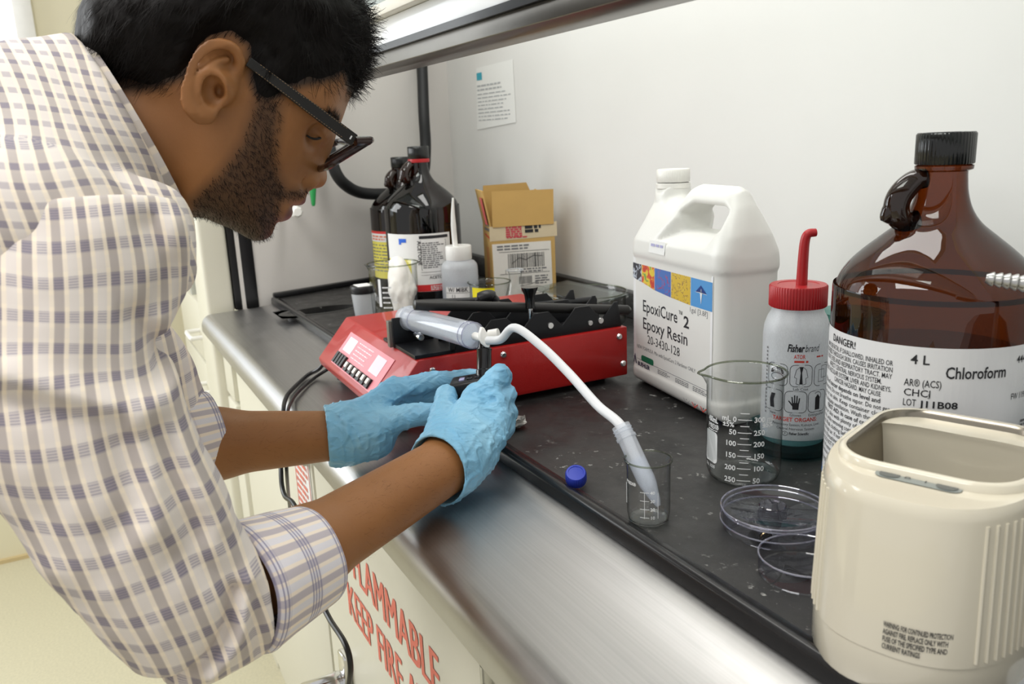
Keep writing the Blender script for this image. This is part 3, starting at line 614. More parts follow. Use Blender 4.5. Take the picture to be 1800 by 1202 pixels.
mb = MB(); poly2(mb, [(0.154, 0.1565), (0.1645, 0.1565), (0.1665, 0.143), (0.1685, 0.1565), (0.179, 0.1565), (0.1685, 0.158), (0.1665, 0.162), (0.1645, 0.158)], jm3); mb.build('emblem_star', white_ink, jlab, smooth=0)
mb = MB()
put_text(mb, 'EpoxiCure', 0.0225, 0.0385, 0.1098, jm2, width=0.080, bold=0.008); put_text(mb, '™', 0.012, 0.1205, 0.1185, jm2, width=0.0085); put_text(mb, '2', 0.0205, 0.1315, 0.1080, jm2, bold=0.022, width=0.0115)
put_text(mb, 'Epoxy Resin', 0.0225, 0.0385, 0.0858, jm2, width=0.1015, bold=0.008); put_text(mb, '20-3430-128', 0.0165, 0.050, 0.0675, jm2, width=0.074, bold=-0.002)
poly2(mb, ellipse(0.119, 0.0, 0.0, 0.0, 3), jm2) if False else None
mb.build('print', ink, jlab, smooth=0)
mb = MB(); put_text(mb, '1gal [3.8ℓ]', 0.0088, 0.179, 0.1300, jm2, 'R', width=0.036); put_text(mb, 'NEW FORMULA. Mix with EpoxiCure 2 Hardener ONLY', 0.0072, 0.024, 0.0555, jm2, width=0.133)
micro(mb, 0.075, 0.0375, 0.03, 3, 0.0022, jm2, seed=2); micro(mb, 0.115, 0.0375, 0.03, 3, 0.0022, jm2, seed=3); micro(mb, 0.152, 0.0375, 0.028, 3, 0.0022, jm2, seed=5); mb.build('small_print', grey_ink, jlab, smooth=0)
mb = MB(); rect(mb, 0.012, 0.0395, 0.182, 0.0400, jm2, n=12); poly2(mb, [(0.013, 0.032), (0.0185, 0.046), (0.024, 0.032), (0.0215, 0.032), (0.0185, 0.040), (0.0160, 0.032)], jm3); put_text(mb, 'BUEHLER', 0.0082, 0.0265, 0.0308, jm3, bold=0.03, width=0.030); mb.build('maker_mark', M('dark_navy_print', (34, 36, 70), 0.5), jlab, smooth=0)
mb = MB(); poly2(mb, rrect(0.050, 0.0432, 0.030, 0.0085, 0.003), jm2); mb.build('green_flash', M('green_print', (22, 110, 78), 0.5), jlab, smooth=0)
for (cx_, kind) in ((0.140, 'round'), (0.157, 'diamond'), (0.174, 'diamond')):
    mb = MB()
    if kind == 'round': outline(mb, ellipse(cx_, 0.0, 0.0062, 0.0062), 0.0005, lambda u, v: jm3(u, v+0.0185)); put_text(mb, 'T', 0.008, cx_, 0.0158, jm3, 'C', bold=0.02); mb.build('symbol', grey_ink, jlab, smooth=0)
    else:
        outline(mb, [(cx_-0.0075, 0.0185), (cx_, 0.026), (cx_+0.0075, 0.0185), (cx_, 0.011), (cx_-0.0075, 0.0185)], 0.0012, jm3); mb.build('hazard_diamond', red_print, jlab, smooth=0)
        mb = MB(); put_text(mb, '!', 0.010, cx_, 0.0150, jm3, 'C', bold=0.03); mb.build('exclamation_mark', ink, jlab, smooth=0)
mb = MB(); fs = lambda u, v: (u, -0.0438+(v-0.198)*0.12, v); poly2(mb, [(-0.052, 0.192), (-0.012, 0.192), (-0.012, 0.208), (-0.052, 0.208)], fs); ss = mb.build('sticker', paper, jg, smooth=0); ss.location = (0, -0.0012, 0)
mb = MB(); micro(mb, -0.047, 0.204, 0.03, 1, 0.006, lambda u, v: tuple(np.array(fs(u, v))+np.array([0, -0.0005, 0])), seed=3, ragged=0); mb.build('sticker_print', M('pale_violet_ink', (170, 168, 205), 0.6), ss, smooth=0)
# ------------------------------------------------------------------ wash bottle with red cap, in a teal glass dish
WB = (-0.623, 0.671); phi = facing(WB)
wb = thing('wash_bottle', 'translucent wash bottle with red ribbed cap, red spout and safety icons', 'bottle', (WB[0], WB[1], BENCH+0.0085))
Rw = 0.0345
mb = MB(); pr = [(0, 0.002), (0.026, 0.0), (0.032, 0.003), (Rw, 0.011), (Rw, 0.120), (0.0335, 0.130), (0.0305, 0.139), (0.0275, 0.144), (0.0262, 0.148), (0.0262, 0.160)]
mb.lathe(pr, 56); mb.build('body', frosted, wb)
mb = MB(); mb.lathe([(0, 0.003), (0.030, 0.004), (0.0325, 0.011), (0.0325, 0.017), (0, 0.017)], 48); mb.build('liquid', thin_glass('wash_liquid', (0.9, 0.92, 0.93), (0.7, 0.74, 0.76), ior=1.1, haze=0.5, hazec=(222, 226, 226)), wb)
cp = ribbed_cap(0.0298, 0.1505, 0.1735, 60, 0.03).build('cap', red_plastic, wb, smooth=40)
dv = np.array([math.cos(phi+PI/2), math.sin(phi+PI/2)])
mb = MB(); pth = spline([(0.003*dv[0], 0.003*dv[1], 0.172), (0.0035*dv[0], 0.0035*dv[1], 0.20), (0.0045*dv[0], 0.0045*dv[1], 0.219), (0.0075*dv[0], 0.0075*dv[1], 0.2265), (0.012*dv[0], 0.012*dv[1]+0.004, 0.2275)], 5)
n = len(pth); mb.tube(pth, [0.0058-0.0016*i/(n-1) for i in range(n)], 14); mb.build('spout', red_plastic, wb)
mb = MB(); mb.tube([(0, 0, 0.012), (0.001, 0, 0.15)], 0.003, 8); mb.build('dip_tube', milky, wb)
fn = cylmap(Rw, phi, -0.0085, 0.0004)
mb = MB(); put_text(mb, 'Fisher', 0.0112, -0.0085, 0.1165, fn, bold=0.035, shear=0.25, width=0.0175); put_text(mb, 'brand', 0.0112, 0.0090, 0.1165, fn, shear=0.25, width=0.016)
def icon(cx_, cz_, w_=0.0225, h_=0.0235): outline(mb, rrect(cx_, cz_, w_, h_, 0.005)+[rrect(cx_, cz_, w_, h_, 0.005)[0]], 0.0006, fn)
cols = (-0.0185, 0.0065, 0.0315)
for c_ in cols: icon(c_, 0.0905)
for c_ in (-0.012, 0.0125, 0.0365): icon(c_-0.0105, 0.0618)
# goggles, lab coat, hood
poly2(mb, ellipse(cols[0], 0.0915, 0.0075, 0.0075, 12, 0, PI), fn); outline(mb, ellipse(cols[0], 0.088, 0.007, 0.004, 14), 0.0006, fn)
poly2(mb, [(cols[1]-0.002, 0.1005), (cols[1]+0.002, 0.1005), (cols[1]+0.0007, 0.094), (cols[1]+0.0017, 0.0815), (cols[1]-0.0017, 0.0815), (cols[1]-0.0007, 0.094)], fn)
for sg in (-1, 1): outline(mb, [(cols[1]+sg*0.002, 0.1), (cols[1]+sg*0.005, 0.097), (cols[1]+sg*0.0068, 0.089), (cols[1]+sg*0.0045, 0.088), (cols[1]+sg*0.005, 0.082), (cols[1]+sg*0.0015, 0.081)], 0.0005, fn)
for a_ in (0, 0.004): outline(mb, [(cols[2]-0.006+a_, 0.083+a_), (cols[2]+0.002+a_, 0.083+a_), (cols[2]+0.002+a_, 0.096+a_), (cols[2]-0.006+a_, 0.096+a_), (cols[2]-0.006+a_, 0.083+a_)], 0.0005, fn)
# vent, glove, extinguisher
poly2(mb, [(-0.0255, 0.053), (-0.0205, 0.053), (-0.0215, 0.062), (-0.0195, 0.069), (-0.0245, 0.069), (-0.0265, 0.062)], fn)
g0 = 0.002; poly2(mb, [(g0-0.003, 0.0535), (g0+0.003, 0.0535), (g0+0.0035, 0.0610), (g0-0.0035, 0.0610)], fn)
for k_, (dx_, hh) in enumerate(((-0.0030, 0.0675), (-0.0010, 0.0695), (0.001, 0.069), (0.003, 0.0665))): poly2(mb, [(g0+dx_-0.0007, 0.0605), (g0+dx_+0.0007, 0.0605), (g0+dx_*1.25+0.0006, hh), (g0+dx_*1.25-0.0006, hh)], fn)
poly2(mb, [(g0-0.0032, 0.057), (g0-0.0032, 0.0595), (g0-0.0068, 0.0635), (g0-0.0075, 0.0625)], fn)
e0 = 0.0258; poly2(mb, [(e0-0.003, 0.0525), (e0+0.003, 0.0525), (e0+0.003, 0.066), (e0, 0.0695), (e0-0.003, 0.066)], fn); outline(mb, ellipse(e0, 0.0675, 0.0045, 0.0045, 10, -0.6, PI*0.8), 0.0006, fn)
put_text(mb, 'Lab Coat', 0.0042, cols[1], 0.0748, fn, 'C'); put_text(mb, 'Gloves', 0.0042, 0.002, 0.0460, fn, 'C'); put_text(mb, 'Extinguisher', 0.0042, e0, 0.0460, fn, 'C'); put_text(mb, 'Vent', 0.0042, -0.0225, 0.0460, fn, 'C')
put_text(mb, 'Respiratory System, Kidneys, Liver,', 0.0040, 0.004, 0.0352, fn, 'C', width=0.052); put_text(mb, 'Central Nervous System', 0.0040, 0.003, 0.0305, fn, 'C', width=0.040)
outline(mb, ellipse(-0.0075, 0.0262, 0.0028, 0.0024, 14), 0.0005, fn); put_text(mb, 'F', 0.0034, -0.0075, 0.0252, fn, 'C'); put_text(mb, 'Fisher Scientific', 0.0042, -0.0035, 0.0252, fn, bold=0.03, width=0.0205)
mb.build('print', ink, wb, smooth=0)
mb = MB(); put_text(mb, 'TARGET ORGANS:', 0.0062, 0.002, 0.0402, fn, 'C', bold=0.02, width=0.0475); put_text(mb, 'ATOR', 0.0062, -0.0015, 0.1092, fn, bold=0.02, width=0.0115); micro(mb, -0.001, 0.1070, 0.014, 1, 0.004, fn, seed=2, ragged=0); micro(mb, 0.022, 0.1115, 0.009, 1, 0.003, fn, seed=3); mb.build('red_lettering', red_print, wb, smooth=0)
mb = MB(); fr_ = cylmap(Rw, phi, -0.0085, 0.0004); micro(mb, -0.034, 0.118, 0.0025, 18, 0.0042, fr_, seed=6, ragged=0); mb.build('side_print', grey_ink, wb, smooth=0)
td = tag(MB().lathe([(0, 0.0), (0.040, 0.0), (0.0455, 0.004), (0.0465, 0.012), (0.0468, 0.022), (0.0478, 0.024), (0.0462, 0.024), (0.045, 0.022), (0.0448, 0.012), (0.042, 0.008), (0, 0.008)], 64).build('glass_dish', thin_glass('teal_glass', (0.50, 0.74, 0.74), (0.06, 0.22, 0.24), power=1.6), loc=(-0.622, 0.668, BENCH)), 'low teal glass dish holding the red capped wash bottle', 'dish')
gj = thing('green_glass_jar', 'dark green ribbed glass jar half hidden between wash bottle and amber jug', 'jar', (-0.640, 0.776, BENCH))
MB().lathe([(0, 0.002), (0.032, 0), (0.036, 0.004)]+[(0.036-(0.0018 if i % 2 else 0), 0.01+0.006*i) for i in range(20)]+[(0.034, 0.132), (0.036, 0.136)], 48).build('body', thin_glass('bottle_green_glass', (0.34, 0.58, 0.53), (0.03, 0.12, 0.12), power=1.5), gj)
# ------------------------------------------------------------------ 400 mL beaker
BK = (-0.592, 0.570); phi = facing(BK); Rb = 0.0368
bk = thing('beaker', 'empty 400 mL glass beaker with white scale before the resin jug', 'beaker', (BK[0], BK[1], BENCH))
sp = phi-PI/2+0.25
def spout(a, z, r, zt):
    d_ = (a-sp+PI) % (2*PI)-PI; return r+0.0075*math.exp(-(d_/0.22)**2)*max(0, (z-(zt-0.018))/0.018)**1.5
def beaker_prof(R, H): return [(0, 0.0025), (R*0.80, 0.0012), (R*0.93, 0.003), (R*0.99, 0.009), (R, 0.016), (R, H-0.012), (R*1.015, H-0.005), (R*1.05, H-0.001), (R*1.075, H)]
mb = MB(); mb.lathe(beaker_prof(Rb, 0.110), 80, fn=lambda r, z, a: spout(a, z, r, 0.110)); mb.build('glass_wall', clear_glass, bk, smooth=60)
rim = MB(); rim.tube([((spout(2*PI*i/72, 0.110, Rb*1.075, 0.110))*math.cos(2*PI*i/72), (spout(2*PI*i/72, 0.110, Rb*1.075, 0.110))*math.sin(2*PI*i/72), 0.110) for i in range(72)], 0.0011, 8, closed=True); rim.build('rim', glass_rim, bk)
mb = MB(); mb.lathe([(0, 0.0008), (Rb*0.86, 0.0004), (Rb*0.93, 0.003), (Rb*0.88, 0.0045), (0, 0.0042)], 64); mb.build('base', thin_glass('glass_base', (0.9, 0.91, 0.905), (0.4, 0.43, 0.42)), bk)
fn = cylmap(Rb, phi, 0, 0.0003); mb = MB(); c0 = 0.0005
for z_, l_, r_ in ((0.072, 'mL 0', '300 mL'), (0.0587, '50', '250'), (0.047, '100', '200'), (0.0347, '150', '150'), (0.0217, '200', '100'), (0.0092, '250', '50')):
    rect(mb, c0-0.0065, z_-0.0004, c0+0.0065, z_+0.0004, fn, n=3); put_text(mb, l_, 0.0074, c0-0.0078, z_-0.0024, fn, 'R', bold=0.02); put_text(mb, r_, 0.0074, c0+0.0085, z_-0.0024, fn, 'L', bold=0.02)
for z_ in (0.0785, 0.0655, 0.053, 0.041, 0.028, 0.0155): rect(mb, c0-0.0042, z_-0.0004, c0+0.0042, z_+0.0004, fn, n=2)
put_text(mb, '±5%', 0.0068, c0-0.0100, 0.0640, fn, 'R', bold=0.02); put_text(mb, '±5%', 0.0068, c0+0.0165, 0.0640, fn, 'L', bold=0.02)
put_text(mb, '400mL', 0.0082, -0.0350, 0.0635, fn, 'C', bold=0.03, width=0.0155); put_text(mb, 'PYREX®', 0.0070, -0.0345, 0.0568, fn, 'C', bold=0.02, width=0.0165); micro(mb, -0.043, 0.0555, 0.016, 1, 0.0018, fn, ragged=0)
pts = rrect(-0.0385, 0.0370, 0.0215, 0.0330, 0.004); n_ = len(pts); poly2(mb, pts, fn)
put_text(mb, 'No. 1000', 0.0050, -0.0390, 0.0150, fn, 'C', width=0.0165); mb.build('scale_print', white_ink, bk, smooth=0)
# ------------------------------------------------------------------ 50 mL beaker, centrifuge tube, transfer tube
B5 = (-0.563, 0.428); phi = facing(B5); R5 = 0.0196
b5 = thing('small_beaker', 'small 50 mL glass beaker holding a leaning centrifuge tube', 'beaker', (B5[0], B5[1], BENCH))
sp = phi-PI/2-0.3
MB().lathe(beaker_prof(R5, 0.0595), 64, fn=lambda r, z, a: r+(0.003*math.exp(-(((a-sp+PI) % (2*PI)-PI)/0.3)**2)*max(0, (z-0.048)/0.0115))).build('glass_wall', clear_glass, b5, smooth=60)
MB().tube([((R5*1.075)*math.cos(2*PI*i/48), (R5*1.075)*math.sin(2*PI*i/48), 0.0595) for i in range(48)], 0.0009, 8, closed=True).build('rim', glass_rim, b5)
MB().lathe([(0, 0.0006), (R5*0.86, 0.0003), (R5*0.93, 0.002), (R5*0.88, 0.0035), (0, 0.0032)], 48).build('base', MATS['glass_base'], b5)
fn = cylmap(R5, phi, 0, 0.0003); mb = MB()
for z_, t_ in ((0.0350, '40'), (0.0270, '30'), (0.0190, '20'), (0.0110, '10')): rect(mb, -0.0075, z_-0.00025, 0.0005, z_+0.00025, fn, n=3); put_text(mb, t_, 0.0042, 0.0015, z_-0.0014, fn, bold=0.02)
for u_ in (-0.0035, 0.0085): rect(mb, u_-0.0002, 0.010, u_+0.0002, 0.0350, fn)
put_text(mb, 'PYREX®', 0.0042, -0.0255, 0.0395, fn, bold=0.02, width=0.014, rot=-0.0); rect(mb, -0.0290, 0.018, -0.0262, 0.038, fn); mb.build('scale_print', white_ink, b5, smooth=0)
T0 = at(1158, 890, 0.741); T1 = at(1091, 748, 0.768); ax = Vector(T1-T0); Lt = ax.length; ax.normalize()
ct = thing('centrifuge_tube', 'bluish translucent centrifuge tube leaning in the small beaker', 'tube', tuple(T0))
Mx = ax.to_track_quat('Z', 'Y').to_matrix().to_4x4(); Rt = 0.0085
mb = MB(); mb.lathe([(0, 0), (0.002, 0.0004), (0.0042, 0.006), (Rt-0.0006, 0.021), (Rt, 0.026), (Rt, Lt-0.014), (Rt+0.0012, Lt-0.0135), (Rt+0.0012, Lt-0.011), (Rt+0.0002, Lt-0.0105), (Rt+0.0002, Lt)], 40, mat=Mx); mb.build('tube_wall', milky, ct)
mb = MB()
for k_ in range(2): mb.lathe([(Rt+0.0002, Lt-0.004-0.003*k_-0.0006), (Rt+0.0010, Lt-0.004-0.003*k_), (Rt+0.0002, Lt-0.004-0.003*k_+0.0006)], 40, mat=Mx)
mb.build('thread', milky, ct)
mb = MB(); mb.lathe([(0, 0.001), (0.0038, 0.006), (Rt-0.0012, 0.021), (Rt-0.0010, 0.046), (0, 0.046)], 32, mat=Mx); mb.build('contents', thin_glass('milky_resin', (0.9, 0.92, 0.95), (0.7, 0.74, 0.8), ior=1.2, haze=0.6, hazec=(236, 241, 250)), ct)
SCK = np.array([-0.832, 0.394, 1.024])
hp = at(884, 573, 0.925)
tt = tag(MB().tube(spline([SCK+np.array([0.012, 0.004, -0.001]), SCK+np.array([0.030, 0.012, 0.003]), at(905, 576, 0.905), at(950, 607, 0.88), at(1000, 656, 0.85), at(1050, 712, 0.81), T0+(T1-T0)*1.0, T0+(T1-T0)*0.6, T0+(T1-T0)*0.22], 8), 0.0048, 14).build('transfer_tube', M('white_silicone_tubing', (214, 216, 218), 0.4, nz=0.02, sss=0.0)), 'white flexible tubing arching from the syringe stopcock into the centrifuge tube', 'tubing')
# ------------------------------------------------------------------ blue cap, petri dishes and their contents
bc = onz(1013, 852, BENCH)
cp = thing('blue_screw_cap', 'blue ribbed plastic screw cap lying near the worktop rim', 'cap', (bc[0], bc[1], BENCH+0.0052)); cp.rotation_euler = (0.42, 0.30, 0.4)
ribbed_cap(0.0108, 0, 0.0125, 30, 0.05).build('shell', M('blue_plastic', (44, 62, 172), 0.35, nz=0.05), cp, smooth=40)
def petri(name, label, c, R, H, lid=True):
    t = thing(name, label, 'petri dish', (c[0], c[1], BENCH))
    MB().lathe([(0, 0.0012), (R-0.002, 0.001), (R-0.001, 0), (R, 0.001), (R, H*0.82), (R-0.0012, H*0.82)], 80).build('base', clear_plastic, t, smooth=40)
    MB().tube([(R*math.cos(2*PI*i/64), R*math.sin(2*PI*i/64), H*0.82) for i in range(64)], 0.0008, 6, closed=True).build('base_rim', MATS['polystyrene_edge'], t)
    if lid:
        MB().lathe([(0, H), (R*0.88, H), (R*0.90, H+0.0006), (R+0.0008, H+0.0004), (R+0.0022, H-0.001), (R+0.0022, H*0.42)], 80).build('lid', clear_plastic, t, smooth=40)
        for (rr, zz) in ((R+0.0022, H*0.42), (R+0.0018, H)): MB().tube([(rr*math.cos(2*PI*i/64), rr*math.sin(2*PI*i/64), zz) for i in range(64)], 0.0008, 6, closed=True).build('lid_edge', MATS['polystyrene_edge'], t)
    return t
thin_glass('polystyrene_edge', (0.80, 0.80, 0.88), (0.62, 0.62, 0.74), ior=1.9, power=1.0, haze=0.25, hazec=(214, 214, 232))
pc = onz(1362, 905, BENCH+0.012)
pt = petri('covered_petri_dish', 'large clear petri dish with lid holding a small dark vial', pc, 0.0445, 0.020)
vt = thing('small_vial', 'small dark metal vial lying inside the covered petri dish', 'vial', tuple(onz(1346, 944, BENCH+0.0075)))
Mv = Matrix.Rotation(0, 4, 'Z'); vd = (onz(1318, 905, BENCH+0.0075)-onz(1346, 944, BENCH+0.0075)); vd = Vector(vd).normalized(); Mv = vd.to_track_quat('Z', 'Y').to_matrix().to_4x4()
MB().lathe([(0.0035, 0.0006), (0.0058, 0.0), (0.006, 0.001), (0.006, 0.028), (0.0045, 0.029), (0, 0.029)], 28, mat=Mv).build('shell', M('dark_polished_metal', (90, 88, 90), 0.2, metal=0.9), vt)
MB().lathe([(0, 0.0009), (0.0036, 0.0009)], 24, mat=Mv).build('end_face', M('dark_end_face', (30, 30, 30), 0.4), vt)
MB().lathe([(0.0036, 0.0008), (0.0040, -0.0004), (0.0046, 0.0004)], 24, mat=Mv).build('brass_ring', M('brass_ring', (176, 150, 110), 0.25, metal=1.0), vt)
ld = thing('lens_disc', 'clear round disc lying on the covered petri dish lid', 'disc', tuple(onz(1358, 888, BENCH+0.0225)))
MB().lathe([(0, -0.001), (0.011, -0.001), (0.0118, 0), (0.011, 0.001), (0, 0.0012)], 32).build('disc', thin_glass('grey_disc_glass', (0.7, 0.68, 0.74), (0.4, 0.38, 0.48), ior=1.6), ld)
p2 = onz(1412, 996, BENCH+0.006)
pd = petri('open_petri_dish', 'smaller open petri dish with dark scribble beside the covered one', p2, 0.0345, 0.020, lid=False)
mb = MB()
for k_ in range(3): mb.tube([(0.010*math.cos(t_)*(1+0.2*math.sin(3*t_+k_))+0.004*k_-0.004, -0.006+0.006*math.sin(t_+k_*0.7)*(1+0.3*math.cos(2*t_)), 0.0016) for t_ in np.linspace(0, 2*PI, 28)], 0.0004, 5)
mb.build('scribble', ink, pd)
# ------------------------------------------------------------------ ultrasonic bath
UB = (-0.3265, 0.4935)
ub = thing('ultrasonic_bath', 'cream ultrasonic cleaning bath with open stainless tank and ribbed sides', 'cleaning bath', (UB[0], UB[1], BENCH), math.radians(20))
HB = 0.130
def plan(R, n=14):
    """front bowed, back squarer"""
    p = []
    for i in range(96):
        a = 2*PI*i/96; c, s_ = math.cos(a), math.sin(a)
        ex = 2.6; w, d = 0.0655*R, (0.0735 if s_ < 0 else 0.071)*R
        k = (abs(c/w)**ex+abs(s_/d)**(2.3 if s_ < 0 else 3.2))**(-1/ex if False else -1/2.6); p.append((c*k, s_*k))
    return p
def rings(levels, close_top=False):
    mb = MB(); L = []
    for (R, z) in levels: L.append([(x, y, z) for x, y in plan(R)])
    n = 96; v = [q for r in L for q in r]; f = []
    for j in range(len(L)-1):
        for i in range(n): f.append((j*n+i, j*n+(i+1) % n, (j+1)*n+(i+1) % n, (j+1)*n+i))
    mb.add(v, f); return mb
tank = [(0.0515*sx*1.0, sy) for sx, sy in ()]
def tank_plan(g):  # rounded rectangle opening
    return rrect(0.0, 0.003, 0.106+2*g, 0.118+2*g, 0.028+g, 8)
tp = tank_plan(0)
def resample(poly, n=96):
    P = np.array(poly+[poly[0]]); s_ = np.r_[0, np.cumsum(np.linalg.norm(np.diff(P, axis=0), axis=1))]; t = np.linspace(0, s_[-1], n+1)[:-1]
    return np.stack([np.interp(t, s_, P[:, 0]), np.interp(t, s_, P[:, 1])], 1)
def by_angle(poly, n=96):
    P = resample(poly, 720); a = np.arctan2(P[:, 1], P[:, 0]); o = np.argsort(a); a, P = a[o], P[o]; t = (2*PI*np.arange(n)/n+PI) % (2*PI)-PI
    k = [int(np.argmin(np.abs((a-x+PI) % (2*PI)-PI))) for x in t]; return P[k]
L = []
for (R, z) in ((1.01, 0.001), (1.03, 0.004), (1.03, 0.03), (1.030, 0.0305), (1.04, 0.031), (1.04, 0.032), (1.0, HB-0.008), (0.988, HB-0.003), (0.965, HB)): L.append(np.array([(x, y, z) for x, y in plan(R)]))
for g, z in ((0.0055, HB), (0.0045, HB+0.004), (0.0025, HB+0.0055), (0.0, HB+0.0052)): L.append(np.c_[by_angle(tank_plan(g)), np.full(96, z)])
# vertical ribs pressed into the two flanks
for j in (5, 6):
    pass
mb = MB(); v = np.concatenate(L); n = 96; f = [(j*n+i, j*n+(i+1) % n, (j+1)*n+(i+1) % n, (j+1)*n+i) for j in range(len(L)-1) for i in range(n)]
mb.add(v, f); bath_cream = M('cream_abs_plastic', (220, 213, 193), 0.18, nz=0.02, coat=0.6, ns=20); mb.build('housing', bath_cream, ub, smooth=50)
for sg in (-1, 1):
    for k_ in range(11):
        a = (-1.06+0.068*k_) if sg > 0 else (PI+1.06-0.068*k_); c, s_ = math.cos(a), math.sin(a); pl = plan(1.0); q_ = (a % (2*PI))/(2*PI)*96; i = int(q_); w_ = q_-i; x, y = [pl[i % 96][c_]*(1-w_)+pl[(i+1) % 96][c_]*w_ for c_ in (0, 1)]
        t = MB(); t.tube([(x*1.04, y*1.04, 0.034), (x, y, HB-0.010)], 0.0012, 8); t.build('rib', bath_cream, ub)
tk = MB(); Lt_ = [np.c_[by_angle(tank_plan(g)), np.full(96, z)] for g, z in ((0.0, HB+0.0052), (-0.002, HB+0.003), (-0.004, HB-0.03), (-0.006, HB-0.060), (-0.016, HB-0.068))]
v = np.concatenate(Lt_+[np.array([[0, 0, HB-0.068]])]); f = [(j*n+i, j*n+(i+1) % n, (j+1)*n+(i+1) % n, (j+1)*n+i) for j in range(len(Lt_)-1) for i in range(n)]+[(4*n+i, 4*n+(i+1) % n, 5*n) for i in range(n)]
tk.add(v, f); tk.build('tank', M('satin_stainless_tank', (150, 143, 130), 0.24, metal=1.0, nz=0.06, ns=25), ub, smooth=50)
wt_ = MB(); q = np.c_[by_angle(tank_plan(-0.0058)), np.full(96, HB-0.048)]; wt_.add(np.concatenate([q, [[0, 0, HB-0.048]]]), [(i, (i+1) % n, n) for i in range(n)]); wt_.build('water', thin_glass('water_surface', (0.95, 0.96, 0.95), (0.9, 0.9, 0.88), ior=1.33), ub)
mb = MB(); fz = lambda u, v: (u, v, HB+0.0006)
mb.add([fz(*p) for p in rrect(0.002, -0.0630, 0.050, 0.0125, 0.006)], [tuple(range(20))]); pan = mb.build('switch_panel', M('grey_membrane', (140, 146, 142), 0.4), ub, smooth=0)
for x_ in (-0.0145, 0.0185):
    t = MB(); t.add([(x_+0.0062*math.cos(2*PI*i/20), -0.0630+0.005*math.sin(2*PI*i/20), HB+0.0010) for i in range(20)], [tuple(range(20))]); t.build('button', M('dark_grey_button', (92, 96, 94), 0.4), pan, smooth=0)
mb = MB(); put_text(mb, 'O', 0.005, -0.0042, -0.0645, lambda u, v: (u, v, HB+0.0010), 'C'); put_text(mb, 'I', 0.005, 0.0062, -0.0645, lambda u, v: (u, v, HB+0.0010), 'C'); mb.build('panel_print', ink, pan, smooth=0)
pl0 = np.array(plan(1.0)); 
def front(u, v, lift=0.0005):
    k = np.argmin(np.abs(pl0[48:, 0]-u))+48; i2 = np.where((pl0[:, 1] < 0))[0]; o = i2[np.argsort(pl0[i2, 0])]; return (u, float(np.interp(u, pl0[o, 0], pl0[o, 1]))*(1.04-0.04*(v-0.031)/0.09 if v > 0.031 else 1.03)-lift, v)
mb = MB()
for i_, t_ in enumerate(('WARNING: FOR CONTINUED PROTECTION', 'AGAINST FIRE, REPLACE ONLY WITH', 'FUSE OF THE SPECIFIED TYPE AND', 'CURRENT RATINGS')): put_text(mb, t_, 0.0050, 0.000, 0.0500-0.0048*i_, front, bold=0.02, width=(0.036, 0.034, 0.034, 0.021)[i_])
mb.build('warning_print', ink, ub, smooth=0)
mb = MB(); mb.cbox((0.024, -0.0745, 0.0150), (0.030, 0.006, 0.018)); mb.build('fuse_panel', M('grey_inlet_plate', (176, 172, 160), 0.4), ub, bevel=0.001)
mb = MB(); mb.cbox((0.027, -0.078, 0.0120), (0.013, 0.006, 0.013)); mb.build('fuse_holder', black_plastic, ub, bevel=0.001)
# lid resting behind the bath's left corner is not in view; squeeze bottle and steel barb at the frame edge
sb = thing('squeeze_bottle', 'clear white squeeze bottle with red printed label behind the bath', 'bottle', tuple(onz(1850, 1010, BENCH)))
MB().lathe([(0, 0.002), (0.026, 0), (0.031, 0.004), (0.032, 0.01), (0.032, 0.105), (0.028, 0.122), (0.015, 0.132), (0.013, 0.136)], 48).build('body', frosted, sb)
MB().lathe([(0.016, 0.132), (0.0165, 0.134), (0.0165, 0.150), (0.014, 0.153), (0, 0.154)], 32).build('cap', white_plastic, sb)
ph = facing(sb.location); mb = MB(); patch(mb, 0.032, ph, -0.05, 0.05, 0.035, 0.100); sl = mb.build('label', M('buff_label', (228, 208, 182), 0.5), sb, fix=False)
mb = MB(); micro(mb, -0.046, 0.095, 0.09, 14, 0.004, cylmap(0.032, ph, 0, 0.0008), seed=12); mb.build('label_print', pale_red_print, sl, smooth=0)
gl_ = onz(1775, 1185, BENCH)
tag(MB().lathe([(0, 0.006), (0.020, 0.006), (0.0225, 0.005), (0.0225, 0), (0, 0)], 40).build('grey_lid', frosted, loc=tuple(gl_)), 'grey translucent round lid lying on the worktop right of the bath', 'lid')
b0, b1 = at(1733, 489, 0.58), at(1830, 502, 0.565); bd = Vector(b1-b0); Mb_ = bd.to_track_quat('Z', 'Y').to_matrix().to_4x4()
hb = thing('hose_barb_tap', 'polished steel ridged hose barb reaching in before the amber jug', 'tap', tuple(b0))
pr = [(0, 0), (0.0030, 0.0)]
for k_ in range(7): pr += [(0.0034+0.00025*k_, 0.0005+0.0048*k_), (0.0050+0.0003*k_, 0.0038+0.0048*k_), (0.0050+0.0003*k_, 0.0048+0.0048*k_)]
pr += [(0.006, 0.036), (0.006, 0.06)]
MB().lathe(pr, 32, mat=Mb_).build('barb', steel, hb, smooth=40)
e0_, e1_ = bd.normalized()*0.055, bd.normalized()*0.10
MB().tube(spline([tuple(e0_), tuple(e1_), tuple(e1_+Vector((0.02, 0.012, -0.01))), tuple(e1_+Vector((0.03, 0.018, -0.04))), (e1_[0]+0.03, e1_[1]+0.018, BENCH-b0[2])], 8), 0.008, 14).build('stem', steel, hb)
cr = thing('crumpled_foil', 'small crumpled grey scrap on the worktop beside the gloved hand', 'scrap', tuple(onz(903, 752, BENCH)))
bm = bmesh.new(); bmesh.ops.create_icosphere(bm, subdivisions=3, radius=0.014); rn = np.random.RandomState(3)
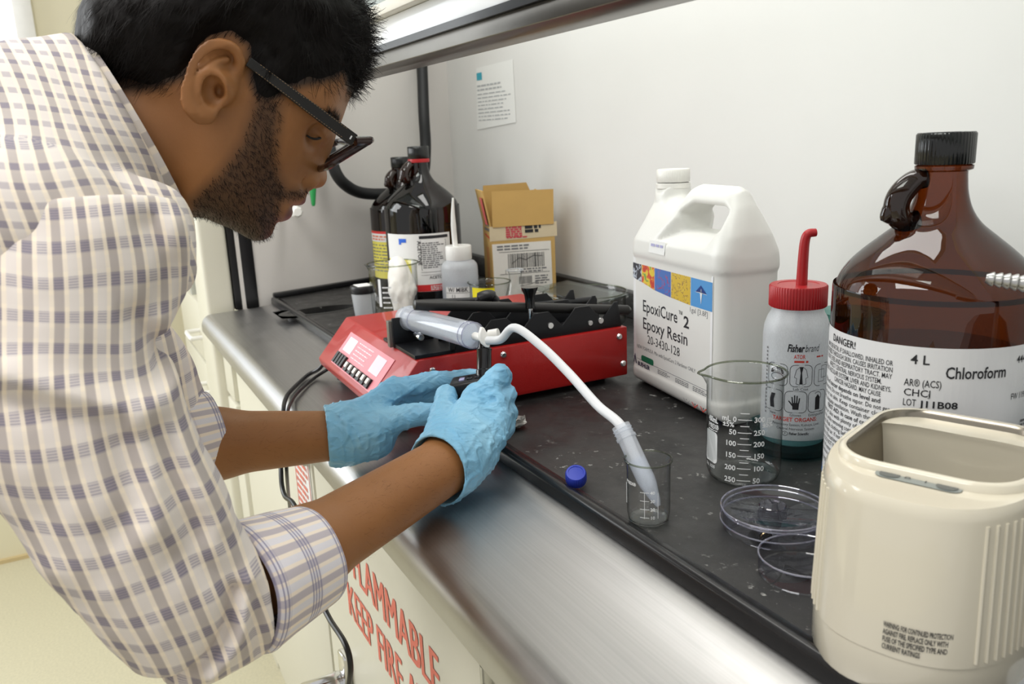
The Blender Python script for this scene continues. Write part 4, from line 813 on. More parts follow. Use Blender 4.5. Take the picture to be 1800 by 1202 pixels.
for v_ in bm.verts: v_.co = Vector((v_.co.x*0.9, v_.co.y*1.1, (v_.co.z+0.014)*0.55))*(1+0.45*(rn.rand()-0.5))
me = bpy.data.meshes.new('scrap'); bm.to_mesh(me); bm.free(); me.materials.append(M('grey_foil', (168, 166, 162), 0.35, metal=0.5, nz=0.2)); o = bpy.data.objects.new('scrap', me); COL.objects.link(o); o.parent = cr
# ------------------------------------------------------------------ red syringe pump
pump_red = M('red_enamel', (172, 26, 24), 0.36, nz=0.05, ns=30, bump=0.15, bs=900, coat=0.25)
pump_panel = M('pink_membrane', (232, 140, 150), 0.35, nz=0.03)
sp_ = thing('syringe_pump', 'red multi channel syringe pump with black notched rack and sloped keypad', 'pump', (-1.096, 0.5, 0.9088), math.radians(-1.2))
X0, X1, Y0, Y1, HT = -0.162, 0.160, -0.185, 0.176, 0.071
mb = MB(); mb.prism([(Y0, 0.0), (Y1, 0.0), (Y1, HT), (Y0+0.047, HT), (Y0-0.003, 0.012)], X0, X1, 'x'); mb.build('case', pump_red, sp_, bevel=0.0025)
for (x, y) in ((X0+0.03, Y0+0.025), (X1-0.03, Y0+0.025), (X0+0.03, Y1-0.03), (X1-0.03, Y1-0.03)):
    zf = -0.0201 if y < 0 else -0.0088
    MB().lathe([(0, zf), (0.009, zf), (0.010, 0), (0, 0)], 16).build('foot', black_plastic, sp_).location = (x, y, 0)
for (y, z) in ((Y0+0.065, 0.055), (0.162, 0.058), (0.168, 0.018), (-0.02, 0.060)):
    MB().lathe([(0, 0.003), (0.003, 0.0028), (0.0048, 0.001), (0.005, 0)], 16, mat=Matrix.Rotation(PI/2, 4, 'Y')).build('case_screw', chrome, sp_).location = (X1, y, z)
# sloped keypad
pa = np.array([0, Y0-0.003, 0.012]); pb = np.array([0, Y0+0.047, HT]); sd_ = pb-pa; sl_ = np.linalg.norm(sd_); sd_ /= sl_; nn = np.array([0, -sd_[2], sd_[1]])
km = lambda l: (lambda u, v: tuple(np.array([X0+u, 0, 0])+pa+sd_*v+nn*l))
def slab_on(nm, u0, u1, v0, v1, l0, l1, mat, par):
    m_ = MB(); f0, f1 = km(l0), km(l1); m_.add([f0(u0, v0), f0(u1, v0), f0(u1, v1), f0(u0, v1), f1(u0, v0), f1(u1, v0), f1(u1, v1), f1(u0, v1)], [(0, 3, 2, 1), (4, 5, 6, 7), (0, 1, 5, 4), (1, 2, 6, 5), (2, 3, 7, 6), (3, 0, 4, 7)]); return m_.build(nm, mat, par, smooth=0)
kp = slab_on('keypad', 0.062, 0.262, 0.008, 0.062, 0.0, 0.0012, pump_panel, sp_)
slab_on('display', 0.075, 0.112, 0.033, 0.056, 0.001, 0.0016, M('pale_lcd', (214, 226, 232), 0.2), kp)
slab_on('display', 0.205, 0.243, 0.030, 0.056, 0.001, 0.0016, M('pale_sticker', (244, 214, 226), 0.3), kp)
key = M('black_keys', (34, 34, 34), 0.4); keyw = M('white_keys', (224, 220, 214), 0.4)
for i in range(4): slab_on('slide_switch', 0.070+0.0125*i, 0.078+0.0125*i, 0.010, 0.028, 0.001, 0.005, key, kp)
for i in range(6):
    u_ = 0.126+0.020*i; slab_on('rocker_switch', u_, u_+0.013, 0.010, 0.024, 0.001, 0.004, key, kp); slab_on('rocker_face', u_+0.002, u_+0.011, 0.015, 0.023, 0.004, 0.006, keyw, kp)
mb = MB(); fnk = km(0.0016)
for i in range(5): micro(mb, 0.122, 0.056-0.006*i, 0.07, 1, 0.004, fnk, seed=i+3, h=0.4)
mb.build('keypad_print', M('pale_pink_print', (250, 222, 228), 0.5), kp, smooth=0)
# rack: base tray, two notched plates, cross rods, end block
rk = X1-0.006
def notched(x, y0, y1, zb, ht, n, depth, w):
    pts = [(y0, zb), (y1, zb)]; top = []
    L = (y1-y0)/n
    for i in range(n):
        a = y0+L*i; c = a+L/2; top += [(a+0.006, zb+ht), (c-w, zb+ht), (c, zb+ht-depth), (c+w, zb+ht), (a+L-0.006, zb+ht)]
    return pts+list(reversed(top)), x
tray = MB(); tray.box(rk-0.125, rk, -0.140, 0.170, HT, HT+0.004); tray.build('rack_tray', black_metal, sp_, bevel=0.0008)
for (x, nm) in ((rk-0.003, 'notched_plate'), (rk-0.060, 'notched_plate'), (rk-0.122, 'notched_plate')):
    pts, _ = notched(x, -0.085, 0.170, HT+0.002, 0.034, 4, 0.022, 0.021); mb = MB(); mb.prism(pts, x, x+0.003, 'x'); mb.build(nm, black_metal, sp_, bevel=0.0004)
mb = MB(); mb.prism([(-0.085, HT+0.002), (-0.140, HT+0.002), (-0.140, HT+0.005), (-0.085, HT+0.005)], rk-0.074, rk, 'x'); mb.box(rk-0.003, rk, -0.092, -0.085, HT, HT+0.030); mb.build('channel_floor', black_metal, sp_)
mb = MB(); mb.box(rk-0.078, rk-0.074, -0.142, -0.085, HT, HT+0.040); mb.build('channel_back', black_metal, sp_, bevel=0.001)
mb = MB(); mb.box(rk-0.088, rk-0.078, -0.146, -0.105, HT, HT+0.036); mb.build('end_block', M('grey_end_block', (112, 108, 100), 0.4, metal=0.3), sp_, bevel=0.001)
for (y, z, x0_, x1_) in ((-0.115, HT+0.017, rk-0.060, rk-0.040), (0.055, HT+0.017, rk-0.122, rk+0.002), (0.135, HT+0.013, rk-0.122, rk+0.002)):
    MB().lathe([(0, x0_), (0.0045, x0_), (0.0045, x1_-0.001), (0.004, x1_), (0, x1_)], 16, mat=Matrix.Rotation(PI/2, 4, 'Y')).build('cross_rod', chrome, sp_).location = (0, y, z)
for y in (-0.062, 0.118): MB().lathe([(0, 0.002), (0.0035, 0.0018), (0.004, 0)], 12, mat=Matrix.Rotation(PI/2, 4, 'Y')).build('plate_screw', chrome, sp_).location = (rk, y, HT+0.012)
# retaining bars
def W2L(p):  # world to pump local
    c, s_ = math.cos(math.radians(1.2)), math.sin(math.radians(1.2)); d = np.array(p)-np.array([-1.096, 0.5, 0.9088]); return np.array([d[0]*c-d[1]*s_, d[0]*s_+d[1]*c, d[2]])
ba, bb = W2L(at(727, 536, 1.062)), W2L(at(1108, 545, 1.178))
MB().tube([tuple(ba+(bb-ba)*t) for t in (0, 0.004, 0.02, 0.5, 0.985, 1.0)], [0.0045, 0.0068, 0.0070, 0.0070, 0.0070, 0.0035], 14).build('retaining_bar', M('black_rubber_bar', (34, 33, 32), 0.38, nz=0.1), sp_)
kn = W2L(at(932, 541, 1.115))
MB().lathe([(0, 0), (0.007, 0), (0.0065, 0.010), (0.0075, 0.018), (0.011, 0.026), (0.0112, 0.0285), (0, 0.0285)], 28).build('clamp_knob', black_cap, sp_).location = tuple(kn)
MB().lathe([(0.0038, -0.042), (0.0038, 0.0), (0, 0)], 14).build('clamp_screw', chrome, sp_).location = tuple(kn)
ca, cb_ = W2L(at(738, 532, 1.14)), W2L(at(838, 528, 1.16))
MB().tube([tuple(ca), tuple(cb_)], 0.0045, 12).build('rear_bar', black_metal, sp_)
ga = W2L(at(852, 527, 1.16))
MB().tube(spline([tuple(ga+np.array([-0.006, -0.014, -0.004])), tuple(ga+np.array([0, -0.004, 0.003])), tuple(ga+np.array([0.002, 0.008, 0.004])), tuple(ga+np.array([0.004, 0.016, -0.004]))], 5), [0.005]*4+[0.0095]*8+[0.007]*4, 14).build('lever_grip', black_plastic, sp_)
MB().tube([tuple(ga+np.array([0.006, 0.016, -0.006])), tuple(ga+np.array([0.018, 0.032, -0.012]))], 0.0035, 10).build('lever_rod', chrome, sp_)
rb0, rb1 = W2L(at(905, 541, 1.20)), W2L(at(1045, 527, 1.30))
mb = MB(); dvec = rb1-rb0; mb.tube([tuple(rb0), tuple(rb1)], 0.006, 12); mb.build('rear_bar', black_metal, sp_)
# syringe in the rack
S0, S1 = at(722, 560, 1.106), at(833, 590, 0.960); axs = Vector(S1-S0); Ls = axs.length; axs.normalize(); Ms = axs.to_track_quat('Z', 'Y').to_matrix().to_4x4()
sy = thing('syringe', 'large clear plastic syringe lying in the front channel of the red pump', 'syringe', tuple(S0)); Rs = 0.0152
syr = thin_glass('clear_syringe_plastic', (0.95, 0.96, 0.97), (0.78, 0.81, 0.86), ior=1.5, rough=0.05, haze=0.40, hazec=(240, 244, 250))
MB().lathe([(Rs, 0.0), (Rs, Ls-0.004), (Rs-0.001, Ls-0.0005), (0.005, Ls+0.002), (0.0045, Ls+0.004)], 48, mat=Ms).build('barrel', syr, sy)
for z_ in (Ls-0.002, Ls-0.012, 0.022): MB().tube([tuple(Ms@Vector(((Rs+0.0002)*math.cos(2*PI*i/40), (Rs+0.0002)*math.sin(2*PI*i/40), z_))) for i in range(40)], 0.0006, 6, closed=True).build('barrel_ring', MATS['polystyrene_edge'], sy)
MB().lathe([(0, -0.02), (0.0135, -0.02), (0.0145, -0.018), (0.0145, 0.0), (0.0138, 0.004), (0.0145, 0.008), (0.0145, 0.014), (0.010, 0.016), (0.010, Ls-0.030), (0.0142, Ls-0.026), (0.0142, Ls-0.014), (0, Ls-0.009)], 40, mat=Ms).build('plunger', thin_glass('plunger_plastic', (0.9, 0.92, 0.95), (0.7, 0.74, 0.8), ior=1.3, haze=0.72, hazec=(238, 243, 250)), sy)
mb = MB(); mb.lathe([(Rs, -0.003), (Rs+0.0022, -0.002), (Rs+0.0022, 0.001), (Rs, 0.002)], 40, mat=Ms); mb.build('flange', milky, sy)
mb = MB(); cmap = lambda u, v: tuple(Ms@Vector(((Rs+0.0003)*math.cos(u/Rs), (Rs+0.0003)*math.sin(u/Rs), v)))
for z_ in np.arange(0.03, Ls-0.015, 0.007): rect(mb, -0.012, z_, -0.006, z_+0.0006, cmap, n=2)
mb.build('graduation', M('faint_grey_marks', (150, 156, 166), 0.5), sy, smooth=0); 
# stopcock on the tip, with the black device and its tube hanging from it
stc = tuple(S1+np.array(axs)*0.006)
sc_ = thing('stopcock', 'white plastic stopcock with winged handle on the syringe tip', 'valve', stc)
a3 = axs; 
MB().tube([tuple(a3*-0.004), tuple(a3*0.014)], [0.0048, 0.0042], 16).build('body', white_plastic, sc_)
dirc = Vector(at(895, 575, 0.945)-at(850, 583, 0.955)).normalized()
MB().tube([tuple(a3*0.006), tuple(a3*0.006+dirc*0.012), tuple(a3*0.006+dirc*0.0125), tuple(a3*0.006+dirc*0.024)], [0.0038, 0.0038, 0.0062, 0.0062], 16).build('luer_collar', white_plastic, sc_)
mb = MB(); upv = Vector(at(832, 563, 0.95)-at(842, 600, 0.95)).normalized(); rv = Vector(at(850, 583, 0.95)-at(840, 583, 0.95)).normalized(); q0 = a3*0.016
pts = [(-0.0105, 0.0022), (-0.0105, -0.001), (-0.006, -0.0048), (0.0, -0.0062), (0.006, -0.0045), (0.0135, -0.0005), (0.0135, 0.0025), (0.006, 0.0045), (0.0, 0.0052), (-0.006, 0.0045)]
v = [tuple(q0+upv*p[0]+rv*p[1]) for p in pts]+[tuple(q0+a3*0.005+upv*p[0]*0.96+rv*p[1]*0.9) for p in pts]; n = len(pts)
mb.add(v, [tuple(range(n)), tuple(reversed(range(n, 2*n)))]+[(i, i+n, (i+1) % n+n, (i+1) % n) for i in range(n)]); mb.build('wing_handle', white_plastic, sc_, bevel=0.0008)
DV = at(832, 682, 0.945)
dv_ = thing('handheld_gauge', 'small black handheld gauge with upright black tube held in blue gloves', 'gauge', tuple(DV))
t0 = Vector(at(851, 597, 0.958)-DV); t1 = Vector(at(851, 668, 0.948)-DV); tv = t1-t0; Mt = tv.to_track_quat('Z', 'Y').to_matrix().to_4x4(); TL = tv.length
blk = M('black_gloss_tube', (16, 17, 20), 0.16, nz=0.05, coat=0.4)
mb = MB(); mb.lathe([(0, 0), (0.0072, 0), (0.0072, 0.010), (0.0088, 0.0105), (0.0092, 0.012), (0.0086, 0.0135), (0.0086, TL-0.012), (0.0094, TL-0.011), (0.0094, TL), (0, TL)], 32, mat=Mt); o = mb.build('connector_tube', blk, dv_); o.location = tuple(t0)
ux = Vector(at(868, 668, 0.95)-at(800, 680, 0.955)).normalized(); uz = Vector((0, 0, 1)); uy = uz.cross(ux).normalized(); uz = ux.cross(uy); Rd = Matrix((ux, uy, uz)).transposed()
mb = MB(); mb.cbox((0, 0, 0), (0.050, 0.034, 0.026), Rd); o = mb.build('case', black_plastic, dv_, bevel=0.004, seg=3)
for k_ in range(3):
    mb = MB(); mb.cbox(tuple(Rd@Vector((-0.010+0.009*k_, -0.004, 0.0135))), (0.006, 0.010, 0.002), Rd); mb.build('button', blk if k_ else M('lit_display', (170, 168, 205), 0.2), dv_, bevel=0.0006)
# ------------------------------------------------------------------ power cord of the pump
cpth = [at(558, 646, 1.30), at(540, 662, 1.27), at(512, 686, 1.22), at(500, 706, 1.19)]
for p in cpth[:]: p[2] = max(p[2], 0.8885)
e1 = onz(500, 700, 0.889)
pts = [(-1.2660, 0.335, 0.925), (-1.276, 0.320, 0.900), tuple(onz(540, 660, 0.889)), tuple(onz(510, 688, 0.889)), tuple(onz(501, 704, 0.889)), tuple(onz(498, 722, 0.888)), tuple(ony(496, 760, 0.222)), tuple(ony(494, 830, 0.205)), tuple(ony(500, 870, 0.20)), tuple(ony(522, 898, 0.20)), tuple(ony(560, 1040, 0.19)), tuple(ony(578, 1085, 0.19)), tuple(ony(606, 1130, 0.19)), tuple(ony(616, 1170, 0.19)), tuple(ony(612, 1215, 0.19)), tuple(ony(605, 1300, 0.19))]
tag(MB().tube(spline(pts, 8), 0.0032, 10).build('power_cord', black_plastic), 'black power cord running from the red pump over the steel sill', 'cord')
pts2 = [(-1.2660, 0.350, 0.925), (-1.2680, 0.340, 0.904), tuple(onz(553, 664, 0.889)), tuple(onz(524, 689, 0.889)), tuple(onz(512, 706, 0.889)), tuple(onz(505, 728, 0.887)), tuple(ony(504, 768, 0.222)), tuple(ony(504, 830, 0.213)), tuple(ony(510, 900, 0.245))]
tag(MB().tube(spline(pts2, 8), 0.0026, 10).build('signal_cord', black_plastic), 'thinner black cord lying beside the power cord at the sill edge', 'cord')
# ------------------------------------------------------------------ things at the far end of the worktop
AC = (-1.664, 0.668)
ac = thing('acetone_jug', 'dark amber jug with red neck ring and acetone label at the far end', 'bottle', (AC[0], AC[1], BENCH)); pa_ = facing(AC)
_am = amber; amber = dark_amber
amber_jug(ac, pa_-PI/2+0.5, 0.10, 48)
MB().lathe([(0.0185, 0.3015), (0.0226, 0.302), (0.0230, 0.3055), (0.0226, 0.3090), (0.0185, 0.3095)], 40).build('red_ring', red_plastic, ac)
mb = MB(); patch(mb, 0.08, pa_, -0.095, 0.058, 0.040, 0.160); l2 = mb.build('label', paper, ac, fix=False); fn = cylmap(0.08, pa_, 0, 0.0010)
mb = MB(); rect(mb, -0.010, 0.150, 0.052, 0.156, fn, n=6); put_text(mb, 'ACETONE', 0.0085, 0.026, 0.0665, fn, 'C', bold=0.01); outline(mb, [(-0.008, 0.146), (0.046, 0.146), (0.046, 0.085), (-0.008, 0.085), (-0.008, 0.146)], 0.0006, fn)
put_text(mb, 'ACETONE', 0.011, -0.014, 0.146, fn, rot=-PI/2, bold=0.02, width=0.05); rect(mb, -0.010, 0.0805, 0.055, 0.0811, fn, n=6); rect(mb, -0.010, 0.0745, 0.055, 0.0750, fn, n=6); mb.build('print', ink, l2, smooth=0)
mb = MB(); micro(mb, -0.005, 0.142, 0.048, 13, 0.0042, fn, seed=9, ragged=0.5); mb.build('fine_print', grey_ink, l2, smooth=0)
mb = MB(); rect(mb, -0.030, 0.0405, 0.0575, 0.0545, cylmap(0.08, pa_, 0, 0.0008), n=10); mb.build('red_band', M('label_red', (216, 44, 46), 0.5), l2, smooth=0)
mb = MB(); micro(mb, 0.008, 0.052, 0.045, 3, 0.0036, cylmap(0.08, pa_, 0, 0.0013), seed=4); mb.build('band_print', paper, l2, smooth=0)
mb = MB(); rect(mb, -0.056, 0.143, -0.038, 0.151, fn, n=3); rect(mb, -0.056, 0.139, -0.050, 0.143, fn); mb.build('blue_tab', M('label_blue', (46, 104, 214), 0.5), l2, smooth=0)
mb = MB(); rect(mb, -0.094, 0.055, -0.030, 0.108, cylmap(0.08, pa_, 0, 0.0008), n=8); mb.build('yellow_field', yellow_print, l2, smooth=0)
A2 = (-1.865, 0.702)
a2 = thing('second_amber_jug', 'amber jug with yellow label half hidden behind the acetone jug', 'bottle', (A2[0], A2[1], BENCH)); p2_ = facing(A2); amber_jug(a2, p2_-PI/2+0.6, 0.10, 48); a2.scale = (0.98, 0.98, 0.93)
amber = _am
mb = MB(); patch(mb, 0.08, p2_, -0.110, 0.05, 0.040, 0.158); l3 = mb.build('label', yellow_print, a2, fix=False); fn = cylmap(0.08, p2_, 0, 0.0010)
mb = MB(); rect(mb, -0.110, 0.152, 0.05, 0.158, fn, n=16); mb.build('red_edge', MATS['label_red'], l3, smooth=0)
mb = MB(); rect(mb, -0.110, 0.132, 0.05, 0.152, fn, n=16); mb.build('white_band', paper, l3, smooth=0)
mb = MB(); micro(mb, -0.100, 0.147, 0.06, 2, 0.007, cylmap(0.08, p2_, 0, 0.0014), seed=21); mb.build('orange_print', M('orange_print', (232, 128, 88), 0.5), l3, smooth=0)
mb = MB(); micro(mb, -0.105, 0.125, 0.09, 9, 0.008, fn, seed=22, h=0.35); mb.build('fine_print', grey_ink, l3, smooth=0)
# specimen cup
scp = thing('specimen_cup', 'small frosted specimen cup with black lid beside the sink', 'cup', (-1.619, 0.510, BENCH)); ph = facing((-1.619, 0.51))
MB().lathe([(0, 0.001), (0.019, 0), (0.0205, 0.002), (0.0250, 0.052), (0.0235, 0.052)], 40).build('cup', frosted, scp)
MB().lathe([(0.0258, 0.050), (0.0264, 0.052), (0.0264, 0.062), (0.0252, 0.0645), (0, 0.0645)], 40).build('lid', black_plastic, scp, smooth=40)
mb = MB(); mb.cbox((0, 0, 0.0652), (0.034, 0.030, 0.0008)); mb.build('lid_label', paper, scp)
# beaker with a crumpled white glove
bp = (-1.573, 0.561)
b6 = thing('tall_beaker', 'glass beaker with a limp white glove hanging over its rim', 'beaker', (bp[0], bp[1], BENCH)); p6 = facing(bp); s6 = p6-PI/2-0.1
MB().lathe(beaker_prof(0.0475, 0.110), 64, fn=lambda r, z, a: r+(0.006*math.exp(-(((a-s6+PI) % (2*PI)-PI)/0.25)**2)*max(0, (z-0.09)/0.02))).build('glass_wall', clear_glass, b6, smooth=60)
MB().tube([(0.0511*math.cos(2*PI*i/48), 0.0511*math.sin(2*PI*i/48), 0.110) for i in range(48)], 0.0013, 8, closed=True).build('rim', glass_rim, b6)
fn = cylmap(0.0475, p6, 0, 0.0004); mb = MB(); rect(mb, -0.034, 0.03, -0.028, 0.085, fn); micro(mb, -0.025, 0.07, 0.03, 6, 0.010, fn, seed=5, h=0.3, ragged=0.6); mb.build('scale_print', white_ink, b6, smooth=0)
gv = thing('limp_white_glove', 'crumpled white glove draped out of the tall beaker', 'glove', (bp[0], bp[1], BENCH))
Cg = np.array([bp[0], bp[1], BENCH]); gp = [at(699, 466, 1.672), at(702, 488, 1.672), at(707, 512, 1.672), at(709, 538, 1.672)]
def glove_fn(P):
    d = cone(P, gp[0]-Cg, gp[1]-Cg, 0.017, 0.019); d = smin(d, cone(P, gp[1]-Cg, gp[2]-Cg, 0.019, 0.023), 0.015); d = smin(d, cone(P, gp[2]-Cg, gp[3]-Cg, 0.023, 0.021), 0.015)
    return d+0.0045*vnoise(P*np.array([1, 1, .35]), 75, 1)+0.002*vnoise(P*np.array([1, 1, .4]), 150, 2)
net_obj('glove_body', glove_fn, np.min(gp, 0)-Cg-0.05, np.max(gp, 0)-Cg+0.05, 0.003, M('white_latex', (236, 233, 226), 0.5, nz=0.03), gv, relax=1)
# small white wash bottle
mk = (-1.540, 0.692)
mw = thing('small_wash_bottle', 'small translucent wash bottle with white cap and straight white spout', 'bottle', (mk[0], mk[1], BENCH)); pm = facing(mk)
MB().lathe([(0, 0.001), (0.034, 0), (0.037, 0.003), (0.0375, 0.008), (0.0375, 0.090), (0.036, 0.098), (0.031, 0.104), (0.026, 0.106), (0.025, 0.112)], 48).build('body', frosted, mw)
MB().lathe([(0, 0.002), (0.035, 0.003), (0.0362, 0.01), (0.0362, 0.068), (0, 0.068)], 40).build('liquid', thin_glass('bluish_liquid', (0.80, 0.86, 0.93), (0.6, 0.66, 0.75), ior=1.1, haze=0.35, hazec=(188, 202, 220)), mw)
ribbed_cap(0.0265, 0.108, 0.136, 50, 0.02).build('cap', white_plastic, mw, smooth=40)
dl = np.array([math.cos(pm+PI/2), math.sin(pm+PI/2)])
MB().tube(spline([(-0.006*dl[0], -0.006*dl[1], 0.135), (-0.007*dl[0], -0.007*dl[1], 0.165), (-0.007*dl[0], -0.007*dl[1], 0.20), (-0.005*dl[0], -0.005*dl[1], 0.232)], 6), [0.0055-0.0035*max(0, (i-8)/10) for i in range(19)], 12).build('spout', white_plastic, mw)
mb = MB(); patch(mb, 0.0375, pm, -0.034, 0.020, 0.032, 0.056, n=16); l4 = mb.build('label', paper, mw, fix=False); fn = cylmap(0.0375, pm, 0, 0.0009)
mb = MB(); put_text(mb, 'W/ MIBK', 0.013, -0.027, 0.0465, fn, bold=0.01, width=0.042); rect(mb, -0.032, 0.044, 0.019, 0.0446, fn, n=6); put_text(mb, '11', 0.010, -0.020, 0.0345, fn); mb.build('writing', ink, l4, smooth=0)
# yellow taped beaker, conical flask, open dish, small tub
yb = (-1.475, 0.726)
y6 = thing('taped_beaker', 'small glass beaker with a strip of yellow tape', 'beaker', (yb[0], yb[1], BENCH)); py = facing(yb)
MB().lathe(beaker_prof(0.040, 0.066), 56).build('glass_wall', clear_glass, y6, smooth=60)
MB().tube([(0.043*math.cos(2*PI*i/48), 0.043*math.sin(2*PI*i/48), 0.066) for i in range(48)], 0.0012, 8, closed=True).build('rim', glass_rim, y6)
mb = MB(); patch(mb, 0.040, py, -0.040, 0.010, 0.036, 0.060, n=14); mb.build('yellow_tape', M('yellow_tape', (240, 226, 30), 0.5, nz=0.04), y6, fix=False)
ef = thing('conical_flask', 'small conical glass flask standing in front of the cardboard box', 'flask', (-1.415, 0.754, BENCH))
MB().lathe([(0, 0.002), (0.026, 0.0), (0.031, 0.003), (0.031, 0.008), (0.0135, 0.066), (0.0125, 0.072), (0.0125, 0.086), (0.0145, 0.092), (0.0160, 0.094)], 48).build('glass_wall', clear_glass, ef, smooth=60)
MB().tube([(0.0158*math.cos(2*PI*i/40), 0.0158*math.sin(2*PI*i/40), 0.0938) for i in range(40)], 0.0014, 8, closed=True).build('rim', thin_glass('frosted_rim', (0.86, 0.86, 0.86), (0.6, 0.6, 0.6), haze=0.5), ef)
tb = thing('clear_tub', 'low clear plastic tub in front of the small wash bottle', 'tub', tuple(onz(826, 560, BENCH)))
MB().lathe([(0, 0.001), (0.032, 0), (0.034, 0.002), (0.036, 0.034), (0.037, 0.035)], 40).build('tub_wall', clear_plastic, tb)
MB().tube([(0.0368*math.cos(2*PI*i/40), 0.0368*math.sin(2*PI*i/40), 0.035) for i in range(40)], 0.001, 6, closed=True).build('rim', MATS['polystyrene_edge'], tb)
dd = thing('crystallising_dish', 'wide shallow glass dish at the back behind the pump rack', 'dish', (-1.285, 0.830, BENCH))
MB().lathe([(0, 0.002), (0.070, 0), (0.075, 0.004), (0.076, 0.010), (0.076, 0.056), (0.0785, 0.060)], 64).build('glass_wall', clear_glass, dd, smooth=60)
MB().tube([(0.078*math.cos(2*PI*i/56), 0.078*math.sin(2*PI*i/56), 0.060) for i in range(56)], 0.0015, 8, closed=True).build('rim', glass_rim, dd)
gp_ = thing('glass_plate', 'clear glass plate leaning across the shallow dish behind the pump', 'plate', (-1.27, 0.81, BENCH+0.0640), 0.3)
mb = MB(); mb.cbox((0, 0, 0), (0.15, 0.10, 0.003), Matrix.Rotation(0.08, 3, 'Y')); mb.build('sheet', thin_glass('plate_glass', (0.9, 0.92, 0.91), (0.4, 0.48, 0.44)), gp_)
# cardboard box
card = M('brown_cardboard', (196, 160, 96), 0.75, nz=0.07, ns=25); card_in = M('cardboard_inside', (186, 150, 88), 0.8, nz=0.06)
bx = thing('cardboard_box', 'open upright cardboard box with taped flaps and shipping label', 'box', (-1.540, 0.832, BENCH), math.radians(74))
BW, BD, BH = 0.134, 0.090, 0.168
mb = MB(); t = 0.003
mb.box(-BW/2, BW/2, -BD/2, -BD/2+t, 0, BH); mb.box(-BW/2, BW/2, BD/2-t, BD/2, 0, BH); mb.box(-BW/2, -BW/2+t, -BD/2+t, BD/2-t, 0, BH); mb.box(BW/2-t, BW/2, -BD/2+t, BD/2-t, 0, BH); mb.box(-BW/2+t, BW/2-t, -BD/2+t, BD/2-t, 0, t)
mb.build('carton', card, bx, smooth=0)
def flap(pts, nm, th, mat=card_in):
    m_ = MB(); p = [Vector(q) for q in pts]; nrm = (p[1]-p[0]).cross(p[3]-p[0]).normalized()*th
    m_.add([tuple(q) for q in p]+[tuple(q+nrm) for q in p], [(3, 2, 1, 0), (4, 5, 6, 7), (0, 1, 5, 4), (1, 2, 6, 5), (2, 3, 7, 6), (3, 0, 4, 7)]); return m_.build(nm, mat, bx, smooth=0)
flap([(-BW/2+0.004, -BD/2, BH), (BW/2-0.002, -BD/2, BH), (BW/2+0.002, -BD/2+0.010, BH+0.070), (-BW/2+0.006, -BD/2+0.010, BH+0.072)], 'flap', 0.0025)
flap([(-BW/2, BD/2, BH), (BW/2, BD/2, BH), (BW/2-0.035, BD/2+0.004, BH+0.082), (-BW/2+0.005, BD/2+0.004, BH+0.080)], 'flap', 0.0025)
lf = flap([(-BW/2, -BD/2+0.004, BH), (-BW/2, BD/2-0.004, BH), (-BW/2-0.014, BD/2-0.004, BH+0.074), (-BW/2-0.014, -BD/2+0.004, BH+0.074)], 'flap', 0.0025, card)
flap([(BW/2, BD/2-0.004, BH), (BW/2, -BD/2+0.01, BH), (BW/2-0.016, -BD/2+0.014, BH+0.064), (BW/2-0.018, BD/2-0.006, BH+0.068)], 'flap', 0.0025)
fb = lambda l: (lambda u, v: (u, -BD/2-l, v))
mb = MB(); poly2(mb, [(-0.064, 0.004), (0.060, 0.004), (0.058, 0.134), (-0.066, 0.134)], fb(0.0006)); sl5 = mb.build('shipping_label', M('label_offwhite', (226, 222, 214), 0.6), bx, smooth=0, fix=False)
mb = MB(); f5 = fb(0.0011); rn = random.Random(4); x_ = -0.034
while x_ < 0.042:
    w_ = rn.choice((0.0008, 0.0012, 0.002)); rect(mb, x_, 0.082, x_+w_, 0.112, f5); x_ += w_+rn.choice((0.0008, 0.0014, 0.002))
x_ = -0.012
while x_ < 0.016:
    w_ = rn.choice((0.0008, 0.0014)); rect(mb, x_, 0.048, x_+w_, 0.064, f5); x_ += w_+0.0012
for z_ in (0.116, 0.070): rect(mb, -0.052, z_, 0.054, z_+0.0008, f5)
rect(mb, -0.040, 0.070, -0.0392, 0.080, f5)
outline(mb, [(-0.026, 0.092), (-0.01, 0.103), (0.004, 0.098), (0.02, 0.106), (0.040, 0.104)], 0.0012, f5); outline(mb, ellipse(0.018, 0.034, 0.026, 0.008, 20), 0.0008, f5); outline(mb, ellipse(0.012, 0.016, 0.034, 0.007, 20), 0.0008, f5); outline(mb, [(-0.01, 0.044), (0.01, 0.046), (0.03, 0.052), (0.045, 0.054)], 0.0010, f5)
mb.build('label_print', ink, sl5, smooth=0)
mb = MB(); micro(mb, -0.01, 0.080, 0.06, 2, 0.005, f5, seed=31); micro(mb, 0.022, 0.064, 0.032, 4, 0.005, f5, seed=33); micro(mb, -0.056, 0.130, 0.10, 2, 0.006, f5, seed=35, ragged=0.6); mb.build('label_fine_print', grey_ink, sl5, smooth=0)
mb = MB(); poly2(mb, [(-0.070, 0.140), (0.072, 0.143), (0.072, 0.173), (-0.070, 0.170)], fb(0.0005)); mb.build('clear_tape', M('buff_tape', (212, 196, 164), 0.25), bx, smooth=0, fix=False)
mb = MB(); micro(mb, -0.036, 0.168, 0.034, 5, 0.0045, fb(0.0012), seed=41, h=0.8, ragged=0.05); micro(mb, -0.034, 0.147, 0.05, 1, 0.005, fb(0.0012), seed=42); mb.build('red_stamp', M('stamp_red', (198, 74, 84), 0.6), bx, smooth=0)
mb = MB(); micro(mb, 0.004, 0.168, 0.034, 2, 0.008, fb(0.0012), seed=43, h=0.8); mb.build('black_stamp', ink, bx, smooth=0)
fl = lambda u, v: (-BW/2-0.0006, u, v)
mb = MB()
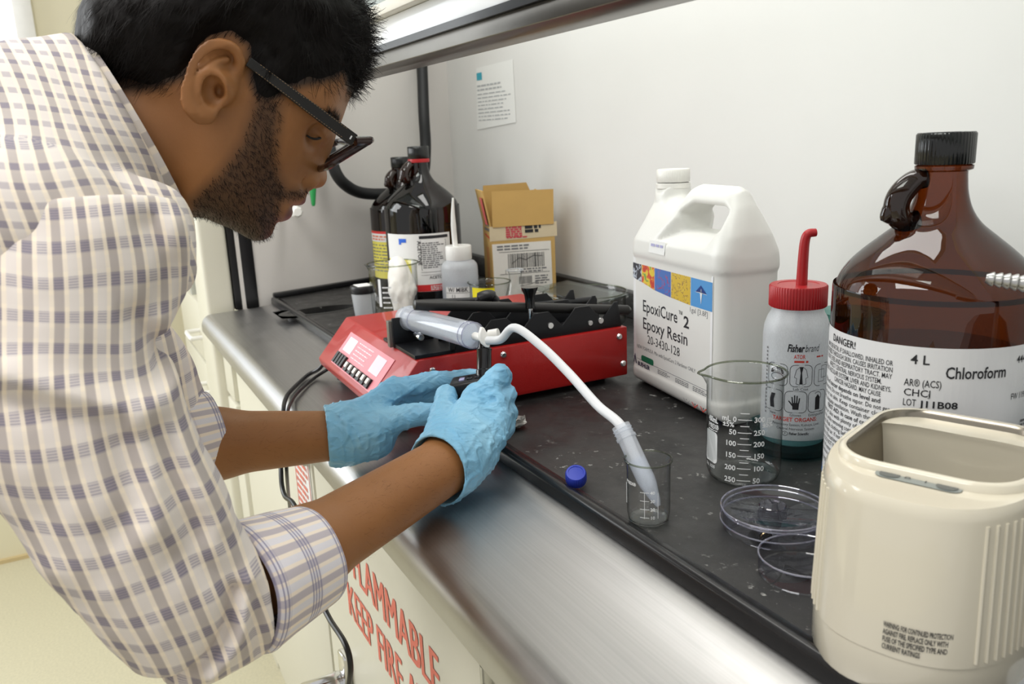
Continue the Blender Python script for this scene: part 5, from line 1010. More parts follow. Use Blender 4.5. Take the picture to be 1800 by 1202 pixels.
for a_, b_2 in (((-0.012, 0.05), (-0.012, 0.125)), ((0.004, 0.045), (0.004, 0.125)), ((-0.03, 0.03), (0.02, 0.04)), ((-0.03, 0.145), (0.02, 0.150)), ((-0.03, 0.012), (0.02, 0.024))): outline(mb, [a_, b_2], 0.004, fl)
mb.build('red_marking', M('box_red', (200, 70, 48), 0.6), bx, smooth=0)
mb = MB(); micro(mb, -0.03, 0.175, 0.055, 2, 0.010, fl, seed=44, h=0.7); mb.build('side_stamp', grey_ink, bx, smooth=0)
ftp = lambda u, v: (-BW/2-0.014*(v-BH)/0.074-0.0030, u, v)
mb = MB(); poly2(mb, [(-0.034, BH+0.004), (-0.006, BH+0.004), (-0.010, BH+0.060), (-0.034, BH+0.060)], ftp); mb.build('red_tape', M('tape_red', (214, 96, 92), 0.4), lf, smooth=0, fix=False)
# ------------------------------------------------------------------ hose and valve on the left liner
hz = tag(MB().tube(spline([at(738, 60, 2.10), at(742, 120, 2.10), at(745, 200, 2.09), at(748, 262, 2.10), at(742, 312, 2.09), at(715, 336, 2.07), at(672, 341, 2.04), at(632, 338, 2.0), at(604, 322, 1.95), at(588, 298, 1.93), at(580, 262, 1.93), at(574, 180, 1.93), at(570, 90, 1.94)], 8), 0.0140, 18).build('black_hose', M('black_rubber_hose', (30, 31, 32), 0.5, nz=0.12)), 'thick black rubber hose bending in a loop behind the amber jugs', 'hose')
gv_ = thing('gas_valve', 'white wall valve with green tapered handle on the left hood liner', 'valve', tuple(at(520, 372, 1.86)))
o_ = Vector(at(520, 372, 1.86)); up3 = Vector((0, 0, 1)); 
MB().lathe([(0, -0.03), (0.011, -0.03), (0.013, -0.022), (0.013, 0.012), (0.009, 0.018), (0, 0.018)], 8, mat=Matrix.Rotation(PI/2, 4, 'Y')).build('valve_body', white_plastic, gv_, smooth=20)
MB().tube([(-0.09, 0, 0.02), (0, 0, 0.006)], 0.008, 12).build('wall_stub', white_plastic, gv_)
gh = Vector(at(551, 362, 1.86))-o_; gt = Vector(at(549, 318, 1.86))-o_
MB().tube([tuple(gh), tuple(gh+(gt-gh)*0.08), tuple(gh+(gt-gh)*0.6), tuple(gt)], [0.0030, 0.0045, 0.0075, 0.0085], 14).build('green_handle', M('green_plastic', (30, 140, 70), 0.4), gv_)
MB().tube([tuple(gt), (0, 0, 0.01)], 0.006, 10).build('handle_neck', white_plastic, gv_)
# ------------------------------------------------------------------ the person
XM = -0.83                                   # plane that halves the head
def yz(px, py, X=XM):
    p = onx(px, py, X); return (p[1], p[2])
prof_px = [(134, 64), (137, 84), (150, 108), (178, 140), (205, 172), (222, 205), (240, 260), (262, 320), (290, 365), (323, 384), (345, 381), (362, 384), (378, 391), (393, 397), (410, 404), (424, 412), (436, 419), (448, 423.5), (460, 423), (470, 419), (477, 412), (480.5, 403), (481.5, 396), (486, 390), (494, 390), (504, 387), (511, 381), (513.5, 374), (512.5, 367), (511, 362.5), (516, 361.5), (526, 361.5), (533, 359), (536.5, 353), (536, 347), (539, 341), (541.5, 335), (545, 332), (555, 331.5), (565, 329.5), (572, 323), (575.5, 313), (574.5, 303), (573, 294), (576, 283), (582, 266), (588, 248), (591, 236), (594, 226), (598, 216), (602, 203), (607, 186), (614, 170), (621, 155), (628, 130), (632, 100), (630, 60), (615, 10), (580, -45), (520, -90), (440, -110), (350, -105), (260, -75), (190, -25), (148, 25)]
prof = [yz(*p) for p in prof_px]
# control points: pixel, half width T (m), rounding R (m)
ctl = [((300, -10), .076, .070), ((430, -10), .076, .066), ((530, 20), .070, .060), ((200, 40), .070, .066), ((240, 100), .066, .060), ((380, 100), .073, .06), ((470, 120), .0715, .06), ((540, 120), .065, .05), ((590, 120), .060, .045), ((600, 160), .057, .036), ((570, 175), .062, .04), ((520, 190), .067, .05), ((460, 205), .0690, .055), ((380, 200), .067, .055),
       ((590, 205), .050, .026), ((570, 215), .058, .03), ((560, 240), .0475, .020), ((582, 240), .030, .016), ((545, 238), .053, .025), ((592, 232), .013, .012), ((575, 268), .014, .012), ((560, 280), .022, .014), ((566, 312), .0150, .012), ((550, 318), .0195, .011), ((537, 322), .0225, .012), ((530, 300), .038, .018), ((520, 262), .056, .03), ((490, 245), .065, .045), ((500, 290), .054, .032),
       ((528, 340), .026, .013), ((515, 346), .030, .015), ((500, 358), .030, .014), ((528, 353), .021, .009), ((506, 374), .021, .009), ((490, 380), .028, .013), ((470, 405), .025, .016), ((450, 415), .026, .018), ((480, 330), .046, .028), ((460, 360), .045, .028), ((440, 390), .042, .024), ((410, 385), .048, .028), ((380, 370), .054, .032), ((420, 320), .060, .040), ((390, 270), .064, .05),
       ((350, 320), .056, .045), ((320, 270), .057, .05), ((280, 220), .057, .05), ((310, 350), .058, .045), ((230, 170), .056, .05), ((270, 290), .06, .05)]
cp_ = np.array([onx(p[0], p[1], XM+t*0.85)[1:] for p, t, r in ctl]); cT = np.array([c[1] for c in ctl]); cR = np.array([c[2] for c in ctl])
def tps(P, val, lam=2e-5):
    n = len(P); r = np.linalg.norm(P[:, None]-P[None], axis=2)*10; K = np.where(r > 0, r*r*np.log(np.maximum(r, 1e-12)), 0)+lam*50*np.eye(n)
    A = np.zeros((n+3, n+3)); A[:n, :n] = K; A[:n, n] = 1; A[:n, n+1:] = P; A[n, :n] = 1; A[n+1:, :n] = P.T
    w = np.linalg.solve(A, np.r_[val, 0, 0, 0])
    def f(Q):
        out = np.empty(len(Q))
        for s in range(0, len(Q), 20000):
            q = Q[s:s+20000]; r = np.linalg.norm(q[:, None]-P[None], axis=2)*10; out[s:s+20000] = np.where(r > 0, r*r*np.log(np.maximum(r, 1e-12)), 0)@w[:n]+w[n]+q@w[n+1:]
        return out
    return f
GY0, GZ0, GH, GNY, GNZ = -0.06, 1.10, 0.0012, 330, 290
gy, gz = np.meshgrid(GY0+GH*np.arange(GNY), GZ0+GH*np.arange(GNZ), indexing='ij'); gq = np.stack([gy.ravel(), gz.ravel()], 1)
gT = np.clip(tps(cp_, cT)(gq), .007, .078).reshape(GNY, GNZ); gR = np.clip(tps(cp_, cR)(gq), .007, .072).reshape(GNY, GNZ); gR = np.minimum(gR, gT*1.25)
gD = -sdpoly(gq, prof).reshape(GNY, GNZ)
def gsamp(G, y, z):
    a = np.clip((y-GY0)/GH, 0, GNY-1.001); b = np.clip((z-GZ0)/GH, 0, GNZ-1.001); i = a.astype(int); j = b.astype(int); a -= i; b -= j
    return G[i, j]*(1-a)*(1-b)+G[i+1, j]*a*(1-b)+G[i, j+1]*(1-a)*b+G[i+1, j+1]*a*b
def outside_box(P, lo, hi): return np.linalg.norm(np.maximum(np.maximum(lo-P, P-hi), 0), axis=1)
HLO, HHI = np.array([XM-.09, GY0+.004, GZ0+.004]), np.array([XM+.09, GY0+GH*(GNY-3), GZ0+GH*(GNZ-3)])
def E3(px, py, dx): return onx(px, py, XM+dx)
helix = spline([E3(416, 128, .0735), E3(422, 108, .078), E3(412, 86, .082), E3(390, 77, .085), E3(366, 82, .088), E3(345, 104, .0905), E3(332, 136, .091), E3(326, 166, .090), E3(331, 190, .086), E3(347, 207, .082)], 3)
antih = spline([E3(398, 104, .080), E3(374, 112, .083), E3(356, 138, .0845), E3(351, 165, .0845), E3(362, 186, .082), E3(378, 188, .079)], 3)
earpoly = [E3(*p, .08)[1:] for p in ((416, 130), (421, 106), (410, 86), (390, 78), (366, 84), (346, 105), (334, 136), (328, 166), (333, 190), (350, 206), (368, 206), (380, 196), (400, 182), (410, 160))]
ec = E3(368, 150, .080)
def polytube(P, pts, r):
    d = np.full(len(P), 9.0)
    for i in range(len(pts)-1): d = np.minimum(d, cone(P, pts[i], pts[i+1], r, r))
    return d
e_front, e_back = E3(415, 140, .0715), E3(330, 150, .0845)
edir = (e_back-e_front); eslope = edir[0]/np.linalg.norm(edir[1:]); ed2 = edir[1:]/np.linalg.norm(edir[1:])
def ear_fn(P):
    s = (P[:, 1:]-e_front[1:])@ed2; xe = e_front[0]+eslope*s
    d = np.maximum(sdpoly(P[:, 1:], earpoly), np.abs(P[:, 0]-xe)-.0028)
    d = smin(d, polytube(P, helix, .0046), .003)
    d = smin(d, polytube(P, antih, .0032), .004)
    d = smin(d, ellip(P, E3(360, 200, .0805), (.0045, .0100, .0095)), .004)      # lobe
    d = smin(d, ellip(P, E3(398, 163, .077), (.0050, .0055, .0075)), .004)       # tragus
    d = smin(d, cone(P, E3(385, 150, .060), E3(372, 150, .078), .020, .015), .006)  # root on the skull
    d = smax(d, -ellip(P, E3(376, 162, .0865), (.0095, .0095, .0135)), .003)      # concha
    d = smax(d, -ellip(P, E3(386, 160, .078), (.0085, .0036, .0055)), .002)       # canal
    return d
def head_fn(P): return guarded(head_raw, P, HLO, HHI)
def head_raw(P):
    y, z = P[:, 1], P[:, 2]; x = np.abs(P[:, 0]-XM); T = gsamp(gT, y, z); R = gsamp(gR, y, z); D = gsamp(gD, y, z)
    q = np.sqrt((x*R/T)**2+np.maximum(R-D, 0)**2)-R
    Q = P.copy(); Q[:, 0] = XM+x
    # eye socket, lids, nostril, nostril wing crease, mouth line, cheek bone
    q = smax(q, -ellip(Q, E3(562, 236, .048), (.018, .011, .009)), .010)
    q = smin(q, ellip(Q, E3(555, 234, .0315), (.0160, .0120, .0112)), .005)
    q = smax(q, -polytube(Q, [E3(540, 238, .052), E3(552, 244, .048), E3(566, 240, .040)], .0012), .003)
    q = smin(q, ellip(Q, E3(541, 319, .0155), (.0075, .0098, .0088)), .004)
    q = smax(q, -ellip(Q, E3(549, 329, .0105), (.0045, .0050, .0030)), .002)
    q = smax(q, -polytube(Q, [E3(533, 305, .026), E3(530, 317, .0265), E3(532, 328, .024)], .0010), .004)
    q = smax(q, -polytube(Q, [E3(512, 362, .0), E3(506, 361, .016), E3(497, 360, .0245)], .0011), .003)
    near = np.linalg.norm(Q-ec, axis=1) < .06
    if near.any(): q[near] = smin(q[near], ear_fn(Q[near]), .004)
    return q
# limbs: right arm is nearest, left arm beyond
RS = np.array([-0.650, -0.020, 1.190]); RE = at(328, 1098, .594); RW_ = at(792, 812, .845)
LS = np.array([-1.010, -0.020, 1.190]); LE = at(235, 790, .875); LW = at(606, 764, .936)
NB = np.array([XM, 0.015, 1.225])
hands = {
 'R': dict(w=RW_, palm=[(at(788, 805, .848), .029), (at(842, 742, .900), .027)],
  pk=[at(838, 698, .905), at(866, 712, .903), at(873, 740, .892), at(866, 768, .880)],
  f=[[at(838, 698, .905), at(880, 660, .925), at(872, 668, .962), at(850, 682, .972)], [at(866, 712, .903), at(889, 694, .930), at(874, 700, .968), at(850, 706, .972)], [at(873, 740, .892), at(892, 724, .925), at(876, 730, .960), at(852, 734, .962)], [at(866, 768, .880), at(889, 752, .910), at(876, 758, .945), at(856, 760, .945)]],
  th=[at(772, 790, .842), at(775, 745, .885), at(783, 716, .912), at(785, 695, .926)]),
 'L': dict(w=LW, palm=[(at(610, 757, .938), .029), (at(670, 715, .968), .025)],
  pk=[at(692, 685, .966), at(698, 702, .985), at(700, 718, 1.000), at(696, 734, 1.012)],
  f=[[at(692, 685, .966), at(755, 672, .985), at(800, 667, 1.002), at(832, 664, 1.008)], [at(698, 702, .985), at(762, 690, .998), at(800, 690, 1.0), at(822, 692, .992)], [at(700, 718, 1.000), at(760, 705, 1.008), at(796, 706, 1.005), at(815, 708, .995)], [at(696, 734, 1.012), at(750, 722, 1.012), at(785, 722, 1.01), at(802, 722, 1.0)]],
  th=[at(612, 768, .925), at(672, 742, .930), at(728, 730, .935), at(772, 726, .938)])}
FR = [(.0100, .0092, .0082, .0072), (.0102, .0094, .0084, .0074), (.0098, .0090, .0080, .0070), (.0090, .0082, .0074, .0066)]; TR = (.0140, .0118, .0106, .0090)
def guarded(fn, P, lo, hi):
    o = outside_box(P, lo, hi); d = o+.012; k = o <= 0
    if k.any(): d[k] = fn(P[k])
    return d
def hand_fn(P, h, g=0.0):
    pts = np.concatenate([np.array(c) for c in h['f']]+[np.array(h['th']), [h['w']]]); return guarded(lambda Q: hand_raw(Q, h, g), P, pts.min(0)-.05, pts.max(0)+.05)
def hand_raw(P, h, g=0.0):
    d = cone(P, h['w'], h['palm'][0][0], .0265+g, h['palm'][0][1]-.003+g)
    a, b = h['palm'][0][0], np.mean(h['pk'], 0)
    for i in range(4):
        d = smin(d, cone(P, h['w']+(h['palm'][0][0]-h['w'])*.6+(h['pk'][i]-np.mean(h['pk'], 0))*.35, h['pk'][i], .0150+g, .0118+g), .012)
        ch = h['f'][i]; e = np.full(len(P), 9.0)
        for k in range(3): e = np.minimum(e, cone(P, ch[k], ch[k+1], FR[i][k]+g, FR[i][k+1]+g))
        d = smin(d, e, .005)
    t = h['th']; e = np.full(len(P), 9.0)
    for k in range(3): e = np.minimum(e, cone(P, t[k], t[k+1], TR[k]+g, TR[k+1]+g))
    return smin(d, e, .007)
def seg(P, pts, rs, k=0.0):
    d = cone(P, pts[0], pts[1], rs[0], rs[1])
    for i in range(1, len(pts)-1): d = smin(d, cone(P, pts[i], pts[i+1], rs[i], rs[i+1]), k) if k else np.minimum(d, cone(P, pts[i], pts[i+1], rs[i], rs[i+1]))
    return d
LM, RM = LE+(LW-LE)*.35, RE+(RW_-RE)*.35
def body_fn(P):
    d = head_fn(P)
    neck = cone(P, (XM, .065, 1.262), NB, .050, .062); d = smin(d, neck, .02)
    q = P-np.array([XM, -.20, 1.12]); c, s = math.cos(-.5), math.sin(-.5); yy = q[:, 1]*c-q[:, 2]*s; zz = q[:, 1]*s+q[:, 2]*c
    t = ellip(np.stack([q[:, 0], yy, zz], 1), (0, 0, 0), (.155, .26, .095)); d = smin(d, t, .03)
    d = smin(d, cone(P, RS, LS, .050, .050), .03)
    d = smin(d, seg(P, [RS, at(118, 640, .558), at(208, 890, .568), RE, RM, RW_], [.045, .043, .038, .024, .0340, .0290], .02), .02)
    d = smin(d, seg(P, [LS, LE, LM, LW], [.050, .040, .0360, .0270], .02), .02)
    return np.minimum(smin(d, hand_fn(P, hands['R'], -.0012), .01), smin(d, hand_fn(P, hands['L'], -.0012), .01))
# ---- skin: brown, darker where beard grows, reddish lips; the masks follow the face, not the light
skin = bpy.data.materials.new('brown_skin'); skin.use_nodes = True; nt = skin.node_tree; pb = nt.nodes['Principled BSDF']
def attr(n): a = nt.nodes.new('ShaderNodeAttribute'); a.attribute_name = n; return a
tcs = nt.nodes.new('ShaderNodeTexCoord'); nz_ = nt.nodes.new('ShaderNodeTexNoise'); nz_.inputs['Scale'].default_value = 14; nz_.inputs['Detail'].default_value = 6; nt.links.new(tcs.outputs['Object'], nz_.inputs['Vector'])
m1 = nt.nodes.new('ShaderNodeMix'); m1.data_type = 'RGBA'; m1.inputs['A'].default_value = lin((134, 88, 50))+(1,); m1.inputs['B'].default_value = lin((164, 112, 66))+(1,); nt.links.new(nz_.outputs['Fac'], m1.inputs['Factor'])
m2 = nt.nodes.new('ShaderNodeMix'); m2.data_type = 'RGBA'; nt.links.new(attr('lips').outputs['Fac'], m2.inputs['Factor']); nt.links.new(m1.outputs['Result'], m2.inputs['A']); m2.inputs['B'].default_value = lin((108, 70, 64))+(1,)
m3 = nt.nodes.new('ShaderNodeMix'); m3.data_type = 'RGBA'; nt.links.new(attr('beard').outputs['Fac'], m3.inputs['Factor']); nt.links.new(m2.outputs['Result'], m3.inputs['A']); m3.inputs['B'].default_value = lin((58, 41, 29))+(1,)
nt.links.new(m3.outputs['Result'], pb.inputs['Base Color']); pb.inputs['Roughness'].default_value = 0.48; pb.inputs['Specular IOR Level'].default_value = 0.4
pb.inputs['Subsurface Weight'].default_value = 0.12; pb.inputs['Subsurface Radius'].default_value = (.012, .005, .003); pb.inputs['Subsurface Scale'].default_value = 0.4
nb_ = nt.nodes.new('ShaderNodeTexNoise'); nb_.inputs['Scale'].default_value = 420; nt.links.new(tcs.outputs['Object'], nb_.inputs['Vector']); bp_ = nt.nodes.new('ShaderNodeBump'); bp_.inputs['Strength'].default_value = 0.10; bp_.inputs['Distance'].default_value = 0.001
nt.links.new(nb_.outputs['Fac'], bp_.inputs['Height']); nt.links.new(bp_.outputs['Normal'], pb.inputs['Normal'])
pr_ = thing('person', 'bearded person in plaid shirt and blue gloves bending over the steel sill', 'person', (XM, -0.42, 0))
ORG = Vector((XM, -0.42, 0))
def adopt(o): o.parent = pr_; o.location = -ORG+o.location; return o
body = net_obj('body', body_fn, (-1.13, -0.50, 0.84), (-0.52, 0.46, 1.43), 0.0021, skin, relax=2); adopt(body)
def polymask(V, px, soft, dx=.06):
    poly = [onx(p[0], p[1], XM+dx)[1:] for p in px]; return np.clip(.5-sdpoly(V[:, 1:], poly)/(2*soft), 0, 1)*(np.abs(V[:, 0]-XM) < .095)
beard_px = [(436, 160), (470, 172), (484, 190), (482, 230), (478, 275), (490, 312), (506, 332), (530, 334), (552, 334), (556, 342), (530, 352), (508, 350), (497, 356), (494, 366), (504, 392), (496, 400), (494, 440), (440, 440), (380, 412), (335, 376), (336, 352), (366, 318), (396, 282), (416, 246), (430, 205)]
V = verts_of(body); bmask = polymask(V, beard_px, .007, .045)
HAIRPX = [(120, 60), (134, 88), (196, 146), (218, 160), (272, 158), (323, 138), (345, 92), (366, 70), (400, 62), (428, 84), (430, 140), (440, 170), (462, 184), (488, 174), (506, 158), (548, 150), (580, 143), (604, 128), (622, 158), (648, 150), (690, 100), (690, 0), (640, -120), (480, -200), (260, -180), (120, -60)]
scalp = polymask(V, HAIRPX, .005, .055)
lip = np.maximum(np.clip(1-np.linalg.norm((V-E3(530, 354, .0))*np.array([.35, 1, 1]), axis=1)/.0085, 0, 1), np.clip(1-np.linalg.norm((V-E3(505, 375, .0))*np.array([.35, 1, 1]), axis=1)/.0125, 0, 1)); lip = np.clip(lip*3, 0, 1)
set_attr(body, 'lips', lip*(np.abs(V[:, 0]-XM) < .025)); set_attr(body, 'beard', np.clip(np.maximum(bmask*.80, scalp*1.25)*(1-lip), 0, 1)*(1-np.clip(1.4-np.linalg.norm((np.c_[XM+np.abs(V[:, 0]-XM), V[:, 1:]]-ec)*np.array([1, 1, .72]), axis=1)/.028, 0, 1)*(np.abs(V[:, 0]-XM) > .071)))
# ---- hair: a cap grown from the scalp plus fine strands
hair_px = [(120, 60), (134, 88), (196, 146), (218, 160), (272, 158), (323, 138), (345, 92), (366, 70), (400, 62), (428, 84), (430, 140), (440, 170), (462, 184), (488, 174), (506, 158), (548, 150), (580, 143), (604, 128), (622, 158), (648, 150), (690, 100), (690, 0), (640, -120), (480, -200), (260, -180), (120, -60)]
hair_poly = [onx(p[0], p[1], XM+.055)[1:] for p in hair_px]
front_c = onx(640, 90, XM)
def hair_fn(P):
    h = head_noear(P); m = sdpoly(P[:, 1:], hair_poly)
    top = np.clip((P[:, 2]-1.30)/.06, 0, 1); off = .0035+.009*top+.0030*vnoise(P, 70, 4)+.0015*vnoise(P, 170, 5)
    fr = np.clip(1-np.linalg.norm((P-front_c)[:, 1:], axis=1)/.05, 0, 1); off = off+.006*fr
    th = off*np.clip(-m/.016, 0, 1)-.0012
    return np.maximum(h-th, m-.004)
def head_noear(P):
    y, z = P[:, 1], P[:, 2]; x = np.abs(P[:, 0]-XM); T = gsamp(gT, y, z); R = gsamp(gR, y, z); D = gsamp(gD, y, z)
    # outside the sampled plane grid fall back on the profile distance
    return np.sqrt((x*R/T)**2+np.maximum(R-D, 0)**2)-R
hair_mat = M('black_hair', (20, 17, 16), 0.55, nz=0.25, ns=120, spec=0.15)
hair = net_obj('hair', hair_fn, (XM-.10, -.03, 1.20), (XM+.10, .335, 1.44), .0024, hair_mat, keep=None, relax=1)
Vh = verts_of(hair); me = hair.data; me.calc_loop_triangles(); Nh = np.empty(len(me.vertices)*3, np.float32); me.vertices.foreach_get('normal', Nh); Nh = Nh.reshape(-1, 3).astype(float)
def strands(V, N, pick, n, L0, L1, wd, dirfn, lift, seed, segs=3, jit=.35):
    rs = np.random.RandomState(seed); idx = rs.choice(np.where(pick)[0], n); p = V[idx]+rs.normal(0, .0008, (n, 3)); nr = N[idx]; d = dirfn(p, nr); d = d+rs.normal(0, jit, (n, 3)); d -= nr*(d*nr).sum(1)[:, None]*.8; d += nr*lift; d /= np.linalg.norm(d, axis=1)[:, None]
    L = rs.uniform(L0, L1, n); w = np.cross(d, nr); w /= np.maximum(np.linalg.norm(w, axis=1), 1e-6)[:, None]; vs = []; 
    for k in range(segs+1):
        t = k/segs; q = p+d*(L*t)[:, None]-nr*(L*lift*.75*t*t)[:, None]; ww = wd*(1-.75*t)
        vs += [q-w*ww, q+w*ww]
    vv = np.stack(vs, 1).reshape(-1, 3); b = np.arange(n)[:, None]*(2*(segs+1)); f = np.concatenate([np.stack([b[:, 0]+2*k, b[:, 0]+2*k+1, b[:, 0]+2*k+3, b[:, 0]+2*k+2], 1) for k in range(segs)])
    return vv, f
def join_strands(o, sets):
    me = o.data; v0 = verts_of(o); fv = [tuple(p.vertices) for p in me.polygons]; vs = [v0]; off = len(v0); fs = list(fv)
    for v, f in sets: vs.append(v); fs += [tuple(q) for q in (f+off).tolist()]; off += len(v)
    nm = bpy.data.meshes.new(me.name+'_full'); nm.from_pydata(np.concatenate(vs).tolist(), [], fs); nm.materials.append(me.materials[0]); nm.polygons.foreach_set('use_smooth', [True]*len(nm.polygons)); nm.update(); o.data = nm; bpy.data.meshes.remove(me)
def hdir(p, n):  # combed back and down at the sides, forward over the brow
    d = np.tile(np.array([0.0, -.55, -.75]), (len(p), 1)); fr = np.clip((p[:, 1]-.17)/.08, 0, 1)[:, None]; return d*(1-fr)+fr*np.array([0.25, .55, -.55])
outer = (np.abs(Vh[:, 0]-XM) > -1)
quiff = np.linalg.norm((Vh-front_c)[:, 1:], axis=1) < .045
join_strands(hair, [strands(Vh, Nh, outer, 17000, .010, .020, .00024, hdir, .07, 1, 3, .2), strands(Vh, Nh, quiff, 1500, .018, .034, .00035, lambda p, n: np.tile([0.1, .65, -.35], (len(p), 1)), .5, 2, 5, .5)])
hair['kind'] = 'stuff'; adopt(hair)
Nb = np.empty(len(body.data.vertices)*3, np.float32); body.data.vertices.foreach_get('normal', Nb); Nb = Nb.reshape(-1, 3).astype(float)
bpick = bmask > .55
bdir = lambda p, n: np.tile([0.0, .35, -.9], (len(p), 1))
vb, fb_ = strands(V, Nb, bpick, 6500, .003, .007, .00017, bdir, .35, 3, 2)
mb = MB(); mb.v = [tuple(q) for q in vb.tolist()]; mb.f = [tuple(q) for q in fb_.tolist()]; mb.mi = [0]*len(mb.f); bo = mb.build('beard', hair_mat, fix=False); bo['kind'] = 'stuff'; adopt(bo)
brow_mask = polymask(V, [(566, 196), (596, 206), (606, 218), (596, 224), (580, 214), (562, 206)], .002, .045) > .5
if brow_mask.any():
    ve, fe = strands(V, Nb, brow_mask, 700, .006, .010, .00025, lambda p, n: np.tile([0.4, -.1, .5], (len(p), 1)), .25, 5, 2)
    mb = MB(); mb.v = [tuple(q) for q in ve.tolist()]; mb.f = [tuple(q) for q in fe.tolist()]; mb.mi = [0]*len(mb.f); eo = mb.build('eyebrows', hair_mat, fix=False); eo['kind'] = 'stuff'; adopt(eo)
# fine hair on the forearms
arm_pick = np.zeros(len(V), bool)
for a_, b_, f0, f1 in ((RE, RW_, .48, .90), (LE, LW, .42, .92)):
    ab = b_-a_; t_ = ((V-a_)@ab)/(ab@ab); dd = np.linalg.norm(V-a_-t_[:, None]*ab, axis=1); arm_pick |= (t_ > f0) & (t_ < f1) & (dd < .05)
va, fa = strands(V, Nb, arm_pick, 1600, .004, .008, .00005, lambda p, n: np.tile(_n(RW_-RE)*.9+np.array([0, 0, -.35]), (len(p), 1)), .30, 9, 2, .35)
mb = MB(); mb.v = [tuple(q) for q in va.tolist()]; mb.f = [tuple(q) for q in fa.tolist()]; mb.mi = [0]*len(mb.f); ao = mb.build('arm_hair', hair_mat, fix=False); ao['kind'] = 'stuff'; adopt(ao)
# eyes
lm = M('lash_black', (18, 14, 12), 0.6)
for sg in (1, -1):
    ls = [E3(539, 238, .0500), E3(548, 243, .0500), E3(558, 244, .0470), E3(568, 240, .0410)]
    for q in ls: q[0] = XM+sg*(q[0]-XM)
    lo_ = MB().tube(spline([tuple(q) for q in ls], 5), .0011, 6).build('eyelashes', lm); adopt(lo_)
for sg in (1, -1):
    c = E3(553, 235, .034); c[0] = XM+sg*(c[0]-XM); e = MB(); e.lathe([(0, -.0106)]+[(.0106*math.cos(a), .0106*math.sin(a)) for a in np.linspace(-1.4, 1.4, 14)]+[(0, .0106)], 24); eb = e.build('eyeball', M('eye_white', (150, 140, 134), 0.2, nz=0.02) if sg == 1 else MATS['eye_white']); eb.location = tuple(c); adopt(eb)
# ------------------------------------------------------------------ plaid cloth
def fract_band(nt, src, lo, hi, soft=0.03):
    """1 inside the band lo..hi of each unit period"""
    f = nt.nodes.new('ShaderNodeMath'); f.operation = 'FRACT'; nt.links.new(src, f.inputs[0])
    a = nt.nodes.new('ShaderNodeMapRange'); a.interpolation_type = 'SMOOTHSTEP'; a.inputs['From Min'].default_value = lo-soft; a.inputs['From Max'].default_value = lo+soft; nt.links.new(f.outputs[0], a.inputs['Value'])
    b = nt.nodes.new('ShaderNodeMapRange'); b.interpolation_type = 'SMOOTHSTEP'; b.inputs['From Min'].default_value = hi-soft; b.inputs['From Max'].default_value = hi+soft; b.inputs['To Min'].default_value = 1; b.inputs['To Max'].default_value = 0; nt.links.new(f.outputs[0], b.inputs['Value'])
    m = nt.nodes.new('ShaderNodeMath'); m.operation = 'MULTIPLY'; nt.links.new(a.outputs[0], m.inputs[0]); nt.links.new(b.outputs[0], m.inputs[1]); return m.outputs[0]
def mathn(nt, op, a, b=None):
    m = nt.nodes.new('ShaderNodeMath'); m.operation = op
    for i, q in enumerate((a, b)):
        if q is None: continue
        if isinstance(q, (int, float)): m.inputs[i].default_value = q
        else: nt.links.new(q, m.inputs[i])
    return m.outputs[0]
def mixc(nt, fac, a, b):
    m = nt.nodes.new('ShaderNodeMix'); m.data_type = 'RGBA'; nt.links.new(fac, m.inputs['Factor'])
    for k, q in (('A', a), ('B', b)):
        if isinstance(q, tuple): m.inputs[k].default_value = lin(q)+(1,)
        else: nt.links.new(q, m.inputs[k])
    return m.outputs['Result']
def cloth_base(name):
    m = bpy.data.materials.new(name); m.use_nodes = True; nt = m.node_tree; b = nt.nodes['Principled BSDF']; b.inputs['Roughness'].default_value = 0.85; b.inputs['Specular IOR Level'].default_value = 0.2
    b.inputs['Sheen Weight'].default_value = 0.08
    uv = nt.nodes.new('ShaderNodeUVMap'); uv.uv_map = 'uv'; sp = nt.nodes.new('ShaderNodeSeparateXYZ'); nt.links.new(uv.outputs[0], sp.inputs[0]); return m, nt, b, sp.outputs[0], sp.outputs[1]
def weave_bump(nt, b):
    tc = nt.nodes.new('ShaderNodeTexCoord'); n = nt.nodes.new('ShaderNodeTexNoise'); n.inputs['Scale'].default_value = 900; nt.links.new(tc.outputs['Object'], n.inputs['Vector'])
    bp = nt.nodes.new('ShaderNodeBump'); bp.inputs['Strength'].default_value = 0.06; bp.inputs['Distance'].default_value = 0.001; nt.links.new(n.outputs['Fac'], bp.inputs['Height']); nt.links.new(bp.outputs['Normal'], b.inputs['Normal'])
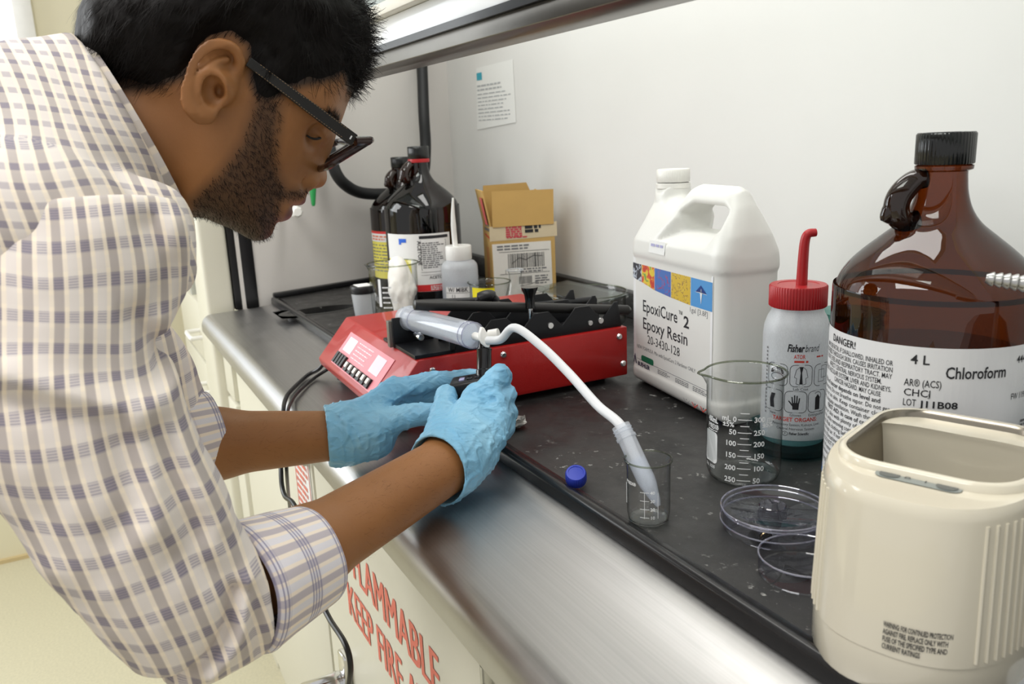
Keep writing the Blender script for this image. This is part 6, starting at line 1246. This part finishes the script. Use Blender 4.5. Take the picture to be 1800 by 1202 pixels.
def plaid():
    m, nt, b, u, v = cloth_base('plaid_cotton')
    A = fract_band(nt, u, .02, .36); B = fract_band(nt, u, .52, .86); R = fract_band(nt, v, .02, .38); Lr = fract_band(nt, v, .52, .88)
    v6 = mathn(nt, 'MULTIPLY', v, 13.0); ln = fract_band(nt, v6, .0, .5, .12)
    uf = mathn(nt, 'MULTIPLY', u, 0.5); alt = fract_band(nt, uf, .0, .5, .01)     # every second dark column is denser
    c = mixc(nt, mathn(nt, 'MULTIPLY', B, .75), (244, 230, 210), (220, 213, 211)); c = mixc(nt, mathn(nt, 'MULTIPLY', Lr, .30), c, (222, 212, 206))
    c = mixc(nt, mathn(nt, 'MULTIPLY', A, .82), c, (172, 163, 162))
    rb = mathn(nt, 'MULTIPLY', R, mathn(nt, 'MULTIPLY', B, mathn(nt, 'ADD', mathn(nt, 'MULTIPLY', ln, .55), .22))); c = mixc(nt, rb, c, (138, 134, 154))
    ra = mathn(nt, 'MULTIPLY', R, mathn(nt, 'MULTIPLY', A, mathn(nt, 'ADD', mathn(nt, 'MULTIPLY', ln, .35), .58))); c = mixc(nt, ra, c, (98, 95, 124))
    rc = mathn(nt, 'MULTIPLY', R, .22); c = mixc(nt, rc, c, (196, 184, 180))
    nt.links.new(c, b.inputs['Base Color']); weave_bump(nt, b); return m
def cuff_cloth():
    m, nt, b, u, v = cloth_base('plaid_cotton_inside')
    G = fract_band(nt, v, .02, .36); Bl = fract_band(nt, v, .52, .84); Ln = fract_band(nt, u, .0, .34); l4 = fract_band(nt, mathn(nt, 'MULTIPLY', u, 11.8), .0, .42, .1)
    c = mixc(nt, mathn(nt, 'MULTIPLY', Bl, .8), (242, 228, 212), (222, 220, 230)); c = mixc(nt, mathn(nt, 'MULTIPLY', G, .85), c, (182, 174, 184))
    c = mixc(nt, mathn(nt, 'MULTIPLY', Ln, .18), c, (170, 168, 190)); c = mixc(nt, mathn(nt, 'MULTIPLY', mathn(nt, 'MULTIPLY', Ln, l4), .75), c, (124, 120, 150))
    nt.links.new(c, b.inputs['Base Color']); weave_bump(nt, b); return m
plaid_m, cuff_m = plaid(), cuff_cloth()
# ---- shirt body: trunk, shoulders, open at the neck
col_b, col_f = np.array(yz(141, 82)), np.array(yz(323, 384, XM+.03)); cdir = (col_f-col_b)/np.linalg.norm(col_f-col_b); cn = np.array([0, -cdir[1], cdir[0]]); cn = cn if cn[1] > 0 else -cn
cmid = np.array([XM, *(col_b+col_f)/2])
def trunk_fn(P):
    q = P-np.array([XM, -.21, 1.135]); c, s = math.cos(-.50), math.sin(-.50); yy = q[:, 1]*c-q[:, 2]*s; zz = q[:, 1]*s+q[:, 2]*c
    t = ellip(np.stack([q[:, 0], yy, zz], 1), (0, 0, 0), (.178, .33, .120))
    t = smin(t, cone(P, RS+np.array([-.012, 0, .004]), LS+np.array([.012, 0, .004]), .060, .060), .05)
    t = smin(t, cone(P, (XM, -.02, 1.245), (XM, .045, 1.268), .080, .074), .05)
    t = smin(t, cone(P, (XM-.05, -.34, 1.03), (XM-.05, -.50, .90), .15, .155), .06)
    t = smin(t, cone(P, (XM+.05, -.34, 1.03), (XM+.05, -.50, .90), .15, .155), .06)
    t = smin(t, cone(P, RS+np.array([-.004, -.008, 0]), RS+np.array([.004, .0, -.06]), .060, .048), .02)
    t = smin(t, cone(P, LS-np.array([-.004, .008, 0]), LS+np.array([-.004, .0, -.06]), .060, .048), .02)
    t = smin(t, cone(P, at(262, 395, .640), at(285, 470, .622), .034, .026), .03)
    return t
def shirt_fn(P):
    d = trunk_fn(P)+.0022*vnoise(P, 22, 8)+.0012*vnoise(P, 48, 9)
    cut = (P-cmid)@cn; d = smax(d, cut, .003)
    hole = cone(P, (XM, .10, 1.30), NB+np.array([0, -.03, -.03]), .056, .066); d = smax(d, -hole, .003)
    return d
shirt = net_obj('shirt', shirt_fn, (-1.16, -.72, .80), (-.52, .16, 1.40), .0042, plaid_m, relax=1)
# pattern coordinates picked on the visible side: (pixel, column, row)
YOKE = [((76, 309), 0, 0), ((130, 309), 1, 0), ((183, 312), 2, 0), ((231, 318), 3, 0), ((64, 273), 0, -1.15), ((118, 274), 1, -1.15), ((169, 282), 2, -1), ((217, 291), 3, -1), ((91, 219), 1, -3), ((139, 222), 2, -3), ((190, 226), 3, -3), ((70, 159), 1, -5), ((117, 162), 2, -5), ((165, 165), 3, -5), ((54, 117), 1, -6.4), ((106, 136), 2, -6), ((141, 114), 3, -6.7), ((268, 330), 3.8, 0), ((30, 240), -.7, -2.2)]
SLEEVE = [((35, 489), 0, 0), ((93, 489), 1, 0), ((150, 489), 2, 0), ((200, 491), 3, 0), ((245, 495), 4, 0), ((35, 610), 0, 2), ((93, 610), 1, 2), ((148, 612), 2, 2), ((198, 615), 3, 2), ((240, 620), 4, 2), ((35, 730), 0, 4), ((93, 720), 1, 4), ((148, 712), 2, 4), ((203, 705), 3, 4), ((250, 695), 4, 4),
          ((90, 900), 0, 6.85), ((148, 888), 1, 6.85), ((205, 877), 2, 6.85), ((258, 866), 3, 6.85), ((308, 855), 4, 6.85), ((165, 1060), 0, 9.8), ((220, 1045), 1, 9.8), ((272, 1030), 2, 9.8), ((325, 1015), 3, 9.8), ((372, 1000), 4, 9.8), ((60, 400), .45, -1.5), ((240, 400), 4.2, -1.5)]
def uv_map(o, ctl, X):
    P = np.array([onx(p[0], p[1], X)[1:] for p, c, r in ctl]); fu = tps(P, np.array([c for p, c, r in ctl], float), 1e-3); fv = tps(P, np.array([r for p, c, r in ctl], float), 1e-3)
    V = verts_of(o); q = V[:, 1:]+.004*np.stack([vnoise(V, 16, 11), vnoise(V, 16, 12)], 1); set_uv(o, np.stack([fu(q), fv(q)], 1))
uv_map(shirt, YOKE, -.70); adopt(shirt)
# collar band round the neck
mb = MB(); n = 56; side = np.array([1.0, 0, 0]); ax2 = np.array([0, cdir[0], cdir[1]]); R1, R2 = .072, np.linalg.norm(col_f-col_b)/2
V_, F_ = [], []
lev = [(-.016, .0065), (-.004, .0070), (.004, .0062), (.0065, .004), (.004, .0005), (-.016, -.002)]
for (h_, o_) in lev:
    for i in range(n):
        a = 2*PI*i/n; V_.append(tuple(cmid+side*(R1+o_)*math.cos(a)*.93+ax2*(R2+o_*.6)*math.sin(a)+cn*h_))
for j in range(len(lev)-1):
    for i in range(n): F_.append((j*n+i, j*n+(i+1) % n, (j+1)*n+(i+1) % n, (j+1)*n+i))
mb.add(V_, F_); co = mb.build('collar', plaid_m, shirt, fix=True); uvc = np.array([(i/n*14, j*.35) for j in range(len(lev)) for i in range(n)]); set_uv(co, uvc)
# ---- right sleeve, bunched at the elbow
SL = [at(140, 428, .575), at(108, 530, .562), at(108, 640, .556), at(150, 775, .558), at(228, 905, .566), at(302, 1018, .578), at(346, 1074, .592), at(428, 1042, .614)]; SRr = [.060, .0570, .0575, .0590, .0575, .0510, .0450, .0440]
FOLDS = [([(-40, 640), (60, 655), (160, 690), (240, 700), (300, 676)], .0052, .010), ([(40, 690), (120, 705), (200, 716)], -.003, .008), ([(395, 1000), (370, 1075), (320, 1130), (270, 1170)], -.0060, .006), ([(415, 985), (400, 1060), (352, 1125)], .0045, .007), ([(330, 400), (300, 480), (285, 560)], .003, .012), ([(265, 400), (300, 470), (282, 540)], -.0045, .008), ([(240, 560), (275, 610), (287, 660)], -.004, .008), ([(210, 760), (225, 840), (195, 900)], -.0035, .010), ([(265, 750), (300, 830), (335, 900)], -.0035, .009), ([(245, 730), (262, 800), (255, 880)], .003, .010), ([(310, 715), (330, 800), (370, 890)], .003, .009), ([(300, 930), (360, 960), (400, 990)], -.003, .008), ([(190, 990), (250, 1060), (290, 1120)], .002, .012), ([(420, 1000), (432, 1060), (440, 1110)], -.003, .006)]
FL = [(np.array(spline([(*onx(p[0], p[1], -.575)[1:], 0) for p in f], 4))[:, :2], a, w) for f, a, w in FOLDS]
pn = (SL[2]-RS); pn = np.array([.15, .02, -1.0]); pn /= np.linalg.norm(pn); seam_p = at(150, 366, .565)
def sleeve_fn(P):
    d = smin(seg(P, SL, SRr, .022), cone(P, at(10, 456, .592), at(206, 440, .582), .052, .050), .03)
    q = P[:, 1:]; fold = 0
    for pts, a, w in FL: fold = fold+1.9*a*np.exp(-(sdline(q, pts)/w)**2)
    d = d-fold*(P[:, 0] > -.66)+.0016*vnoise(P, 34, 14)+.0009*vnoise(P, 80, 15)
    d = smax(d, -((P-seam_p)@pn)-.004+.004*(np.maximum(P[:, 1]-seam_p[1], 0)/.06)**2, .003)
    return smax(d, (P-SL[-1])@_n(SL[-1]-SL[-2])-.004, .003)
sleeve = net_obj('sleeve', sleeve_fn, (-.78, -.16, .82), (-.46, .18, 1.26), .0030, plaid_m, relax=1); uv_map(sleeve, SLEEVE, -.545); adopt(sleeve)
# rolled right cuff as its own turned back tube
def cuff(c0, c1, r0, r1, name, ncell, warp=0.0, seedv=0):
    a = Vector(c0); b = Vector(c1); d = (b-a).normalized(); u = d.cross(Vector((0, 0, 1))).normalized(); w = u.cross(d); L = (b-a).length; V_, F_, UV = [], [], []; n = 72
    prof_ = [(-.002, r0-.0035), (0.0, r0+.0010), (.06*L, r0+.0022), (.3*L, r0*.7+r1*.3+.0016), (.65*L, r0*.35+r1*.65+.0012), (.95*L, r1+.0010), (L, r1+.0002), (L-.001, r1-.0018), (.5*L, (r0+r1)/2-.004)]
    for j, (t, r) in enumerate(prof_):
        for i in range(n+1):
            an = 2*PI*i/n; rr = r*(1+warp*math.sin(3*an+2.2*t/L+seedv)*.5+warp*.5*math.sin(5*an-4*t/L)); V_.append(tuple(a+d*t+(u*math.cos(an)+w*math.sin(an))*rr)); UV.append((t/.033+.15, i/n*ncell))
    m_ = len(prof_)
    for j in range(m_-1):
        for i in range(n): F_.append((j*(n+1)+i, j*(n+1)+i+1, (j+1)*(n+1)+i+1, (j+1)*(n+1)+i))
    mb = MB(); mb.add(V_, F_); o = mb.build(name, cuff_m, None, smooth=60); set_uv(o, np.array(UV)); return o
cR = cuff(at(424, 1036, .616), at(548, 978, .668), .0490, .0415, 'cuff', 17, .02); adopt(cR)
# left sleeve and cuff beyond the torso
SLL = [LS+np.array([-.03, 0, -.02]), LE+np.array([-.02, 0, .06]), LE+np.array([.0, .01, .0]), at(312, 776, .885)]
sl2 = net_obj('sleeve', lambda P: seg(P, SLL, [.070, .068, .056, .047], .03)+.0018*vnoise(P, 34, 24), (-1.15, -.13, .84), (-.82, .16, 1.28), .0042, plaid_m, relax=1)
Vs = verts_of(sl2); set_uv(sl2, np.stack([Vs[:, 1]/.0235, Vs[:, 2]/.0235], 1)); adopt(sl2)
cL = cuff(at(318, 776, .884), at(376, 760, .905), .0500, .0460, 'cuff', 17, .02, 1.0); adopt(cL)
# ---- gloves
glove_m = bpy.data.materials.new('blue_nitrile'); glove_m.use_nodes = True; nt = glove_m.node_tree; gb = nt.nodes['Principled BSDF']
tcg = nt.nodes.new('ShaderNodeTexCoord'); ng = nt.nodes.new('ShaderNodeTexNoise'); ng.inputs['Scale'].default_value = 28; ng.inputs['Detail'].default_value = 4; nt.links.new(tcg.outputs['Object'], ng.inputs['Vector'])
gm = nt.nodes.new('ShaderNodeMix'); gm.data_type = 'RGBA'; gm.inputs['A'].default_value = lin((100, 170, 212))+(1,); gm.inputs['B'].default_value = lin((150, 196, 216))+(1,); nt.links.new(ng.outputs['Fac'], gm.inputs['Factor']); nt.links.new(gm.outputs['Result'], gb.inputs['Base Color'])
gb.inputs['Roughness'].default_value = 0.42; gb.inputs['Specular IOR Level'].default_value = 0.4
wv = nt.nodes.new('ShaderNodeTexNoise'); wv.inputs['Scale'].default_value = 60; wv.inputs['Detail'].default_value = 2; wv.inputs['Distortion'].default_value = 1.6; mpg = nt.nodes.new('ShaderNodeMapping'); mpg.inputs['Scale'].default_value = (1.6, .6, 1.0); nt.links.new(tcg.outputs['Object'], mpg.inputs['Vector']); nt.links.new(mpg.outputs['Vector'], wv.inputs['Vector'])
bpg = nt.nodes.new('ShaderNodeBump'); bpg.inputs['Strength'].default_value = 0.55; bpg.inputs['Distance'].default_value = 0.004; nt.links.new(wv.outputs['Fac'], bpg.inputs['Height']); nt.links.new(bpg.outputs['Normal'], gb.inputs['Normal'])
def glove(side, c_open, r_open, r_w, c_in, tilt, creases):
    h = hands[side]; 
    CR = [(np.array([at(*p) for p in c]), a, w) for c, a, w in creases]
    arm0, arm1 = (RM, RW_) if side == 'R' else (LM, LW); ra = (.0375, .0275) if side == 'R' else (.0385, .0265)
    ax_ = _n(arm1-arm0); c_open = arm0+ax_*((c_open-arm0)@ax_); pl = _n(-ax_+np.array(tilt))
    def fn(P):
        d = hand_raw(P, h, .0028)
        d = smin(d, cone(P, c_open-ax_*.012, c_open+ax_*.050, r_open, r_w), .015)
        for pts, a, w in CR:
            e = polytube(P, pts, 0.0); d = d-1.5*a*np.exp(-(e/w)**2)
        k = np.clip(1-np.linalg.norm(P-c_open, axis=1)/.07, 0, 1); al = (P-h['w'])@_n(h['palm'][1][0]-h['w']); q3 = P+_n(h['palm'][1][0]-h['w'])*(al*1.1)[:, None]; rr = 1-np.abs(vnoise(q3, 58, 34)); r2 = 1-np.abs(vnoise(P-_n(h['palm'][1][0]-h['w'])*(al*.7)[:, None], 66, 35)); d = d+.0007*vnoise(P, 75, 31)-.0017*np.clip(rr-.80, 0, 1)/.20-.0011*np.clip(r2-.82, 0, 1)/.18+.0022*k*vnoise(P, 60, 33)
        d = smax(d, (P-c_open)@pl, .002)
        return smax(d, -cone(P, c_open-ax_*.03, c_open+ax_*.018, r_open-.0020, r_open-.0035), .0015)
    pts = np.concatenate([np.array(c) for c in h['f']]+[np.array(h['th']), [h['w'], c_open]])
    g = net_obj('glove', fn, pts.min(0)-.05, pts.max(0)+.05, .0015, glove_m, relax=2); return adopt(g)
glove('R', at(764, 832, .828), .0370, .0325, .022, (0, 0, .10), [([(775, 812, .82), (800, 800, .835), (822, 806, .835)], .0022, .0035), ([(760, 790, .82), (800, 770, .845), (850, 775, .86), (878, 770, .862)], .0014, .003), ([(800, 720, .87), (815, 770, .86), (806, 830, .82)], .0012, .003), ([(850, 690, .89), (862, 740, .88), (868, 800, .85)], -.0010, .005), ([(815, 760, .86), (835, 800, .845), (842, 840, .83)], .0012, .003), ([(880, 690, .915), (868, 702, .893), (850, 712, .885)], -.0014, .004)])
glove('L', at(574, 768, .921), .0345, .0305, .022, (0, 0, -.05), [([(600, 740, .90), (650, 722, .925), (700, 715, .95)], .0016, .003), ([(585, 790, .89), (640, 765, .905), (700, 750, .91)], .0014, .003), ([(600, 800, .89), (612, 760, .90), (605, 730, .905)], .0014, .0035), ([(662, 770, .91), (672, 735, .92), (676, 700, .955)], .0012, .003), ([(716, 690, .96), (722, 672, .975), (728, 664, .985)], .0016, .003), ([(742, 690, .97), (748, 672, .98), (752, 662, .99)], .0014, .003), ([(590, 725, .905), (640, 700, .94), (690, 680, .965)], .0012, .0025)])
# ---- trousers and shoes (below the frame)
tr_m = M('dark_trousers', (46, 46, 54), 0.8, nz=0.1)
def tr_fn(P):
    d = cone(P, (XM-.06, -.47, .93), (XM+.06, -.47, .93), .142, .142)
    for s_ in (-1, 1): d = smin(d, seg(P, [np.array([XM+s_*.085, -.47, .88]), np.array([XM+s_*.10, -.43, .48]), np.array([XM+s_*.11, -.47, .09])], [.098, .070, .060], .03), .03)
    return smax(d, -(P[:, 2]-.075), .004)
adopt(net_obj('trousers', tr_fn, (-1.10, -.66, .05), (-.56, -.28, 1.1), .009, tr_m, relax=1))
for s_ in (-1, 1):
    sh = net_obj('shoe', lambda P: smax(smin(ellip(P, (XM+s_*.11, -.40, .035), (.048, .145, .05)), cone(P, (XM+s_*.11, -.47, .05), (XM+s_*.11, -.47, .10), .050, .046), .03), -P[:, 2]+.001, .003), (XM+s_*.11-.08, -.57, -.01), (XM+s_*.11+.08, -.23, .17), .006, M('black_shoe_leather', (28, 26, 26), 0.35) if s_ == -1 else MATS['black_shoe_leather'], relax=1); adopt(sh)
# ------------------------------------------------------------------ spectacles
fm = M('dark_tortoise_frame', (42, 24, 22), 0.22, nz=0.35, ns=160, coat=0.3); tm = M('black_temple', (26, 24, 23), 0.35, nz=0.1)
gl0 = thing('spectacles', 'dark thick framed spectacles with stitched black temples on the bearded person', 'glasses', (XM, *yz(600, 262)))
go = np.array(gl0.location)
ptop, pbot = np.array(yz(630, 250)), np.array(yz(550, 299)); upv_ = (ptop-pbot)/np.linalg.norm(ptop-pbot); HL = np.linalg.norm(ptop-pbot); mid = (ptop+pbot)/2; nrm = np.array([upv_[1], -upv_[0]])
def GP(x, h, f=0.0): q = mid+upv_*h+nrm*f; return (x, q[0]-go[1], q[1]-go[2])
lens_m = thin_glass('spectacle_lens', (0.93, 0.93, 0.94), (0.7, 0.7, 0.72), ior=1.55)
hh = HL/2
for s_ in (1, -1):
    pts = rrect(s_*.0325, 0, .052, HL*.92, .012, 6); wrapf = lambda x: -(abs(x)/.068)**2*.006
    ring = [GP(p[0], p[1], wrapf(p[0])) for p in pts]; fr_ = MB(); fr_.tube(ring, .0034, 10, closed=True); fr_.build('rim', fm, gl0)
    L_ = MB(); inn = rrect(s_*.0325, 0, .049, HL*.92-.003, .011, 6); L_.add([GP(p[0], p[1], wrapf(p[0])) for p in inn], [tuple(range(len(inn)))]); L_.build('lens', lens_m, gl0)
    xt = s_*.0685
    th, te = np.array(yz(622, 247, XM+s_*.066 if s_ > 0 else XM)), np.array(yz(436, 108, XM+s_*.078 if s_ > 0 else XM))
    if s_ < 0: th, te = thR, teR
    thR, teR = th, te
    dt = (te-th)/np.linalg.norm(te-th); pt = np.array([-dt[1], dt[0]]); Lt2 = np.linalg.norm(te-th)
    def TP(x, t, w): q = th+dt*t+pt*w; return (x, q[0]-go[1], q[1]-go[2])
    tb_ = MB(); sec = [(0.0, .0058), (.3*Lt2, .0056), (.6*Lt2, .0048), (Lt2, .0040)]
    V_ = []; 
    for (t, w) in sec:
        xx = s_*(.0675+.0105*t/Lt2); V_ += [TP(xx-.0016, t, -w), TP(xx+.0016, t, -w), TP(xx+.0016, t, w), TP(xx-.0016, t, w)]
    F_ = [(0, 1, 2, 3), (15, 14, 13, 12)]+[(4*j+k, 4*j+(k+1) % 4, 4*j+4+(k+1) % 4, 4*j+4+k) for j in range(3) for k in range(4)]
    tb_.add(V_, F_); tem = tb_.build('temple', tm, gl0, smooth=0, bevel=0.0006)
    st = MB()
    for k in range(34):
        for e_ in (-1, 1):
            t_ = .012+k*(Lt2-.02)/34; w_ = (.0046 if t_ < .5*Lt2 else .0038)*e_; xx = s_*(.0675+.0105*t_/Lt2+.0018); a_, b_3 = TP(xx, t_, w_), TP(xx, t_+.0013, w_); st.tube([a_, b_3], .00022, 5)
    st.build('stitching', M('tan_thread', (150, 124, 92), 0.7) if s_ == 1 else MATS['tan_thread'], tem)
    hg = MB(); hg.add([TP(s_*.0696, .004, -.0018), TP(s_*.0696, .013, -.0018), TP(s_*.0696, .013, .0018), TP(s_*.0696, .004, .0018)], [(0, 1, 2, 3)]); hg.build('hinge_plate', chrome, tem, smooth=0)
    ep = MB(); ep.tube([GP(s_*.0575, hh*.62, wrapf(.0575)), GP(s_*.066, hh*.66, -.006), TP(s_*.0675, -.001, 0)], [.0034, .0042, .0046], 10); ep.build('end_piece', fm, gl0)
br = MB(); br.tube(spline([GP(-.0075, hh*.35), GP(0, hh*.50, .001), GP(.0075, hh*.35)], 6), .0026, 10); br.build('bridge', fm, gl0)
# ------------------------------------------------------------------ print too small to read stays one part each
for o in bpy.data.objects:
    b = o.name.split('.')[0]
    if b in ('fine_print', 'small_print', 'label_fine_print', 'side_print', 'notice_print', 'keypad_print', 'band_print', 'label_print', 'red_lettering', 'graduation', 'stitching', 'orange_print', 'red_marking', 'scale_print', 'print', 'red_stamp', 'black_stamp', 'side_stamp', 'sticker_print'): o['kind'] = 'stuff'
